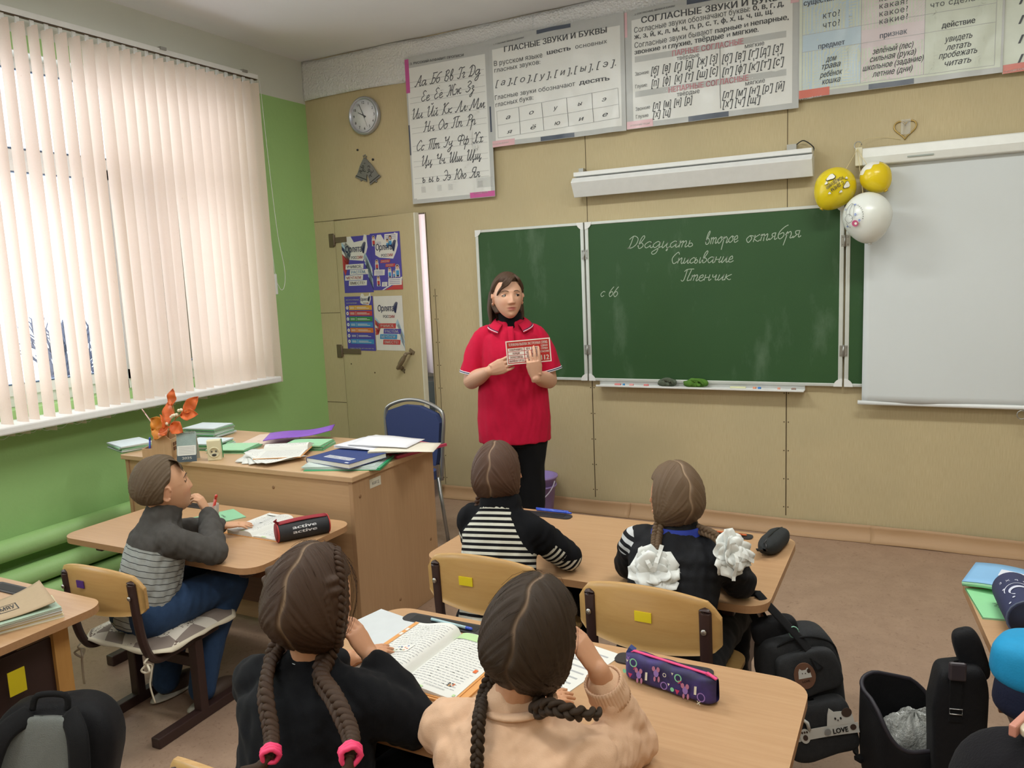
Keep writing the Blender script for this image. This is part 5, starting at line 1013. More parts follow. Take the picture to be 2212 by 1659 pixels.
q = Vector((p.x-.01, p.y+.05, TH+.003)); pen('red marker standing in the frosted cup', q+Vector((-.01, 0, 0)), q+Vector((.028, .012, .125)), .006, mat('red_marker', 'c23222', .3, coat=.5))
# ---------------------------------------------------------------- things on the girls' tables
p = at_(1203, 1110, TH); pen('blue pen in the tray beside the girl in stripes, nearer one', (p.x-.09, p.y-.004, TH+.011), (p.x+.07, p.y-.006, TH+.011), .0045, BPEN); pen('blue pen in the tray beside the girl in stripes, farther one', (p.x-.1, p.y+.011, TH+.011), (p.x+.05, p.y+.009, TH+.011), .0045, BPEN)
pen('orange pencil in the tray behind the white bow', (3.42, -1.858, TH+.010), (3.53, -1.862, TH+.010), .0035, mat('orange_pencil', 'c8602c', .5))
def pouch(t, L, Wd, Ht, m, nm='body', wob=.0):
    b = MB(); b.grid(lambda u, v: (lambda a, s, k: (L/2*(2*v-1), Wd/2*k*(1 if abs(math.cos(a)) > 0 else 1)*math.copysign(abs(math.cos(a))**.7, math.cos(a)), Ht/2+Ht/2*k*math.copysign(abs(math.sin(a))**.75, math.sin(a))*(1 if math.sin(a) < 0 else 1)+wob*math.sin(v*17+a*3)))(2*math.pi*u, v, max(.05, (1-abs(2*v-1)**4.5))**.6), 36, 30, closeu=True); b.build(nm, m, t)
pb = thing('pencil_case', 'black fabric zip pencil case at the right end of the table', 'pencil case', at_(1672, 1185, TH), R(82)); BLKF = mat('black_fabric', '1f2223', .85, .15, 200, bump=.3); pouch(pb, .215, .075, .058, BLKF, wob=.001)
MB().tube([(-.10, .003, .05), (-.05, .004, .0585), (0, .003, .0595), (.05, .002, .0585), (.095, 0, .05)], .0028, 6, flat=.6).build('zip', mat('zip_black', '0f1011', .5), pb)
MB().box((-.118, .012, .03), (.04, .022, .003), 0, (0, .5, .2)).build('tab', BLKF, pb); MB().tube([(-.1, .0, .052), (-.112, -.008, .046), (-.122, -.012, .036)], .003, 6, flat=2).build('zip_pull', BLKM if 'BLKM' in globals() else BLK2, pb)
MB().box2((-.03, -.09, 0), (.03, .09, .0006)).build('desk_tape', TAPE, TA).location = (.46, .02, TH)
# textbook shared in the foreground
TXI = random.Random(4)
def ill(b, f, sg):
    def rc(u0, v0, u1, v1, m, l=.0012):
        n = max(1, int((u1-u0)/.05))
        for k in range(n): a, c = u0+(u1-u0)*k/n, u0+(u1-u0)*(k+1)/n; b.add([f(a, v0, l), f(c, v0, l), f(c, v1, l), f(a, v1, l)], [(0, 1, 2, 3)], m)
    if sg > 0:
        rc(.0, .87, .98, .99, 3); rc(.30, .0, .45, .03, 3)
        for k in range(9): u, v = .72+.025*(k % 4), .14+.02*(k//3); rc(u, v, u+.03, v+.012, (2, 4, 2, 6)[k % 4], .0014)
        rc(.86, .42, .92, .47, 6, .0014); rc(.94, .03, .98, .06, 3, .0014)
        w, fs = text2d('Части речи', .02); b.add([f(.42+v[0]*.085, .91+v[1]*.05, .0016) for v in w], fs, 2)
        w, fs = text2d('упражнение', 0, .3); b.add([f(.4+v[0]*.06, .065+v[1]*.03, .0016) for v in w], fs, 1)
    else:
        rc(.3, .36, .62, .50, 0, .0012)
        for k in range(14): u, v = .32+TXI.random()*.26, .37+TXI.random()*.1; rc(u, v, u+.035, v+.015, (3, 2, 6, 5)[k % 4], .0014)
        rc(.9, .0, .99, .99, 4, .0012)
        for v in (.7, .8): rc(.91, v, .97, v+.05, 0, .0016)
p = at_(930, 1425, TH); tb = open_book('textbook', 'open language textbook with green heading in front of the girl in black', 'book', (2.958, -3.105, TH+.006), R(-2), .165, .295, .030, .012, OCV, 21, None, ill, .25)
MB().box2((-.16, -.16, -.006), (.19, .145, -.0005)).build('workbook_below', OCV, tb)
SLEEV = mat('clear_plastic_sleeve', 'd9dfe3', .15, coat=.8); p = at_(828, 1335, TH)
o = MB().box2((-.12, -.09, 0), (.1, .09, .003)).build('plastic_sleeve', SLEEV, bevel=.001); o.location = (2.735, -3.0, TH); o.rotation_euler = (0, 0, R(-12)); tag(o, 'exercise book in clear sleeve left of the open textbook', 'notebook')
o = MB().box2((-.10, -.14, 0), (.1, .14, .002)).build('worksheet', [PAGE]); b = MB().box2((-.10, -.14, 0), (.1, .14, .002))
for k in range(9): b.box((0.0, -.11+.027*k, .0023), (.16, .006, .0004), 1)
bpy.data.objects.remove(o); o = b.build('worksheet', [PAGE, PRINT]); o.location = (3.275, -3.0, TH); o.rotation_euler = (0, 0, R(-14)); tag(o, 'white worksheet half hidden under the girl in the peach sweater', 'paper')
pen('blue and white pen in the tray above the open textbook', (2.83, -2.905, TH+.010), (2.975, -2.918, TH+.010), .0045, mat('pale_pen', 'a9c6cc', .3), tip=BPEN)
def m_galaxy():
    n = NB('purple_printed_fabric'); v = n.coord('Object'); n.col(n.mix(n.ramp(n.noise(v, 22, 3), .35, .65), lin('241f45'), lin('3d2f72'))); n.set(Roughness=.6); return n.m
pg = thing('pencil_case', 'purple patterned pencil case with pink zip on the foreground table', 'pencil case', at_(1440, 1495, TH)+Vector((.005, .02, 0)), R(-13)); GAL = m_galaxy()
def gal(u, v): 
    a = 2*math.pi*u; k = max(.08, 1-abs(2*v-1)**9)**.5; c, s_ = math.cos(a), math.sin(a); x = .12*(2*v-1); y = .032*k*math.copysign(abs(c)**.45, c); z = .033+.031*(.8+.2*k)*math.copysign(abs(s_)**.5, s_); y *= (1-.30*(z/.066)); return Vector((x, y, z+.0015*math.sin(x*90+a*2)))
MB().grid(gal, 48, 40, closeu=True).build('body', GAL, pg)
HOT = mat('hot_pink_zip', 'e0457f', .5); MB().tube([(-.112, -.0, .058), (-.1, .0, .0665), (.09, .0, .0665), (.112, .0, .056)], .0042, 8, flat=.6).build('zip', HOT, pg); MB().box((.108, -.006, .068), (.028, .008, .003), 0, (0, .2, -.2)).build('zip_pull', HOT, pg); MB().box((-.112, .006, .062), (.016, .018, .016), 0, (0, .5, .2)).build('tab', NAVB, pg)
PM2 = [mat('mint_motif', '7fc9a0', .6), mat('lilac_motif', '8f70b5', .6), mat('raspberry_motif', 'b8325f', .6), mat('cream_motif', 'd5d2c0', .6), mat('rose_motif', 'b0708c', .6)]
b = MB()
def fp(x, z, l=.0014): s = z/.066; return Vector((x, -.0325*(1-.30*s)-.0035-l, z))
def ring(x, z, r, m, w=.003):
    q = [fp(x+r*math.cos(a), z+r*math.sin(a)) for a in [k*.3142 for k in range(21)]]; b.ribbon(q, w, m, (0, -1, 0))
def dsc(x, z, rx, rz_, m, l=.0016, n=12): b.add([fp(x+rx*math.cos(a), z+rz_*math.sin(a), l) for a in [k*2*math.pi/n for k in range(n)]], [tuple(range(n))], m)
ring(-.085, .052, .009, 0); ring(.0, .047, .004, 3, .0015); ring(-.0, .022, .008, 1, .0025); ring(.035, .05, .008, 0); ring(.095, .024, .009, 1, .0025)
for x, z in ((-.068, .028), (-.022, .045), (.055, .028)):
    dsc(x, z, .007, .009, 1); dsc(x-.007, z+.009, .0045, .006, 4, .002); dsc(x+.005, z+.010, .0045, .006, 4, .002); dsc(x+.008, z-.012, .003, .007, 4, .002); dsc(x-.003, z-.014, .003, .006, 4, .002)
for x, z in ((-.048, .03), (.08, .035)): b.add([fp(x-.003, z-.01), fp(x+.003, z-.009), fp(x+.003, z+.01), fp(x-.003, z+.009)], [(0, 1, 2, 3)], 3)
for x, z in ((-.092, .02), (.035, .018)): b.add([fp(x-.006, z+.005), fp(x, z-.006), fp(x+.006, z+.005)], [(0, 1, 2)], 2)
for x, z in ((-.108, .026), (.022, .02)): dsc(x, z, .005, .005, 0)
for x, z in ((-.102, .052), (.02, .055), (.012, .028)): b.add([fp(x-.003, z+.003), fp(x, z-.003), fp(x+.003, z+.003)], [(0, 1, 2)], 3)
for x, z, m in ((-.08, .04, 2), (.04, .042, 2), (.09, .01, 3), (-.1, .06, 1)): b.ribbon([fp(x-.004, z-.004), fp(x+.004, z+.004)], .002, m, (0, -1, 0)); b.ribbon([fp(x-.004, z+.004), fp(x+.004, z-.004)], .002, m, (0, -1, 0))
b.build('print', PM2, pg)
# ---------------------------------------------------------------- right table
LBL = mat('light_blue_cover', '7fb0d8', .5); 
p = at_(2150, 1300, TH); notebook('light green exercise book with black scribbles under the blue one', (4.315, -2.20, TH), .17, .21, .005, R(9), mat('leaf_green_cover', '8fd29a', .55), deco=lambda b, w, d, h: ([b.ribbon([Vector((-.03+.012*k+.008*math.sin(j*2.1+k), -.03+.006*j-.01*(k % 2), h+.0006)) for j in range(6)], .0015, 1, (0, 0, 1)) for k in range(5)], [PRINTD])[1])
n = thing('notebook', 'light blue curled notebook with white label on the right table', 'notebook', (4.355, -2.055, TH+.006), R(-14))
b = MB(); cv = lambda u, v, l=0.: Vector((-.13+.26*u, -.095+.19*v, .016+.012*math.sin(u*3.6+.4)+l)); b.grid(lambda u, v: cv(u, v), 20, 6); b.add([cv(u, v, .0012) for v in (.45, .75) for u in [.3+.06*k for k in range(9)]], [(i, i+1, 9+i+1, 9+i) for i in range(8)], 1); b.build('cover', [LBL, WST], n, solid=.0015); MB().grid(lambda u, v: cv(u, v, -.008)*1., 20, 4).build('pages', MINT, n, solid=.012)
pn = thing('pencil_case', 'navy cylindrical pencil case with white moon print on the right table', 'pencil case', Vector((4.335, -2.30, TH+.052)), R(95)); NVC = mat('navy_canvas', '2c3152', .8, .12, 200)
MB().lathe([(.001, -.11), (.048, -.11), (.051, -.10), (.052, 0), (.051, .10), (.046, .112), (.001, .114)], 36, rot=Matrix.Rotation(R(90), 3, 'Y')).build('body', NVC, pn); MB().tube([(-.108, .05*math.cos(a), .05*math.sin(a)) for a in [k*.3142 for k in range(20)]], .003, 6, closed=True).build('piping', mat('slate_piping', '4a5268', .6), pn)
MB().lathe([(.001, 0), (.046, 0), (.001, .002)], 32, (-.111, 0, 0), Matrix.Rotation(R(-90), 3, 'Y')).build('end_disc', mat('dark_navy_mesh', '1d2134', .9), pn)
b = MB(); wr = lambda x, s: Vector((x, .0532*math.sin(s/.052), .0532*math.cos(s/.052)))
q = [wr(-.03+.026*math.cos(a), .01+.026*math.sin(a)) for a in [R(-60+15*k) for k in range(15)]]+[wr(-.04+.024*math.cos(a), .008+.024*math.sin(a)) for a in [R(140-14*k) for k in range(15)]]; b.add(q, [(i, i+1, 28-i, 29-i) for i in range(14)]); b.ribbon([wr(-.02+.034*math.cos(R(-70+12*k)), .012+.034*math.sin(R(-70+12*k))) for k in range(15)], .002, 0, (0, .3, 1))
for x, s in ((-.08, -.0), (-.07, .03), (.0, .045), (-.09, .045)): b.add([wr(x+.004*math.cos(a), s+.004*math.sin(a)) for a in [k*.785 for k in range(8)]], [tuple(range(8))])
for i, c in enumerate('EXPO'): put_text(b, c, (0, 0, 0), (1, 0, 0), (0, 0, 1), .012, m=0, align='C', warp=lambda p, i=i: wr(.04+p.z-.006*i, .045-.02*i+p.x))
b.build('print', mat('moon_print', 'c3c6d6', .7), pn)
MB().grid(lambda u, v: wr(-.10+.20*u, -.05+.03*(v-.5)*math.sin(math.pi*u)), 20, 6).build('zip_gap', mat('zip_gap', '11131c', .9), pn, solid=.002)
# ---------------------------------------------------------------- left table
for k, (w, d, h, m, lb) in enumerate(((.27, .21, .010, mat('yellowed_cover', 'cfc6a2', .6), 'cream workbook at the bottom of the pile on the left table'), (.26, .20, .012, mat('ochre_book', 'b39a63', .6), 'ochre book second from the bottom of the pile on the left table'), (.255, .2, .006, SHEETB, 'bluish notebook under the kraft book on the left table'), (.25, .195, .006, mat('grey_green_cover', 'a3b8a4', .6), 'grey green notebook second from the top of the left pile'))):
    notebook(lb, (1.585+.006*k, -3.385-.004*k, TH+(0, .0105, .023, .0295)[k]), w, d, h, R(66+2*k), m, 'books piled on the left table', 'book', 'book')
kb = thing('book', 'kraft notebook with cat drawing topping the pile on the left table', 'book', (1.585, -3.40, TH+.036), R(70)); b = MB(); kv = lambda u, v, l=0.: Vector((-.125+.25*u, -.095+.19*v, .004+.035*max(0, u-.45)**2*3*(.4+.6*v)+l))
b.grid(lambda u, v: kv(u, v), 18, 10); b.build('cover', CARDB, kb, solid=.0025)
b = MB(); b.ribbon([kv(.1+.12*math.cos(R(200-14*k))+.15, .35+.25*math.sin(R(200-14*k)), .002) for k in range(12)], .006, 0, (0, 0, 1)); b.add([kv(.2+.10*math.cos(a)*(1.1), .32+.14*math.sin(a), .0022) for a in [k*.449 for k in range(14)]], [tuple(range(14))], 0)
for u, v in ((.19, .36), (.24, .36)): b.add([kv(u+.018*math.cos(a), v+.02*math.sin(a), .0026) for a in [k*.785 for k in range(8)]], [tuple(range(8))], 1)
b.ribbon([kv(u, v, .002) for u, v in ((.45, .3), (.65, .3), (.65, .6), (.45, .6), (.45, .3))], .004, 0, (0, 0, 1)); put_text(b, 'МЯУ', (0, 0, 0), (1, 0, 0), (0, 1, 0), .035, .035, 0, .02, warp=lambda p: kv(.47+p.x/.22, .38+p.y/.2, .0026)); b.build('drawing', [PRINTD, PAGE], kb)
# ---------------------------------------------------------------- people: building blocks
def sst(a, b, x): t = max(0., min(1., (x-a)/(b-a))); return t*t*(3-2*t)
def ga(x, s): return math.exp(-(x/s)**2)
def head_pt(dx, dy, dz, kid=0., face=True):
    """point of the head surface (adult metres, y forward) in direction d"""
    x, y, z = .0735*dx, (.094 if dy > 0 else .099)*dy, .113*dz
    if z > 0: y *= 1-.05*(z/.113)**2*(dy > 0); x *= 1+.03*ga(z-.05, .05)
    else:
        t = -z/.113; x *= 1-(.20-.02*kid)*t**2.; y = y*(1-(.42*t**1.2 if dy < 0 else .08*t*t))+.042*t*t
    if face and dy > .1:
        w = sst(.1, .5, dy); ax = abs(x); q = 0
        pr = sst(.022, -.032, z) if z > -.034 else ga(z+.034, .0055)
        q += (.021-.006*kid)*pr*ga(x, .0075+.006*pr)+.0065*ga(ax-.0125, .006)*ga(z+.033, .0065)
        q += -.0095*ga(ax-.0315, .0145)*ga(z-.006, .011)+.003*ga(z-.026, .008)*ga(ax-.025, .025)+(.003+.003*kid)*ga(ax-.042, .018)*ga(z+.03, .02)
        q += .0055*ga(x, .017)*ga(z+.0555, .0045)+.0062*ga(x, .0145)*ga(z+.0675, .005)-.0035*ga(x, .022)*ga(z+.0612, .0022)-.002*ga(x, .015)*ga(z+.079, .005)+.006*ga(x, .017)*ga(z+.096, .012)
        y += q*w
    return Vector((x, y, z))
def head_mb(M, s=1., kid=0., nu=150, nv=104):
    b = MB()
    def f(u, v):
        a = 2*math.pi*u; c = math.pi*(v-.5)*.9995; return M@(head_pt(math.sin(a)*math.cos(c), math.cos(a)*math.cos(c), math.sin(c), kid)*s)
    b.grid(f, nu, nv, closeu=True)
    k = nv; b.f.append([i*k for i in range(nu)]); b.f.append([i*k+k-1 for i in range(nu)][::-1]); b.m += [0, 0]; b.s += [True, True]
    for sx in (-1, 1):                      # ears
        e = MB(); Re = Euler((R(-12), 0, R(-22*sx))).to_matrix(); c = Vector((sx*.0745, -.008, -.012))
        e.ball((0, 0, 0), (.0065, .0155, .028), 14); e.tube([Vector((sx*.006, .0155*math.cos(R(t))-.001, .027*math.sin(R(t)))) for t in range(20, 330, 20)], .0042, 8); e.ball((sx*.003, .004, -.026), (.005, .007, .008), 8)
        e.v = [M@((Re@Vector(v)+c)*s) for v in e.v]; b.join(e)
    return b
def remesh(b, voxel, smooth=3, fac=.5):
    me = bpy.data.meshes.new('t'); me.from_pydata(b.v, [], b.f); o = bpy.data.objects.new('t', me); COL.objects.link(o)
    m = o.modifiers.new('r', 'REMESH'); m.mode = 'VOXEL'; m.voxel_size = voxel
    if smooth: q = o.modifiers.new('s', 'SMOOTH'); q.factor = fac; q.iterations = smooth
    dg = bpy.context.evaluated_depsgraph_get(); r = bpy.data.meshes.new_from_object(o.evaluated_get(dg)); bpy.data.objects.remove(o); bpy.data.meshes.remove(me)
    r.polygons.foreach_set('use_smooth', [True]*len(r.polygons)); r.materials.clear(); return r
def coords(me): a = np.empty(len(me.vertices)*3); me.vertices.foreach_get('co', a); return a.reshape(-1, 3)
def setco(me, a): me.vertices.foreach_set('co', a.ravel()); me.update()
def setattr_(me, name, arr): at = me.attributes.new(name, 'FLOAT', 'POINT'); at.data.foreach_set('value', np.asarray(arr, dtype=np.float32))
def put_mesh(name, me, m, parent):
    me.name = name
    for q in (m if isinstance(m, (list, tuple)) else [m]): me.materials.append(q)
    return link(bpy.data.objects.new(name, me), parent)
def wrinkle(me, amp, freq, seed=0, aniso=(1, 1, 1)):    # gentle cloth folds along the normals
    c = coords(me)*np.array(aniso)*freq; n = np.empty(len(me.vertices)*3); me.vertices.foreach_get('normal', n); n = n.reshape(-1, 3); rs = np.random.RandomState(seed); h = np.zeros(len(c))
    for k in range(7):
        d = rs.normal(size=3); d /= np.linalg.norm(d); ph = rs.uniform(0, 6); e = rs.normal(size=3)
        h += np.sin(c@d*(1+.5*k)+ph+1.6*np.sin(c@e*.5+ph))/(1+.4*k)
    setco(me, coords(me)+n*(amp*h/2.2)[:, None])
def hand(b, wr, d, pn, s=1., curl=(.4, .5, .55, .6), spread=.06, thumb=(.6, .5, .35), side=1, flat=1.):
    """wr wrist, d towards the fingers, pn the way the palm faces, side = +1 when the thumb lies on d x pn"""
    wr, d = Vector(wr), Vector(d).normalized(); pn = Vector(pn); pn = (pn-d*pn.dot(d)).normalized(); l = d.cross(pn)*side
    L = .092*s; b.tube([wr-d*.02*s, wr, wr+d*.03*s, wr+d*.065*s, wr+d*L], [(.024*s, .019*s), (.026*s, .019*s), (.036*s, .017*s), (.042*s, .0145*s), (.038*s, .0115*s)], 12, up=pn)
    tips = []
    for k, (off, ln, r) in enumerate(((.0305, .072, .0079), (.0103, .080, .0082), (-.0103, .075, .0079), (-.0292, .059, .0070))):
        p = wr+d*(L-.004*s-(.006*s if k == 3 else 0))+l*(off*s); v = (d+l*(off/.03*spread)).normalized(); pts = [p-v*.018*s, p]; a = curl[k] if hasattr(curl, '__len__') else curl
        ax = v.cross(pn).normalized()
        for j, f in enumerate((.45, .30, .25)):
            v = (Matrix.Rotation(a*(.9, 1.15, .75)[j], 3, ax)@v).normalized(); pts.append(pts[-1]+v*ln*f*s)
        b.tube(pts, [r*s*1.02, r*s*1.1, r*s*1.05, r*s*.95, r*s*.72], 10, up=l); b.ball(pts[-1], r*s*.74, 8); tips.append(pts[-1])
    t0 = wr+d*.022*s+l*.020*s; v = (l*thumb[0]+d*thumb[1]+pn*thumb[2]).normalized(); t1 = t0+v*.042*s; v2 = (v*.6+d*.6+pn*.1).normalized(); t2 = t1+v2*.032*s; t3 = t2+v2*.024*s
    b.tube([t0-v*.012*s, t0, t1, t2, t3], [.014*s, .0145*s, .0112*s, .0098*s, .0074*s], 10, up=pn); b.ball(t3, .0074*s, 8)
    return tips
def limb(b, pts, rad, n=26, sub=6):
    p = spline(pts, sub); rr = []
    for i in range(len(p)):
        t = i/sub; k = min(int(t), len(rad)-2); f = t-k; rr.append(rad[k]+(rad[k+1]-rad[k])*(f*f*(3-2*f)))
    b.tube(p, rr, n); b.ball(p[0], rr[0], 22); b.ball(p[-1], rr[-1], 22); return b
def m_skin(name, c, lip='b0615a', warm=.0):
    n = NB(name); w = n.coord('Object'); a = n.noise(w, 9, 3); base = n.mix(a, lin(c), tuple(min(1, x*1.06) for x in lin(c))); base = n.mix(n.attr('lip'), base, lin(lip)); base = n.mix(n.math('MULTIPLY', n.attr('flush'), .5), base, lin('c98268')); n.col(base)
    n.set(Roughness=.5, Specular_IOR_Level=.4, Subsurface_Weight=.12, Subsurface_Radius=(.012, .005, .003)); n.bump(n.noise(w, 420, 3), .06); return n.m
def m_hair(name, c1, c2, scalp='a58a72'):
    n = NB(name); s = n.attr('strand'); w = n.node('ShaderNodeTexNoise', {'noise_dimensions': '1D'}, Scale=1., Detail=9., Roughness=.8); n.put(w.inputs['W'], n.math('MULTIPLY', s, 55.)); f = w.outputs['Fac']
    c = n.mix(n.ramp(f, .32, .68), lin(c1), lin(c2)); c = n.mix(n.math('MULTIPLY', n.attr('part'), .75), c, lin(scalp)); n.col(c); n.set(Roughness=.48, Specular_IOR_Level=.28); n.bump(f, .4, .003); return n.m
def m_cloth(name, c, bump=.35, scale=500, rough=.9, var=.08):
    n = NB(name); w = n.coord('Object'); c = lin(c); f = n.noise(w, 60, 3); n.col(n.mix(f, tuple(x*(1-var) for x in c), tuple(min(1, x*(1+var)) for x in c))); n.set(Roughness=rough, Specular_IOR_Level=.2, Sheen_Weight=.03); n.bump(n.noise(w, scale, 2), bump); return n.m
def finish_body(b, name, voxel, skin, parent, Mh, s, smooth=3):
    me = remesh(b, voxel, smooth); c = coords(me); Mi = np.array(Mh.inverted()); h = (c@Mi[:3, :3].T+Mi[:3, 3])/s; x, y, z = h.T
    front = (y > .05)
    lip = np.exp(-(x/.021)**4)*np.exp(-((z+.0615)/.0085)**4)*front; fl = (np.exp(-((np.abs(x)-.04)/.02)**2-((z+.035)/.018)**2)*.6+np.exp(-(x/.012)**2-((z+.033)/.01)**2)*.5)*front+.7*np.exp(-((np.abs(x)-.082)/.012)**2-((z+.01)/.035)**2-((y+.01)/.03)**2)
    setattr_(me, 'lip', np.clip(lip, 0, 1)); setattr_(me, 'flush', np.clip(fl, 0, 1)); return put_mesh(name, me, skin, parent)
EYEW = mat('eye_white', 'd9d3cb', .3); IRIS = mat('brown_iris', '2a1d16', .2); BROW = mat('brow_hair', '3b2c24', .8); LASH = mat('lash_line', '2e2320', .8)
def eyes(parent, Mh, s, gaze=(0, 0), kid=0., brow=True, lidc=None):
    for sx in (-1, 1):
        c = head_pt(*(Vector((.032*sx/.0735, .93, .06)).normalized()), kid); c = Vector((.0315*sx, c.y-.0075, .0055)); e = MB()
        e.ball((0, 0, 0), (.0125, .0125, .0112), 20, 0); g = Vector((gaze[0], 1, gaze[1])).normalized(); rt = Vector((0, 0, 1)).rotation_difference(g).to_matrix(); e.lathe([(.0056, .0112), (.0056, .01215), (.003, .01268)], 16, rot=rt, m=1)
        e.v = [Mh@((Vector(v)+c)*s) for v in e.v]; e.build('eye', [EYEW, IRIS], parent)
        l = MB(); up = [Vector((c.x+.0165*t, c.y+.0122-.0065*t*t, c.z+.0050*(1-t*t)-.0012*sx*t)) for t in [k/5-1 for k in range(11)]]; lo = [Vector((c.x+.0155*t, c.y+.0112-.006*t*t, c.z-.0066*(1-t*t))) for t in [k/5-1 for k in range(11)]]
        l.tube(up, [.0007]+[.0015]*9+[.0007], 6, 1); l.tube(lo, .0006, 6, 1)
        for (row, sg) in ((up, 1), (lo, -1)):  # lids
            l.grid(lambda u, v: Vector((row[int(u*10)].x*(1), row[int(u*10)].y-.0055*v*v, row[int(u*10)].z+sg*.0085*v)), 11, 4, 0)
        l.v = [Mh@(Vector(v)*s) for v in l.v]; l.build('eyelid', [lidc, LASH], parent)
        if brow:
            q = []
            for k in range(9): t = k/8; x = sx*(.013+.042*t); z = .0245+.006*math.sin(math.pi*min(1, t*1.2))-.004*t; d = Vector((x/.0735, .9*(1-.35*t*t), z/.113)).normalized(); p = head_pt(*d, kid); q.append(Mh@(Vector((x, p.y+.0015, z))*s))
            MB().tube(q, [.0014*s]+[.0030*s]*5+[.0024*s, .0018*s, .0008*s], 6, flat=.5).build('eyebrow', BROW, parent)
def hair_cap(name, Mh, s, kid, m, parent, region, off=.013, root=None, nu=190, nv=130, part=True, extra=None, seed=0, comb=None):
    """hair shell lying on the head; strands run from the middle parting to the braid roots"""
    b = MB(); st = []; pt = []; rd = random.Random(seed); ph = [rd.uniform(0, 6) for _ in range(6)]
    def f(u, v):
        a = 2*math.pi*u; c = math.pi*(v-.5)*.9995; d = Vector((math.sin(a)*math.cos(c), math.cos(a)*math.cos(c), math.sin(c))); p = head_pt(*d, kid, False); r = region(d); sgn = 1 if d.x > 0 else -1
        if comb: sl = comb(d)
        else:
            rv = Vector((root[0]*sgn, root[1], root[2])).normalized(); n = rv.cross(d); q = Vector((0, n.z, -n.y)); q = q if q.dot(d-rv*d.dot(rv)) > 0 else -q; sl = math.atan2(q.z, q.y)
            if sl < -2.6: sl += 2*math.pi
        st.append(sl*2+sgn*7); pl = 0.
        o = -.012+(off+.012)*r
        if part: x = abs(p.x+.003*math.sin(9*sl+ph[5])); pl = ga(x, .0024)*(r > .6); o -= .0045*ga(x, .004)*r; pl *= part(d) if callable(part) else 1
        o += r*(.0010*math.sin(sl*23+ph[0]+2*math.sin(sl*7))+.0006*math.sin(sl*61+ph[1]+3*math.sin(sl*11))+.0005*math.sin(sl*127+ph[2]+2*math.sin(sl*17)))*sst(.02, .25, abs(d.x) if part else 1)
        if extra: o += extra(d)*r
        pt.append(pl); nrm = Vector((p.x/.0735**2, p.y/.095**2, p.z/.113**2)).normalized(); return Mh@((p+nrm*o)*s)
    b.grid(f, nu, nv, closeu=True); b.f.append([i*nv for i in range(nu)]); b.f.append([i*nv+nv-1 for i in range(nu)][::-1]); b.m += [0, 0]; b.s += [True, True]
    o = b.build(name, m, parent); setattr_(o.data, 'strand', st); setattr_(o.data, 'part', pt); return o
def braid(path, r0, r1, m, parent, turns=7., name='braid', n=14, seed=0, tail=None):
    P = spline(path, 14); k = len(P); b = MB(); st = []; up = Vector((0, -1, 0.2)); K = 150
    def at(t):
        x = t*(k-1); i = min(int(x), k-2); f = x-i; return P[i]*(1-f)+P[i+1]*f
    for j in range(3):
        ring = []; rad = []
        for i in range(K+1):
            t = i/K; p = at(t); tg = (at(min(1, t+.02))-at(max(0, t-.02))).normalized(); sd = tg.cross(up).normalized(); bn = sd.cross(tg).normalized(); w = r0+(r1-r0)*t; ph = 2*math.pi*(turns*t+j/3)
            ring.append(p+sd*(w*.62*math.sin(ph))+bn*(w*.38*math.sin(2*ph))); e = min(1, 4*t+.3)
            rad.append((w*.44*e, w*.38*e))
        c0 = len(b.v); b.tube(ring, rad, n); st += [j*3.+q*.35 for i in range(K+1) for q in [abs(x-n/2) for x in range(n)]]
    if tail:
        c0 = len(b.v); b.tube(spline(tail, 6), [r1*.55]+[r1*(.75-.6*abs(2*q/(len(spline(tail, 6))-1)-.7)) for q in range(len(spline(tail, 6))-2)]+[.001], n); st += [q*.3 for i in range(len(spline(tail, 6))) for q in range(n)]
    o = b.build(name, m, parent); setattr_(o.data, 'strand', st); setattr_(o.data, 'part', [0.]*len(st)); return o
def headM(c, yaw, pitch=0., roll=0.): return Matrix.Translation(Vector(c))@Matrix.Rotation(R(yaw), 4, 'Z')@Matrix.Rotation(R(pitch), 4, 'X')@Matrix.Rotation(R(roll), 4, 'Y')
def scrunchie(p, d, r, m, parent, name='hair_tie', w=.006):
    d = Vector(d).normalized(); a = d.orthogonal().normalized(); c = d.cross(a); b = MB()
    for k in range(3): b.tube([Vector(p)+d*(w*.8*(k-1))+(a*math.cos(t)+c*math.sin(t))*(r*(1+.08*math.sin(5*t+k))) for t in [j*.3927 for j in range(16)]], w*.6, 8, closed=True)
    return b.build(name, m, parent)
# ---------------------------------------------------------------- people
V = Vector
def person(label, base): return thing('person', label, 'person', base)
def settle(t):                              # meshes were drawn in room coordinates
    for c in t.children: c.location = -t.location
def torso(b, secs, fwd, n=28): b.tube([p for p, a, c in secs], [(a, c) for p, a, c in secs], n, up=fwd)
def spl_secs(secs, k=4):
    pts = spline([s[0] for s in secs], k); out = []
    for i, p in enumerate(pts):
        t = i/k; j = min(int(t), len(secs)-2); f = t-j; f = f*f*(3-2*f); out.append((p, secs[j][1]+(secs[j+1][1]-secs[j][1])*f, secs[j][2]+(secs[j+1][2]-secs[j][2])*f))
    return out
SK_T = m_skin('fair_skin', 'd0a287'); SK_K = m_skin('child_skin', 'c4916f', 'a9665a'); SK_K2 = m_skin('child_skin_light', 'cc9d7c', 'a9665a')
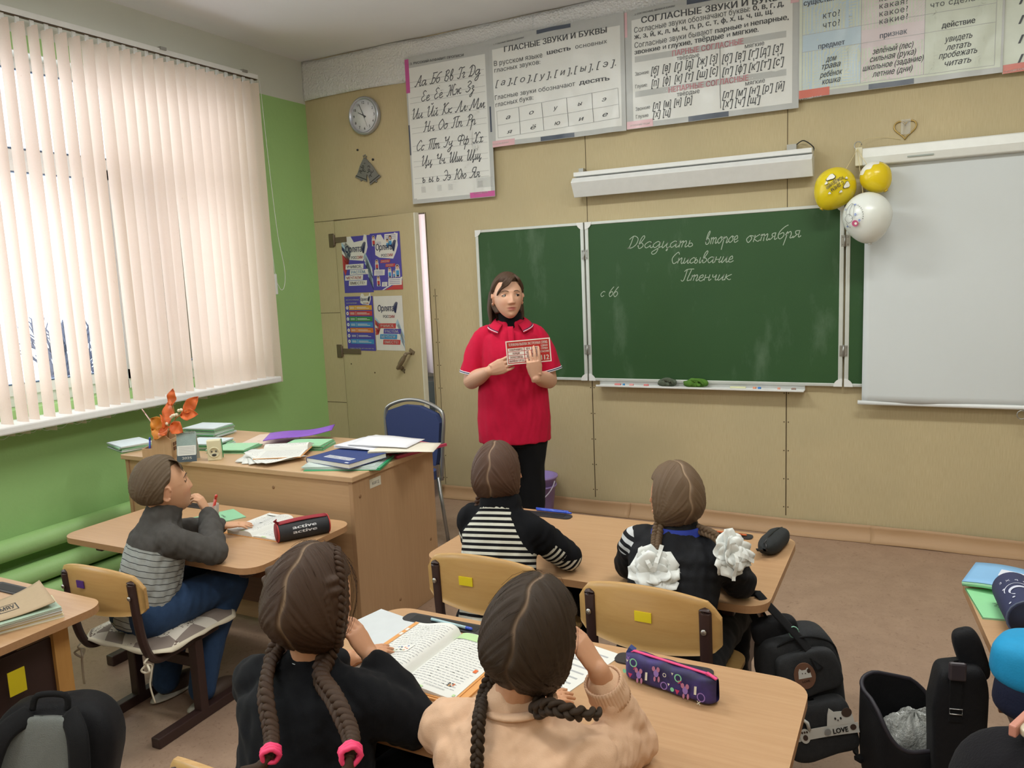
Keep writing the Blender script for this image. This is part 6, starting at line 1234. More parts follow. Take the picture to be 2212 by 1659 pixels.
# ---- the teacher
TB_ = V((2.118, -.95, 0)); TA_ = V((.889, .457, 0)); TF_ = V((.457, -.889, 0))
def TT(x, y, z): return TB_+TA_*x+TF_*y+V((0, 0, z))
te = person('woman in a red polo shirt standing before the board holding a red card', TB_)
MhT = headM(TT(-.008, .035, 1.460), 207+13, 2, 0)
b = head_mb(MhT, 1.02, .1); b.tube([TT(0, .0, 1.26), TT(0, .0, 1.34), TT(-.004, .012, 1.40), TT(-.006, .022, 1.45)], [.062, .054, .052, .052], 20)
torso(b, spl_secs([(TT(0, 0, .78), .15, .10), (TT(0, 0, .95), .15, .10), (TT(0, 0, 1.15), .15, .10), (TT(0, -.01, 1.24), .12, .07), (TT(0, -.01, 1.29), .07, .055), (TT(0, -.01, 1.33), .055, .052)]), TF_)
elR, wrR, elL, wrL = TT(-.222, .01, 1.015), TT(-.118, .205, 1.088), TT(.195, .01, 1.00), TT(.120, .235, 1.045)
limb(b, [TT(-.145, -.01, 1.225), TT(-.19, -.01, 1.13), elR], [.052, .05, .046]); limb(b, [elR, elR.lerp(wrR, .35), wrR], [.046, .044, .0245])
limb(b, [TT(.135, -.01, 1.225), TT(.172, -.01, 1.13), elL], [.052, .05, .046]); limb(b, [elL, elL.lerp(wrL, .35), wrL], [.046, .044, .0245])
hand(b, wrR, TA_*.95+V((0, 0, .34))+TF_*.25, -TF_, 1.0, (.34, .36, .40, .48), .07, (.1, .8, .7), 1)
hand(b, wrL, TA_*-.10+V((0, 0, 1))+TF_*.22, -TF_-V((0, 0, .1)), 1.0, (.16, .26, .42, .9), .05, (.25, .75, .8), -1)
for s in (-1, 1): limb(b, [TT(s*.080, 0, .80), TT(s*.076, .008, .46), TT(s*.072, 0, .09)], [.08, .055, .04]); b.ball(TT(s*.078, .06, .045), (.045, .045, .04), 12)
finish_body(b, 'body', .0027, SK_T, te, MhT, 1.02)
eyes(te, MhT, 1.02, (-.38, -.02), .1, lidc=SK_T)
RED_P = m_cloth('red_pique', 'c2173c', .45, 900); BLK_C = m_cloth('black_knit', '0f1013', .3); WNAV = mat('white_tipping', 'dcdce4', .8); NAVT = mat('navy_tipping', '2d2f55', .8)
b = MB(); torso(b, spl_secs([(TT(0, .0, .672), .196, .135), (TT(0, .0, .80), .200, .140), (TT(0, .0, .93), .190, .132), (TT(0, .005, 1.05), .170, .128), (TT(0, .01, 1.15), .168, .126), (TT(0, .0, 1.23), .165, .108), (TT(0, -.008, 1.275), .135, .086), (TT(0, -.008, 1.305), .105, .070), (TT(0, -.014, 1.316), .070, .046)]), TF_, 40)
for s, e in ((-1, elR), (1, elL)):
    w_ = 1 if s < 0 else .93; q = TT(s*.146*w_, -.008, 1.238); b.tube(spline([TT(s*.10, -.008, 1.255), q, TT(s*.192*w_, -.006, 1.15), TT(s*.222*w_, .0, 1.055)], 5), [.058]*3+[.060]*4+[.062]*4+[.062]*3+[.063]*2, 22); b.ball(q, (.058, .058, .052), 14)
me = remesh(b, .0055, 5); wrinkle(me, .0034, 55, 3, (1, 1, .5)); put_mesh('polo_shirt', me, RED_P, te)
for s in (-1, 1):
    w_ = 1 if s < 0 else .93; d = (TT(s*.222*w_, .0, 1.055)-TT(s*.192*w_, -.006, 1.17)).normalized(); a = d.orthogonal().normalized(); c = d.cross(a)
    for k, m in ((0, WNAV), (1, NAVT), (2, WNAV)):
        MB().tube([TT(s*.222*w_, .0, 1.055)+d*(-.004+.0045*k)+(a*math.cos(t)+c*math.sin(t))*.0635 for t in [j*.2244 for j in range(28)]], .0026, 6, closed=True).build('cuff_stripe', m, te)
b = MB(); b.tube([TT(0, -.004, 1.30), TT(0, .0, 1.335), TT(-.002, .008, 1.385)], [.075, .063, .060], 24); b.tube([TT(-.002+.061*math.cos(t), .008+.061*math.sin(t), 1.383) for t in [k*.2618 for k in range(24)]], .006, 8, closed=True); b.build('turtleneck', BLK_C, te)
def colr(u, v):
    t = R(122+u*296); g = abs(2*u-1); r1 = .068+.036*v*(1+.35*g); return TT(r1*1.12*math.cos(t), .0+r1*1.0*math.sin(t)-.004+.012*g*v, 1.354-.034*v*(1+.35*g)-.040*g*g+.006*math.sin(v*3))
MB().grid(colr, 40, 6).build('collar', RED_P, te, solid=.004)
for k, m in ((.94, WNAV), (.86, NAVT)): MB().tube([colr(u, k)+V((0, 0, .003)) for u in [i/30 for i in range(31)]], .002, 6).build('collar_stripe', m, te)
b = MB(); pl = [(0.0, 1.305, .098), (.002, 1.26, .120), (.003, 1.21, .134), (.003, 1.18, .138)]
b.grid(lambda u, v: (lambda q: TT(q[0]+(u-.5)*.03, q[2]+.003, q[1]))([pl[min(3, int(v*3.001))][j]+(pl[min(3, int(v*3.001)+1)][j]-pl[min(3, int(v*3.001))][j])*(v*3.001-int(v*3.001)) for j in range(3)]), 4, 13); b.build('placket', RED_P, te, solid=.004)
b = MB()
for s in (-1, 1): limb(b, [TT(s*.078, 0, .74), TT(s*.076, .008, .46), TT(s*.072, .0, .06)], [.108, .078, .070])
torso(b, [(TT(0, 0, .66), .17, .115), (TT(0, 0, .78), .178, .12), (TT(0, 0, .9), .165, .11)], TF_); me = remesh(b, .008, 4); wrinkle(me, .0035, 45, 5, (1, 1, .4)); put_mesh('trousers', me, BLK_C, te)
for s in (-1, 1): MB().ball(TT(s*.080, .07, .04), (.05, .05, .04), 16).ball(TT(s*.078, .0, .04), (.045, .045, .042), 16).build('shoe', BLK_C, te)
HT = m_hair('brown_hair_teacher', '35241b', '5c4534', '8a6a55')
def reg_t(d): zb = -.95+1.53*sst(-.22, .40, d.y)+.75*ga(d.y+.05, .15)*sst(.75, .92, abs(d.x))*sst(-.9, -.1, d.z); return sst(zb-.02, zb+.20, d.z)*sst(-.78, -.62, d.z-.6*max(0, -d.y-.35))
hair_cap('hair', MhT, 1.02, .1, HT, te, reg_t, .016, comb=lambda d: math.atan2(d.x+.4, d.y-.2)*1.5+d.z, part=False, extra=lambda d: .010*sst(.2, -.6, d.y)*sst(.1, -.6, d.z))
def locks(name, paths, rad, m, parent, Mh, s, flat=.4):
    b = MB(); st = []
    for i, p in enumerate(paths):
        q = [Mh@(V(v)*s) for v in spline(p, 6)]; k = len(q); w = rad[i] if hasattr(rad, '__len__') else rad; b.tube(q, [w*s*(.35+.65*math.sin(math.pi*min(1, .15+.85*j/(k-1)))**.6)*(1 if j < k-1 else .4) for j in range(k)], 10, flat=flat, up=(Mh.to_3x3()@V((0, 1, .2))).normalized()); st += [i*1.7+.05*x for j in range(k) for x in [abs(y-5) for y in range(10)]]
    o = b.build(name, m, parent); setattr_(o.data, 'strand', st); setattr_(o.data, 'part', [0]*len(st)); return o
rd = random.Random(2)
fr = []
for i in range(22):
    t = i/21; j = lambda k=.003: rd.uniform(-k, k)
    fr.append([(-.022-.016*t, .050-.006*t, .112-.008*t), (-.010+.022*(1-t), .087+j(.002), .094-.004*t), (.020+.016*(1-t)+j(), .0965-.003*(1-t), .070-.010*t+j()), (.045+.008*t, .082-.004*t, .046-.008*t+j()), (.063+.004*t, .056-.006*t, .022-.014*t+j())])
for i in range(9):
    t = i/8; fr.append([(-.028, .048-.01*t, .110), (-.048-.006*t, .066-.012*t, .086-.006*t), (-.063, .046-.016*t, .056), (-.072, .018-.018*t, .022-.02*t)])
locks('fringe', fr, [.0065]*22+[.008]*9, HT, te, MhT, 1.02, .4)
sd = []
for s in (-1, 1):
    for i in range(12):
        t = i/11; sd.append([(s*.072, -.034-.045*t, .03), (s*(.081+.001*t), -.046-.036*t, -.035), (s*(.086-.003*t), -.050-.034*t, -.085), (s*(.086-.012*t), -.045-.036*t, -.150-.014*rd.random())])
for i in range(9): x = -.06+.015*i; sd.append([(x, -.092, -.0), (x*1.05, -.098, -.06), (x, -.085, -.11), (x*.95, -.065, -.150)])
locks('side_hair', sd, .012, HT, te, MhT, 1.02, .55)
settle(te)
# the card she holds
CW, CH = .228, .122; cc = TT(.088, .232, 1.183); cx = (TA_+V((0, 0, .045))-TF_*.03).normalized(); cz = V((0, 0, 1))-cx*cx.z; cz.normalize(); cn = cx.cross(cz)
CRD = mat('card_red', 'b3221f', .4, .02, coat=.3); CWH = mat('card_white', 'e6dcd2', .4, .02, coat=.3); CTX = mat('card_dark_red', '8d2a22', .5)
b = MB()
def cp_(x, z, l): return cc+cx*(x*CW)+cz*(z*CH)+cn*l
def cr(x0, z0, x1, z1, m, l): b.add([cp_(x0, z0, l), cp_(x1, z0, l), cp_(x1, z1, l), cp_(x0, z1, l)], [(0, 1, 2, 3)], m)
b.prism([(-CW/2, -CH/2), (CW/2, -CH/2), (CW/2, CH/2), (-CW/2, CH/2)], cc-cn*.0008, cx, cz, .0016, 1); cr(-.475, -.455, .475, .455, 0, .0011)
def ctx(s, x, z, w, h, m, al='C', bold=.045): put_text(b, s, cp_(x, z, .0019), cx, cz, h, w*CW, m, bold, align=al)
ctx('ТЕЛЕФОНЫ ВЫЗОВА ЭКСТРЕННЫХ СЛУЖБ', 0, .28, .88, .014, 1)
for i, (s, n1, n2) in enumerate((('ПОЖАРНАЯ(МЧС)', '01', '101'), ('ПОЛИЦИЯ', '02', '102'), ('СКОРАЯ ПОМОЩЬ', '03', '103'), ('АВАРИЙНАЯ ГОРГАЗА', '04', '104'))):
    z = .055-.158*i; cr(-.46, z, -.10, z+.135, 1, .0015); cr(-.085, z, .065, z+.135, 1, .0015); cr(.08, z, .235, z+.135, 1, .0015)
    ctx(s, -.28, z+.025, (.30, .16, .29, .34)[i], .0105, 2); ctx(n1, -.01, z+.022, .075, .012, 2); ctx(n2, .158, z+.022, .095, .012, 2)
for s, z, w in (('ЕДИНАЯ', .16, .15), ('СЛУЖБА', .04, .16), ('СПАСЕНИЯ', -.09, .19)): ctx(s, .36, z, w, .010, 1)
ctx('112', .36, -.40, .18, .026, 1)
o = b.build('card', [CRD, CWH, CTX]); tag(o, 'red and white emergency phone numbers card held by the woman', 'card')
# ---- the pupils
def pupil(label, base, hd, sh, arms, hip, knees, skin, shirt, shirt_m, hand_s=.74, kid=1., hands=None, neck=None, lean=0., wr=.0035, tro=None, shirt_r=1., seed=1, zones=None, sleeve_to=1., eyes_on=False, brow=True, collar_r=.058, wrk=.0055, drop=.035, ch=.05, tk=0.):
    t = person(label, base); (hc, yaw, pit, rol, hs) = hd; Mh = headM(hc, yaw, pit, rol); b = head_mb(Mh, hs, kid, 130, 90)
    shL, shR = V(sh[0]), V(sh[1]); mid = (shL+shR)/2; lat = (shR-shL); hw = lat.length/2; lat.normalize(); shL = shL-V((0, 0, drop)); shR = shR-V((0, 0, drop)); hip = V(hip); axis = (mid-hip).normalized(); fwd = axis.cross(lat)*-1; fwd = fwd if fwd.y > 0 else -fwd; nk = mid+V((0, 0, .045))+fwd*.0
    hb = Mh@(V((0, -.018, -.06))*hs); b.tube(spline([mid-V((0, 0, .03)), nk, nk.lerp(hb, .5), hb], 4), [.05]*4+[.043]*4+[.041]*5, 18)
    torso(b, spl_secs([(hip, .11, .085), (hip.lerp(mid, .35), .10, .078), (hip.lerp(mid, .75), .108, .08), (mid-axis*.035, hw*.78, .05), (mid+axis*.0, .055, .045), (mid+axis*.03, .042, .042)]), fwd)
    for k, (el, w_) in enumerate(arms):
        s_ = (shL, shR)[k]; el, w_ = V(el), V(w_); limb(b, [s_, s_.lerp(el, .5), el], [.038, .036, .033]); limb(b, [el, el.lerp(w_, .35), w_], [.033, .032, .0215])
        h = (hands or {}).get(k)
        if h: hand(b, w_, h['d'], h['p'], hand_s, h.get('c', (.3, .35, .4, .45)), .05, h.get('t', (.5, .7, .3)), h['side'])
        else: hand(b, w_, w_-el, (0, 0, -1), hand_s, (.12, .15, .18, .2), .05, (.5, .8, .1), 1 if k == 0 else -1)
    for k, kn in enumerate(knees): kn = V(kn); hp = hip+lat*(.075*(1 if k else -1))-V((0, 0, .0)); limb(b, [hp, kn], [.06, .045]); limb(b, [kn, kn+V((0, -.04-tk*.5, -.17)), kn+V((0, -.02-tk, -kn.z+.05))], [.046, .042, .03]); b.ball(kn+V((0, .03-tk, -kn.z+.04)), (.03, .05, .028), 12)
    finish_body(b, 'body', wr, skin, t, Mh, hs)
    b = MB(); q = shirt_r
    torso(b, spl_secs([(hip-axis*.055, .128*q, .105*q), (hip-axis*.01, .135*q, .108*q), (hip.lerp(mid, .25), .132*q, .105*q), (hip.lerp(mid, .55), .130*q, .104*q), (hip.lerp(mid, .82), (.5*hw+.075)*q, .096*q), (mid-axis*.022, hw*.92, .078*q), (mid+axis*.012, hw*.60, .068*q), (mid+axis*.036, collar_r+.012, collar_r+.006), (mid+axis*ch+fwd*.008, collar_r, collar_r-.002)]), fwd, 36)
    for k, (el, w_) in enumerate(arms):
        s_ = (shL, shR)[k]; el, w_ = V(el), V(w_); e2 = el.lerp(w_, sleeve_to-.06); limb(b, [s_.lerp(mid, .30), s_, s_.lerp(el, .5), el], [.050*q, .051*q, .050*q, .048*q]); limb(b, [el, el.lerp(w_, .4), e2], [.048*q, .044*q, .035*q])
    me = remesh(b, .006, 11); wrinkle(me, wrk*.62, 68, seed); c = coords(me)
    if zones: zones(me, c, dict(mid=np.array(mid), hip=np.array(hip), axis=np.array(axis), lat=np.array(lat), fwd=np.array(fwd), sh=(np.array(shL), np.array(shR)), arms=arms))
    put_mesh(shirt, me, shirt_m, t)
    b = MB(); tr = tro or ('trousers', BLK_C)
    b.ball(hip+V((0, .0, -.0)), (.13, .115, .085), 20)
    for k, kn in enumerate(knees): kn = V(kn); hp = hip+lat*(.07*(1 if k else -1)); limb(b, [hp, kn], [.082, .064]); limb(b, [kn, kn+V((0, -.035-tk*.5, -.17)), kn+V((0, -.02-tk, -kn.z+.07))], [.063, .055, .05])
    me = remesh(b, .008, 4); wrinkle(me, .0028, 62, seed+4); put_mesh(tr[0], me, tr[1], t)
    for k, kn in enumerate(knees): kn = V(kn); MB().ball((kn.x, kn.y+.045-tk, .034), (.04, .095, .036), 18).ball((kn.x, kn.y+.02-tk, .012), (.042, .115, .012), 18, 1).build('shoe', tr[2] if len(tr) > 2 else [BLK_C, STEEL], t)
    return t, Mh, hs
def segd(c, a, b): a, b = np.array(a), np.array(b); d = b-a; t = np.clip(((c-a)@d)/(d@d), 0, 1); return np.linalg.norm(c-(a+t[:, None]*d), axis=1), t
# ---- the boy
def m_boy():
    n = NB('grey_striped_jersey'); k = n.attr('zone'); s = n.attr('stripe'); li = n.math('LESS_THAN', n.math('FRACT', s), .11); w = n.coord('Object'); f = n.noise(w, 80, 3)
    lo = n.mix(li, n.mix(f, lin('989c9a'), lin('a9adaa')), lin('2e2f33')); n.col(n.mix(n.math('GREATER_THAN', k, 0.), lo, n.mix(f, lin('464442'), lin('524f4c')))); n.set(Roughness=.9, Specular_IOR_Level=.2); n.bump(n.noise(w, 500, 2), .3); return n.m
def z_boy(me, c, g):
    h = (c-g['hip'])@g['axis']; hf = .232+.35*((c-g['mid'])@g['lat']) *.0; st = h/.0205+.25*np.sin(c[:, 0]*14)+.25*np.sin(c[:, 1]*17+c[:, 0]*5)+2.2*((c-g['mid'])@g['lat']); dl_, _ = segd(c, g['sh'][0], g['arms'][0][0]); dr_, _ = segd(c, g['sh'][1], g['arms'][1][0]); d2, _ = segd(c, *g['arms'][0]); d3, _ = segd(c, *g['arms'][1]); sl = .058-np.minimum(np.minimum(dl_, dr_), np.minimum(d2, d3)); lat = np.abs((c-g['mid'])@g['lat']); sl = np.where(lat > .095, sl, -1.)
    setattr_(me, 'zone', np.maximum(h-hf, sl)); setattr_(me, 'stripe', st)
JEAN = m_cloth('blue_denim', '2f4668', .5, 700, .85, .2)
hB = V((1.625, -2.82, .860)); wB = px(450, 1110, 1, -2.62); eB = px(462, 1193, 2, .622)
bB, MhB, sB = pupil('boy in a grey striped jersey seated with his hand at his mouth', (1.60, -2.86, 0), (hB, -22, 8, 0, .965), ((1.51, -2.79, .722), (1.725, -2.885, .722)), (((1.47, -2.68, .63), (1.60, -2.55, .625)), (eB, wB)), (1.59, -2.92, .425), ((1.50, -2.61, .42), (1.69, -2.60, .425)), SK_K2, 'jersey', m_boy(), hands={1: dict(d=V((-.28, -.10, .62)), p=V((-.75, -.35, -.35)), c=(.55, .65, .75, .85), t=(.2, .9, .35), side=-1)}, tro=('jeans', JEAN, [mat('brown_shoe', '4a3a30', .6), mat('pale_sole', 'b9b3a6', .6)]), zones=z_boy, seed=3, collar_r=.058, ch=.085, wrk=.007, tk=.17)
eyes(bB, MhB, sB, (.0, .1), 1., lidc=SK_K2)
HB_ = m_hair('short_brown_hair', '4a3c2e', '75634e')
def reg_b(d): zb = -.52+1.12*sst(-.10, .42, d.y); zb = zb if d.y > -.1 else -.52+.0*d.y; ear = ga(d.y+.06, .20)*sst(.6, .85, abs(d.x))*.55; return sst(zb+ear-.04, zb+ear+.24, d.z)
hair_cap('hair', MhB, sB, 1., HB_, bB, reg_b, .012, comb=lambda d: math.atan2(d.x, d.z+.6)*2.2+.8*d.y, part=False, extra=lambda d: .006*sst(0, -.5, d.y)*sst(-.3, .3, d.z))
locks('fringe', [[(x, .036, .1045), (x*1.15, .061, .089), (x*1.22+.003, .0755-5*x*x, .075-.25*abs(x)), (x*1.25+.005, .0835-7*x*x, .058+.005*math.sin(x*300)-.25*abs(x))] for x in [-.045+.0045*i for i in range(21)]], .0035, HB_, bB, MhB, sB, .4)
settle(bB)
# ---- girl with the striped raglan top
def m_rag():
    n = NB('striped_raglan_knit'); z = n.attr('zone'); s = n.math('FRACT', n.attr('stripe')); w = n.coord('Object'); f = n.noise(w, 80, 3); wh = n.math('GREATER_THAN', s, .5)
    n.col(n.mix(n.math('GREATER_THAN', z, 0.), lin('0f1014'), n.mix(wh, lin('121216'), n.mix(f, lin('c9c8ba'), lin('d6d5c8'))))); n.set(Roughness=.9, Specular_IOR_Level=.2); n.bump(n.noise(w, 500, 2), .3); return n.m
def z_rag(me, c, g):
    h = (c-g['hip'])@g['axis']; H = (g['mid']-g['hip'])@g['axis']; lat = (c-g['mid'])@g['lat']; al = np.abs(lat); t = h/H
    zone = -(al-(.030+.150*np.clip((1.12-t)/.62, 0, 1)**.85)); zone = np.where(t > 1.06, -.05, zone); st = h/.0185
    for k in (0, 1):                        # striped undersides of the sleeves
        for a, b_ in ((g['sh'][k], np.array(g['arms'][k][0])), (np.array(g['arms'][k][0]), np.array(g['arms'][k][1]))):
            d, tt = segd(c, a, b_); ax = (b_-a)/np.linalg.norm(b_-a); rel = c-(a+tt[:, None]*(b_-a)); low = -rel[:, 2]+.004; arm = (d < .06)&(al > .125)
            zone = np.where(arm, np.where(tt > .45 if a is g['sh'][k] else True, low, -.05), zone); st = np.where(arm, np.linalg.norm(c-g['sh'][k], axis=1)/.0165, st)
    setattr_(me, 'zone', zone); setattr_(me, 'stripe', st)
h3 = V((2.826, -2.46, .908))
g3, M3, s3 = pupil('girl in a black and white striped top with brown braids', (2.87, -2.47, 0), (h3, 12, 0, 0, .95), ((2.725, -2.475, .785), (2.965, -2.495, .78)), (((2.68, -2.38, .635), (2.85, -2.25, .622)), ((3.050, -2.40, .632), (2.92, -2.24, .622))), (2.875, -2.60, .44), ((2.79, -2.12, .42), (2.97, -2.12, .42)), SK_K, 'jumper', m_rag(), zones=z_rag, seed=7, ch=.075, collar_r=.062, tro=('skirt', m_rag()) if False else None)
H3 = m_hair('brown_hair_stripes', '38261a', '66493a')
def reg_g(d): zb = -.90+1.52*sst(-.02, .48, d.y); ear = ga(d.y-.04, .22)*sst(.62, .85, abs(d.x))*1.2*sst(-1., -.2, d.z); return sst(zb+ear-.04, zb+ear+.14, d.z)
RT = (.80, -.30, -.58)
def proot(Mh, s, sg, k=1.10): d = V((RT[0]*sg, RT[1], RT[2])).normalized(); return Mh@(head_pt(d.x, d.y, d.z, 1, False)*k*s)
hair_cap('hair', M3, s3, 1., H3, g3, reg_g, .014, RT, seed=3, extra=lambda d: .006*ga(abs(d.x)-.75, .3)*ga(d.z+.35, .4))
a = proot(M3, s3, -1); c_ = proot(M3, s3, 1)
braid([a, a+V((-.012, .01, -.05)), a+V((.0, .05, -.085)), a+V((.02, .12, -.10))], .020, .014, H3, g3, 4.5)
braid([c_, c_+V((.012, .0, -.045)), c_+V((.03, .03, -.085)), c_+V((.045, .09, -.12)), c_+V((.04, .14, -.15))], .020, .013, H3, g3, 5)
scrunchie(c_+V((.043, .10, -.125)), (0, 1, -.6), .014, mat('blue_hair_tie', '3f62b8', .5), g3)
settle(g3)
# ---- girl with white bows
def m_jack():
    n = NB('navy_black_jacket'); z = n.attr('zone'); s = n.math('FRACT', n.attr('stripe')); w = n.coord('Object'); n.col(n.mix(n.math('MULTIPLY', n.math('GREATER_THAN', z, 0.), n.math('GREATER_THAN', s, .5)), n.mix(n.noise(w, 60, 3), lin('0e0f13'), lin('14161c')), lin('c9ccce'))); n.set(Roughness=.75, Specular_IOR_Level=.3); n.bump(n.noise(w, 300, 2), .3); return n.m
def z_jack(me, c, g):
    lat = (c-g['mid'])@g['lat']; h = (c-g['sh'][0])[:, 2]; p_ = g['sh'][0]+np.array((-.028, -.02, .012)); zone = .046-np.linalg.norm((c-p_)*np.array((1., .8, 1.)), axis=1); setattr_(me, 'zone', zone); setattr_(me, 'stripe', (c-g['sh'][0])@np.array((.25, .0, .97))/.027+.3)
h4 = V((3.440, -2.485, .893))
g4, M4, s4 = pupil('girl in a black jacket with braids tied by big white bows', (3.44, -2.49, 0), (h4, 42, 2, 2, .92), ((3.315, -2.475, .775), (3.575, -2.50, .77)), (((3.265, -2.40, .635), (3.42, -2.24, .622)), ((3.615, -2.42, .635), (3.48, -2.25, .622))), (3.44, -2.61, .44), ((3.36, -2.14, .42), (3.54, -2.14, .42)), SK_K, 'jacket', m_jack(), zones=z_jack, seed=9, shirt_r=1.04)
H4 = m_hair('light_brown_hair', '4d3b2b', '7d664e', 'b39a80')
hair_cap('hair', M4, s4, 1., H4, g4, reg_g, .014, RT, seed=8, extra=lambda d: .004*ga(abs(d.x)-.75, .3)*ga(d.z+.35, .4))
BLC = mat('royal_blue_collar', '263a9c', .8)
m4 = V((3.445, -2.490, .797)); b = MB().grid(lambda u, v: m4+V((.066*math.cos(2*math.pi*u)*(1+.25*v), .055*math.sin(2*math.pi*u)*(1+.25*v),   .018-.040*v)), 32, 5, closeu=True); b.build('collar', BLC, g4, solid=.004)
SAT = NB('white_satin_ribbon'); SAT.col(lin('e2e5e2')); SAT.set(Roughness=.45, Sheen_Weight=.3); SAT = SAT.m
def bow(p, nrm, r, parent, seed, n=10):
    p, nz = V(p), V(nrm).normalized(); a = nz.orthogonal().normalized(); c = nz.cross(a); rd = random.Random(seed); b = MB()
    for ring, (cnt, rr, lift) in enumerate(((n, 1., .15), (n-3, .75, .42), (5, .45, .8))):
        for k in range(cnt):
            an = 2*math.pi*(k+rd.uniform(-.3, .3))/cnt; d = a*math.cos(an)+c*math.sin(an); L = r*rr*rd.uniform(.85, 1.08); w = r*.42*rd.uniform(.85, 1.2); s = d.cross(nz).normalized(); tw = rd.uniform(-.5, .5); lf = lift*rd.uniform(.7, 1.2)
            def f(u, v):
                q = d*(L*(v*1.0))+nz*(L*lf*math.sin(math.pi*v*.62)*.8+.10*r*math.sin(u*5+k)*v); ss = (s*math.cos(tw*v)+nz*math.sin(tw*v)); return p+q+ss*((u-.5)*2*w*(.25+.75*math.sin(math.pi*min(1, v*.75+.06)))+.0)+nz*(.12*w*(2*u-1)**2*(1 if k % 2 else -1))
            b.grid(f, 6, 9)
    for k in range(2):
        an = rd.uniform(3.6, 5.4); d = a*math.cos(an)+c*math.sin(an); b.ribbon([p+d*(r*1.1*t)+nz*(.02+.01*math.sin(t*5)) for t in [j/6 for j in range(7)]], .012, 0, nz)
    return b.build('bow', SAT, parent, solid=.0006)
r4l, r4r = proot(M4, s4, -1, 1.08), proot(M4, s4, 1, 1.08)
eL = px(1415, 1228, 1, -2.62); eR = px(1575, 1195, 1, -2.58)
pl_ = [r4l, r4l+V((.0, -.03, -.04)), r4l.lerp(eL, .6)+V((0, -.01, .0)), eL]; pr_ = [r4r, r4r+V((.01, -.02, -.02)), r4r.lerp(eR, .55)+V((.01, -.015, .01)), eR]
braid(pl_, .018, .013, H4, g4, 5); braid(pr_, .018, .012, H4, g4, 6)
cam_ = V(CAM); bow(eL+V((0, -.006, -.008)), V((.18, -.9, .35)), .072, g4, 4); bow(eR+V((.005, -.006, -.0)), V((.75, -.6, .35)), .066, g4, 9, 9)
settle(g4)
# ---- girl in black, foreground left
BLKS = m_cloth('black_sweatshirt', '0c0d11', .35, 500, .9); h1 = V((2.912, -3.480, .885))
e1 = px(893, 1560, 2, .628); w1 = px(800, 1418, 1, -3.385)
g1, M1, s1 = pupil('girl in a black sweatshirt with two long braids, cheek on her hand', (2.93, -3.50, 0), (h1, 10, 0, 4, 1.05), ((2.755, -3.50, .715), (3.055, -3.475, .715)), (((2.70, -3.40, .62), (2.80, -3.24, .622)), (e1, w1)), (2.94, -3.60, .43), ((2.84, -3.20, .41), (3.03, -3.20, .41)), SK_K, 'sweatshirt', BLKS, hands={1: dict(d=V((-.40, -.05, .62)), p=V((-.85, .05, -.4)), c=(.45, .5, .55, .6), t=(.2, .9, .3), side=-1)}, seed=12, shirt_r=1.18, sleeve_to=.86)
H1 = m_hair('dark_brown_hair', '241710', '523a28', '9a8269')
def fr_braid(d): return .010*ga(abs(d.x)-.80, .10)*ga(d.y+.10+.5*(d.z-.1), .16)*sst(-.7, .1, d.z)*(1+.55*math.sin(d.z*34))
hair_cap('hair', M1, s1, 1., H1, g1, reg_g, .017, RT, seed=5, extra=lambda d: fr_braid(d)+.007*ga(abs(d.x)-.7, .35)*ga(d.z+.3, .5))
rl, rr = proot(M1, s1, -1, 1.12), proot(M1, s1, 1, 1.10); HOTP = mat('hot_pink_tie', 'ef3f72', .55)
tl_, tr_ = px(585, 1628, 1, -3.755), px(757, 1628, 1, -3.755)
braid([rl, rl+V((-.012, -.03, -.05)), rl.lerp(tl_, .5)+V((-.015, -.02, 0)), rl.lerp(tl_, .85)+V((-.005, -.0, 0)), tl_], .021, .015, H1, g1, 7.5, tail=[tl_, tl_+V((-.02, -.01, -.025)), tl_+V((-.07, -.01, -.04))])
braid([rr, rr+V((-.0, -.05, -.05)), rr.lerp(tr_, .5)+V((.008, -.03, 0)), rr.lerp(tr_, .85)+V((.006, -.0, 0)), tr_], .023, .016, H1, g1, 7.5, tail=[tr_, tr_+V((.0, -.01, -.03)), tr_+V((.0, 0, -.09))])
scrunchie(tl_, tl_-rl, .0155, HOTP, g1, w=.0075); scrunchie(tr_, tr_-rr, .0165, HOTP, g1, w=.008)
m1 = V((2.906, -3.487, .775)); MB().tube([m1+V((.052*math.cos(t), .048*math.sin(t), .004*math.sin(t)-.004)) for t in [k*.2094 for k in range(30)]], .0016, 6, closed=True).build('necklace', BOLT, g1)
fb_ = [M1@(head_pt(*V(q).normalized(), 1, False)*s1*1.16) for q in ((.45, .38, .82), (.62, .08, .75), (.80, -.12, .52), (.89, -.27, .18), (.87, -.33, -.2), (.81, -.31, -.55))]
braid(fb_, .013, .017, H1, g1, 6, name='braid')
def stray(Mh, s, m, parent, n, seed, root):
    rd = random.Random(seed); b = MB(); st = []
    for i in range(n):
        sg = rd.choice((-1, 1)); al = rd.uniform(R(30), R(235)); d0 = V((0, math.cos(al), math.sin(al))); rv = V((root[0]*sg, root[1], root[2])).normalized(); t0 = rd.uniform(0, .8); ln = rd.uniform(.15, .45); q = []
        for k in range(6): t = t0+ln*k/5; d = (d0*(1-t)+rv*t).normalized(); q.append(Mh@(head_pt(d.x, d.y, d.z, 1, False)*s*(1.15+rd.uniform(.0, .03)+.10*rd.random()*(k/5)**2)))
        b.tube(q, .00035, 3); st += [i*.3]*18
    o = b.build('loose_hair', m, parent); setattr_(o.data, 'strand', st); setattr_(o.data, 'part', [0.]*len(st)); o['kind'] = 'stuff'
stray(M1, s1, H1, g1, 260, 3, RT); settle(g1)
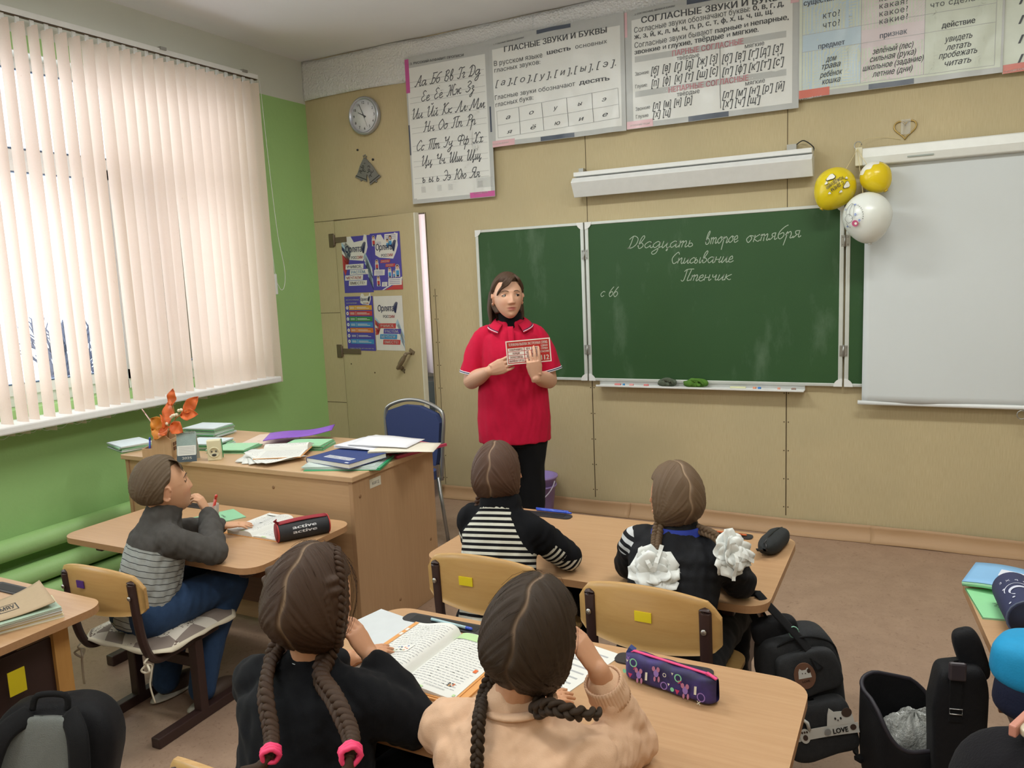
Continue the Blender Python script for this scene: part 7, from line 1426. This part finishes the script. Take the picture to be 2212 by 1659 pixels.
# ---- girl in peach, foreground right
PEACH = m_cloth('peach_sweatshirt', 'd6b193', .3, 450, .9, .04); h2 = V((3.436, -3.472, .893))
e2_ = px(1362, 1600, 2, .625); w2 = px(1293, 1450, 1, -3.39)
g2, M2, s2 = pupil('girl in a peach sweatshirt with thin braids, leaning her cheek on her hand', (3.43, -3.50, 0), (h2, 6, 0, 10, 1.0), ((3.255, -3.49, .715), (3.55, -3.49, .725)), (((3.215, -3.42, .625), (3.32, -3.26, .622)), (e2_, w2)), (3.42, -3.60, .43), ((3.33, -3.20, .41), (3.50, -3.20, .41)), SK_K, 'sweatshirt', PEACH, hands={1: dict(d=V((-.42, .0, .60)), p=V((-.85, .1, -.4)), c=(.5, .55, .6, .65), t=(.2, .9, .3), side=-1)}, seed=15, shirt_r=1.10, sleeve_to=.84, wrk=.008, collar_r=.064)
H2 = m_hair('very_dark_brown_hair', '20150f', '40301f', '8c745e')
hair_cap('hair', M2, s2, 1., H2, g2, reg_g, .016, RT, seed=6, extra=lambda d: .005*ga(abs(d.x)-.7, .35)*ga(d.z+.3, .5), part=lambda d: .35+.65*sst(.2, .6, d.z))
q1, q2 = proot(M2, s2, -1, 1.06), proot(M2, s2, 1, 1.06); t1, t2 = px(1030, 1659, 1, -3.62), px(1240, 1540, 1, -3.55)
braid([q1, q1+V((-.012, -.03, -.05)), q1.lerp(t1, .5)+V((-.005, -.02, 0)), t1], .0145, .012, H2, g2, 6, tail=[t1, t1+V((-.01, 0, -.03)), t1+V((-.02, .01, -.08))]); braid([q2, q2+V((-.01, -.045, -.03)), q2.lerp(t2, .5)+V((-.01, -.035, 0)), t2, t2+V((.02, .06, -.03))], .018, .013, H2, g2, 3.5)
m2_ = V((3.412, -3.486, .772)); MB().tube([m2_+V((.066*math.cos(t), .062*math.sin(t), .006*math.cos(t))) for t in [k*.2094 for k in range(30)]], .011, 10, closed=True, flat=.6).build('neckband', PEACH, g2)
cf = w2.lerp(e2_, .22); d_ = (e2_-w2).normalized(); a_ = d_.orthogonal().normalized(); c__ = d_.cross(a_)
MB().grid(lambda u, v: cf+d_*(-.02+.05*v)+(a_*math.cos(2*math.pi*u)+c__*math.sin(2*math.pi*u))*(.036+.003*v+.0008*math.cos(2*math.pi*u*36)), 144, 6, closeu=True).build('cuff', PEACH, g2, solid=.004)
stray(M2, s2, H2, g2, 160, 4, RT); settle(g2)
# ---------------------------------------------------------------- school bags
def sbox(b, w, d, h, M=None, e=.35, n=40, k=24, m=0, squash=None):
    """soft box standing on its base"""
    M = M or Matrix.Identity(4); pw = lambda x: math.copysign(abs(x)**e, x)
    def f(u, v):
        a = 2*math.pi*u; c = math.pi*(v-.5)*.999; p = Vector((w/2*pw(math.cos(a))*abs(math.cos(c))**e, d/2*pw(math.sin(a))*abs(math.cos(c))**e, h/2+h/2*pw(math.sin(c))))
        if squash: p = squash(p)
        return M@p
    b.grid(f, n, k, m, closeu=True); b.f += [[i*k+len(b.v)-n*k for i in range(n)], [i*k+k-1+len(b.v)-n*k for i in range(n)][::-1]]; b.m += [m, m]; b.s += [True, True]; return b
CHAR = m_cloth('charcoal_canvas', '2e2f31', .5, 260, .85, .25); JET = m_cloth('jet_black_nylon', '17171a', .4, 300, .7, .2); WEB = m_cloth('black_webbing', '141416', .5, 600, .8); BADGE = mat('brown_leather_badge', '6d4c3b', .5); OFFW = mat('offwhite_pvc', 'c9c9c4', .5); GRYP = mat('grey_pvc', '8a8a88', .5); MESH = m_cloth('grey_mesh', '6f7370', .8, 350, .9)
# charcoal backpack with cat band
cbk = thing('backpack', 'charcoal backpack with a white cat band hanging at the end of the second table', 'backpack', (3.825, -2.37, .11), R(25)); cbk.rotation_euler = (R(-3), R(-10), R(25)); cbk.scale = (.86,)*3
wob = lambda p: p+Vector((.006*math.sin(p.z*23+p.x*9), .006*math.sin(p.x*31+p.z*17), .004*math.sin(p.x*27)))
MBk = sbox(MB(), .27, .15, .43, Matrix.Translation((0, .02, .015)), .38, squash=wob); MBk.build('body', CHAR, cbk)
sbox(MB(), .235, .07, .20, Matrix.Translation((.01, -.075, .03)), .4, squash=wob).build('front_pocket', CHAR, cbk); sbox(MB(), .215, .05, .155, Matrix.Translation((.01, -.065, .245)), .45, squash=wob).build('upper_pocket', CHAR, cbk)
MB().tube(spline([(-.10, -.04, .40), (-.03, -.05, .435), (.05, -.05, .435), (.12, -.04, .39), (.128, -.03, .30)], 6), .004, 6).build('zip', WEB, cbk)
MB().tube(spline([(-.08, .05, .43), (-.11, .05, .52), (-.085, .04, .585), (-.06, .0, .55), (.02, -.06, .42), (.05, -.095, .34)], 8), .017, 8, flat=.2, up=(.5, -.8, .3)).build('shoulder_strap', WEB, cbk); MB().tube(spline([(-.03, .05, .43), (-.07, .04, .5), (-.09, .035, .575)], 6), .014, 8, flat=.25).build('shoulder_strap', WEB, cbk)
MB().tube(spline([(.10, -.02, .05), (.13, -.03, .02), (.12, -.06, .004), (.13, -.10, .005)], 5), .018, 6, flat=.25).build('loose_strap', WEB, cbk); MB().box((.13, -.10, .012), (.05, .03, .016), 0, (0, .1, .4)).build('buckle', JET, cbk, bevel=.003)
sbox(MB(), .16, .08, .10, Matrix.Translation((-.05, .03, .395)), .6).build('top_flap', JET, cbk); MB().tube([(.0+.016*math.cos(a), -.035, .455+.02*math.sin(a)) for a in [k*.45 for k in range(15)]], .002, 6).build('key_ring', mat('mint_ring', '8fc9b4', .4), cbk)
b = MB(); yb = -.093
def oval(b, x, z, rx, rz_, m, y, n=24): b.add([(x+rx*math.cos(a), y, z+rz_*math.sin(a)) for a in [k*2*math.pi/n for k in range(n)]], [tuple(range(n))], m)
b.prism([(.036*math.cos(a), .046*math.sin(a)) for a in [k*.2618 for k in range(24)]], (-.005, -.089, .325), (1, 0, 0), (0, 0, 1), .004); 
b.add([(-.027, yb-.001, .318), (.017, yb-.001, .318), (.014, yb-.001, .343), (.008, yb-.001, .354), (-.0, yb-.001, .347), (-.012, yb-.001, .347), (-.019, yb-.001, .354), (-.024, yb-.001, .343)], [tuple(range(8))], 1); oval(b, .010, .342, .006, .008, 2, yb-.002); oval(b, -.012, .336, .0016, .0022, 2, yb-.002); oval(b, -.002, .335, .0016, .0022, 2, yb-.002)
put_text(b, 'LOVE', (-.004, yb-.001, .303), (1, 0, 0), (0, 0, 1), .008, m=2, bold=.04, align='C'); b.build('badge', [BADGE, OFFW, mat('dark_brown_print', '35241c', .5)], cbk)
b = MB(); fb = lambda x, z, l=0.: Vector((x, -.113-.5*x*x-l, z))
b.add([fb(x, .115+dz) for dz in (0, .036) for x in [-.11+.24*k/12 for k in range(13)]], [(i, i+1, 14+i, 13+i) for i in range(12)], 0)
b.add([fb(.03, .15), fb(.12, .15), fb(.116, .185), fb(.105, .205), (fb(.09, .195)), fb(.06, .197), fb(.046, .212), fb(.038, .19)], [tuple(range(8))], 0); oval(b, .10, .190, .017, .016, 1, -.120); oval(b, .060, .175, .003, .004, 2, -.119); oval(b, .078, .173, .003, .004, 2, -.119); oval(b, .068, .168, .002, .002, 2, -.119)
b.tube([fb(-.03, .15, .002), fb(-.032, .175, .002), fb(-.045, .19, .002), fb(-.062, .182, .002)], .006, 6, 0); b.box((-.088, -.120, .133), (.014, .004, .046), 3)
oval(b, -.048, .133, .017, .026, 0, -.119); oval(b, -.048, .128, .008, .010, 1, -.1205)
for k in range(3): oval(b, -.056+.008*k, .147, .003, .004, 1, -.1205)
oval(b, .028, .133, .011, .011, 3, -.1185); oval(b, .112, .137, .010, .010, 1, -.122)
put_text(b, 'LOVE', fb(.07, .124, .004), (1, 0, 0), (0, 0, 1), .018, .05, 2, .04, align='C'); b.build('cat_band', [OFFW, mat('brown_patch', '43332b', .6), mat('ink_black', '17171a', .5), GRYP], cbk, solid=.0012)
# open black backpack on the floor
ob = thing('backpack', 'open black backpack with plastic bags inside on the floor by the right table', 'backpack', (4.10, -2.36, 0), R(35))
b = MB()
def shell(u, v):
    a = 2*math.pi*u; lip = .36+.03*math.sin(a)-.10*max(0, math.cos(a-.2))-.09*max(0, -math.sin(a)); k = .30; x = .125*math.copysign(abs(math.cos(a))**.5, math.cos(a)); y = .085*math.copysign(abs(math.sin(a))**.5, math.sin(a)); z = lip*v; g = .75+.25*min(1, v*4); o = 1+.12*math.sin(math.pi*v)
    return Vector((x*g*o-.03*v*v, y*g*o-.01*v, z))
b.grid(shell, 48, 14, closeu=True); b.f.append([i*14 for i in range(48)]); b.m.append(0); b.s.append(True); b.build('body', JET, ob, solid=.008)
MB().tube([shell(i/40, 1) for i in range(40)], .006, 8, closed=True).build('rim', mat('rim_piping', '29262e', .6), ob)
for z in (.10, .19): MB().tube([(-.11+.012*math.cos(a)*.3, -.095, z+.012*math.sin(a)) for a in [k*.5236 for k in range(12)]], .0025, 6, closed=True).build('eyelet', STEEL, ob)
PLB = NB('crumpled_plastic'); PLB.col(lin('b9bbb6')); PLB.set(Roughness=.25, Transmission_Weight=.3, Coat_Weight=.5); PLB.bump(PLB.noise(PLB.coord(), 40, 5, .7), .8, .02); PLB = PLB.m
o = MB().grid(lambda u, v: (lambda a, c: Vector((.10*math.cos(a)*math.cos(c), .065*math.sin(a)*math.cos(c), .215+.075*math.sin(c)+.018*math.sin(5*a)*math.cos(c)+.012*math.sin(9*a+4*c))))(2*math.pi*u, math.pi*(v-.5)), 48, 24, closeu=True).build('plastic_bag', PLB); o.location = (4.09, -2.365, 0); o.rotation_euler = (0, 0, R(35)); tag(o, 'crumpled clear plastic bag inside the open black backpack', 'plastic bag')
# tall black bag at the right table
tb_ = thing('bag', 'tall black bag with a buckle strap hanging from the right table', 'bag', (4.185, -2.44, .10), R(12))
sbox(MB(), .13, .10, .40, None, .3, squash=wob).build('body', JET, tb_); MB().box((-.015, -.054, .33), (.03, .008, .14)).build('strap', WEB, tb_, bevel=.002); MB().box((-.015, -.062, .405), (.042, .014, .05)).build('buckle', mat('purple_grey_buckle', '3a3338', .4), tb_, bevel=.006); MB().tube([(-.03, -.061, .30), (.0, -.061, .30), (.0, -.061, .285), (-.03, -.061, .285)], .0018, 6, closed=True).build('slider', BOLT, tb_)
sbox(MB(), .07, .05, .15, Matrix.Translation((.06, .02, .345))@Matrix.Rotation(R(-18), 4, 'Y'), .6).build('side_flap', JET, tb_)
# jacket heaped over a chair at the lower right
jk = thing('jacket', 'black fleece jacket heaped over a chair back at the bottom right', 'jacket', (4.33, -3.0, .12), R(8)); FLE = m_cloth('black_fleece', '18171b', .9, 180, 1.)
sbox(MB(), .34, .24, .52, None, .55, squash=lambda p: p+Vector((.012*math.sin(p.z*13), .012*math.sin(p.x*15+p.z*9), .012*math.sin(p.x*11)))).build('heap', FLE, jk)
sbox(MB(), .24, .08, .30, Matrix.Translation((.02, -.11, .1)), .6).build('sleeve', FLE, jk)
po = thing('pencil_pouch', 'clear pencil pouch with salmon edge lying on the black jacket', 'pouch', (4.345, -3.03, .652), R(-25)); SAL = mat('salmon_edge', 'c98a78', .5)
sbox(MB(), .15, .11, .022, None, .4).build('pouch', mat('cream_pouch', 'cfc6ae', .3, coat=.6), po); MB().box((-.078, 0, .012), (.014, .115, .024)).build('edge_band', SAL, po, bevel=.003); MB().box((0, .03, .0235), (.13, .02, .002)).build('stripe', mat('yellow_stripe', 'd1c23f', .5), po); MB().tube([(-.05, -.02, .025), (.05, -.03, .026)], .005, 8).build('marker', BLK2, po)
# cyan and navy bag on the corner of the right table
ty = thing('bag', 'soft cyan bag with navy underside slumped over the right table corner', 'bag', (4.375, -2.62, .48), R(-20)); CYA = m_cloth('cyan_nylon', '2492c4', .3, 200, .6, .08); NVY = m_cloth('navy_nylon', '1e2238', .4, 200, .7, .1)
sbox(MB(), .26, .17, .13, Matrix.Translation((0, 0, .07)), .6, squash=wob).build('upper', CYA, ty); sbox(MB(), .24, .16, .12, None, .55, squash=wob).build('lower', NVY, ty); MB().tube(spline([(-.02, -.06, .19), (.03, -.05, .21), (.09, -.05, .18)], 5), .004, 6).build('drawstring', NVY, ty)
# black and grey backpack at the lower left
lb = thing('backpack', 'black backpack with grey mesh back hanging at the end of the left table', 'backpack', (1.90, -3.535, .03), R(38)); lb.rotation_euler = (R(-10), R(8), R(38))
sbox(MB(), .33, .20, .40, Matrix.Translation((0, .03, 0)), .5, squash=wob).build('body', JET, lb); sbox(MB(), .25, .05, .33, Matrix.Translation((-.02, -.075, .05)), .55).build('back_panel', MESH, lb)
for x, c in ((-.10, .0), (.09, .3)): MB().tube(spline([(x*.5, -.07, .385), (x, -.125, .34), (x*1.25, -.135, .2), (x*1.3, -.11, .06), (x*1.2, -.06, .02)], 6), .028, 8, flat=.3, up=(0, -1, .2)).build('shoulder_strap', WEB, lb)
MB().tube(spline([(-.05, -.06, .39), (-.04, -.06, .43), (.03, -.06, .43), (.04, -.06, .39)], 5), .009, 8).build('handle', WEB, lb); MB().tube(spline([(-.12, -.1, .12), (0, -.135, .16), (.12, -.11, .21)], 6), .006, 6).build('piping', mat('light_piping', '9a9c98', .5), lb)
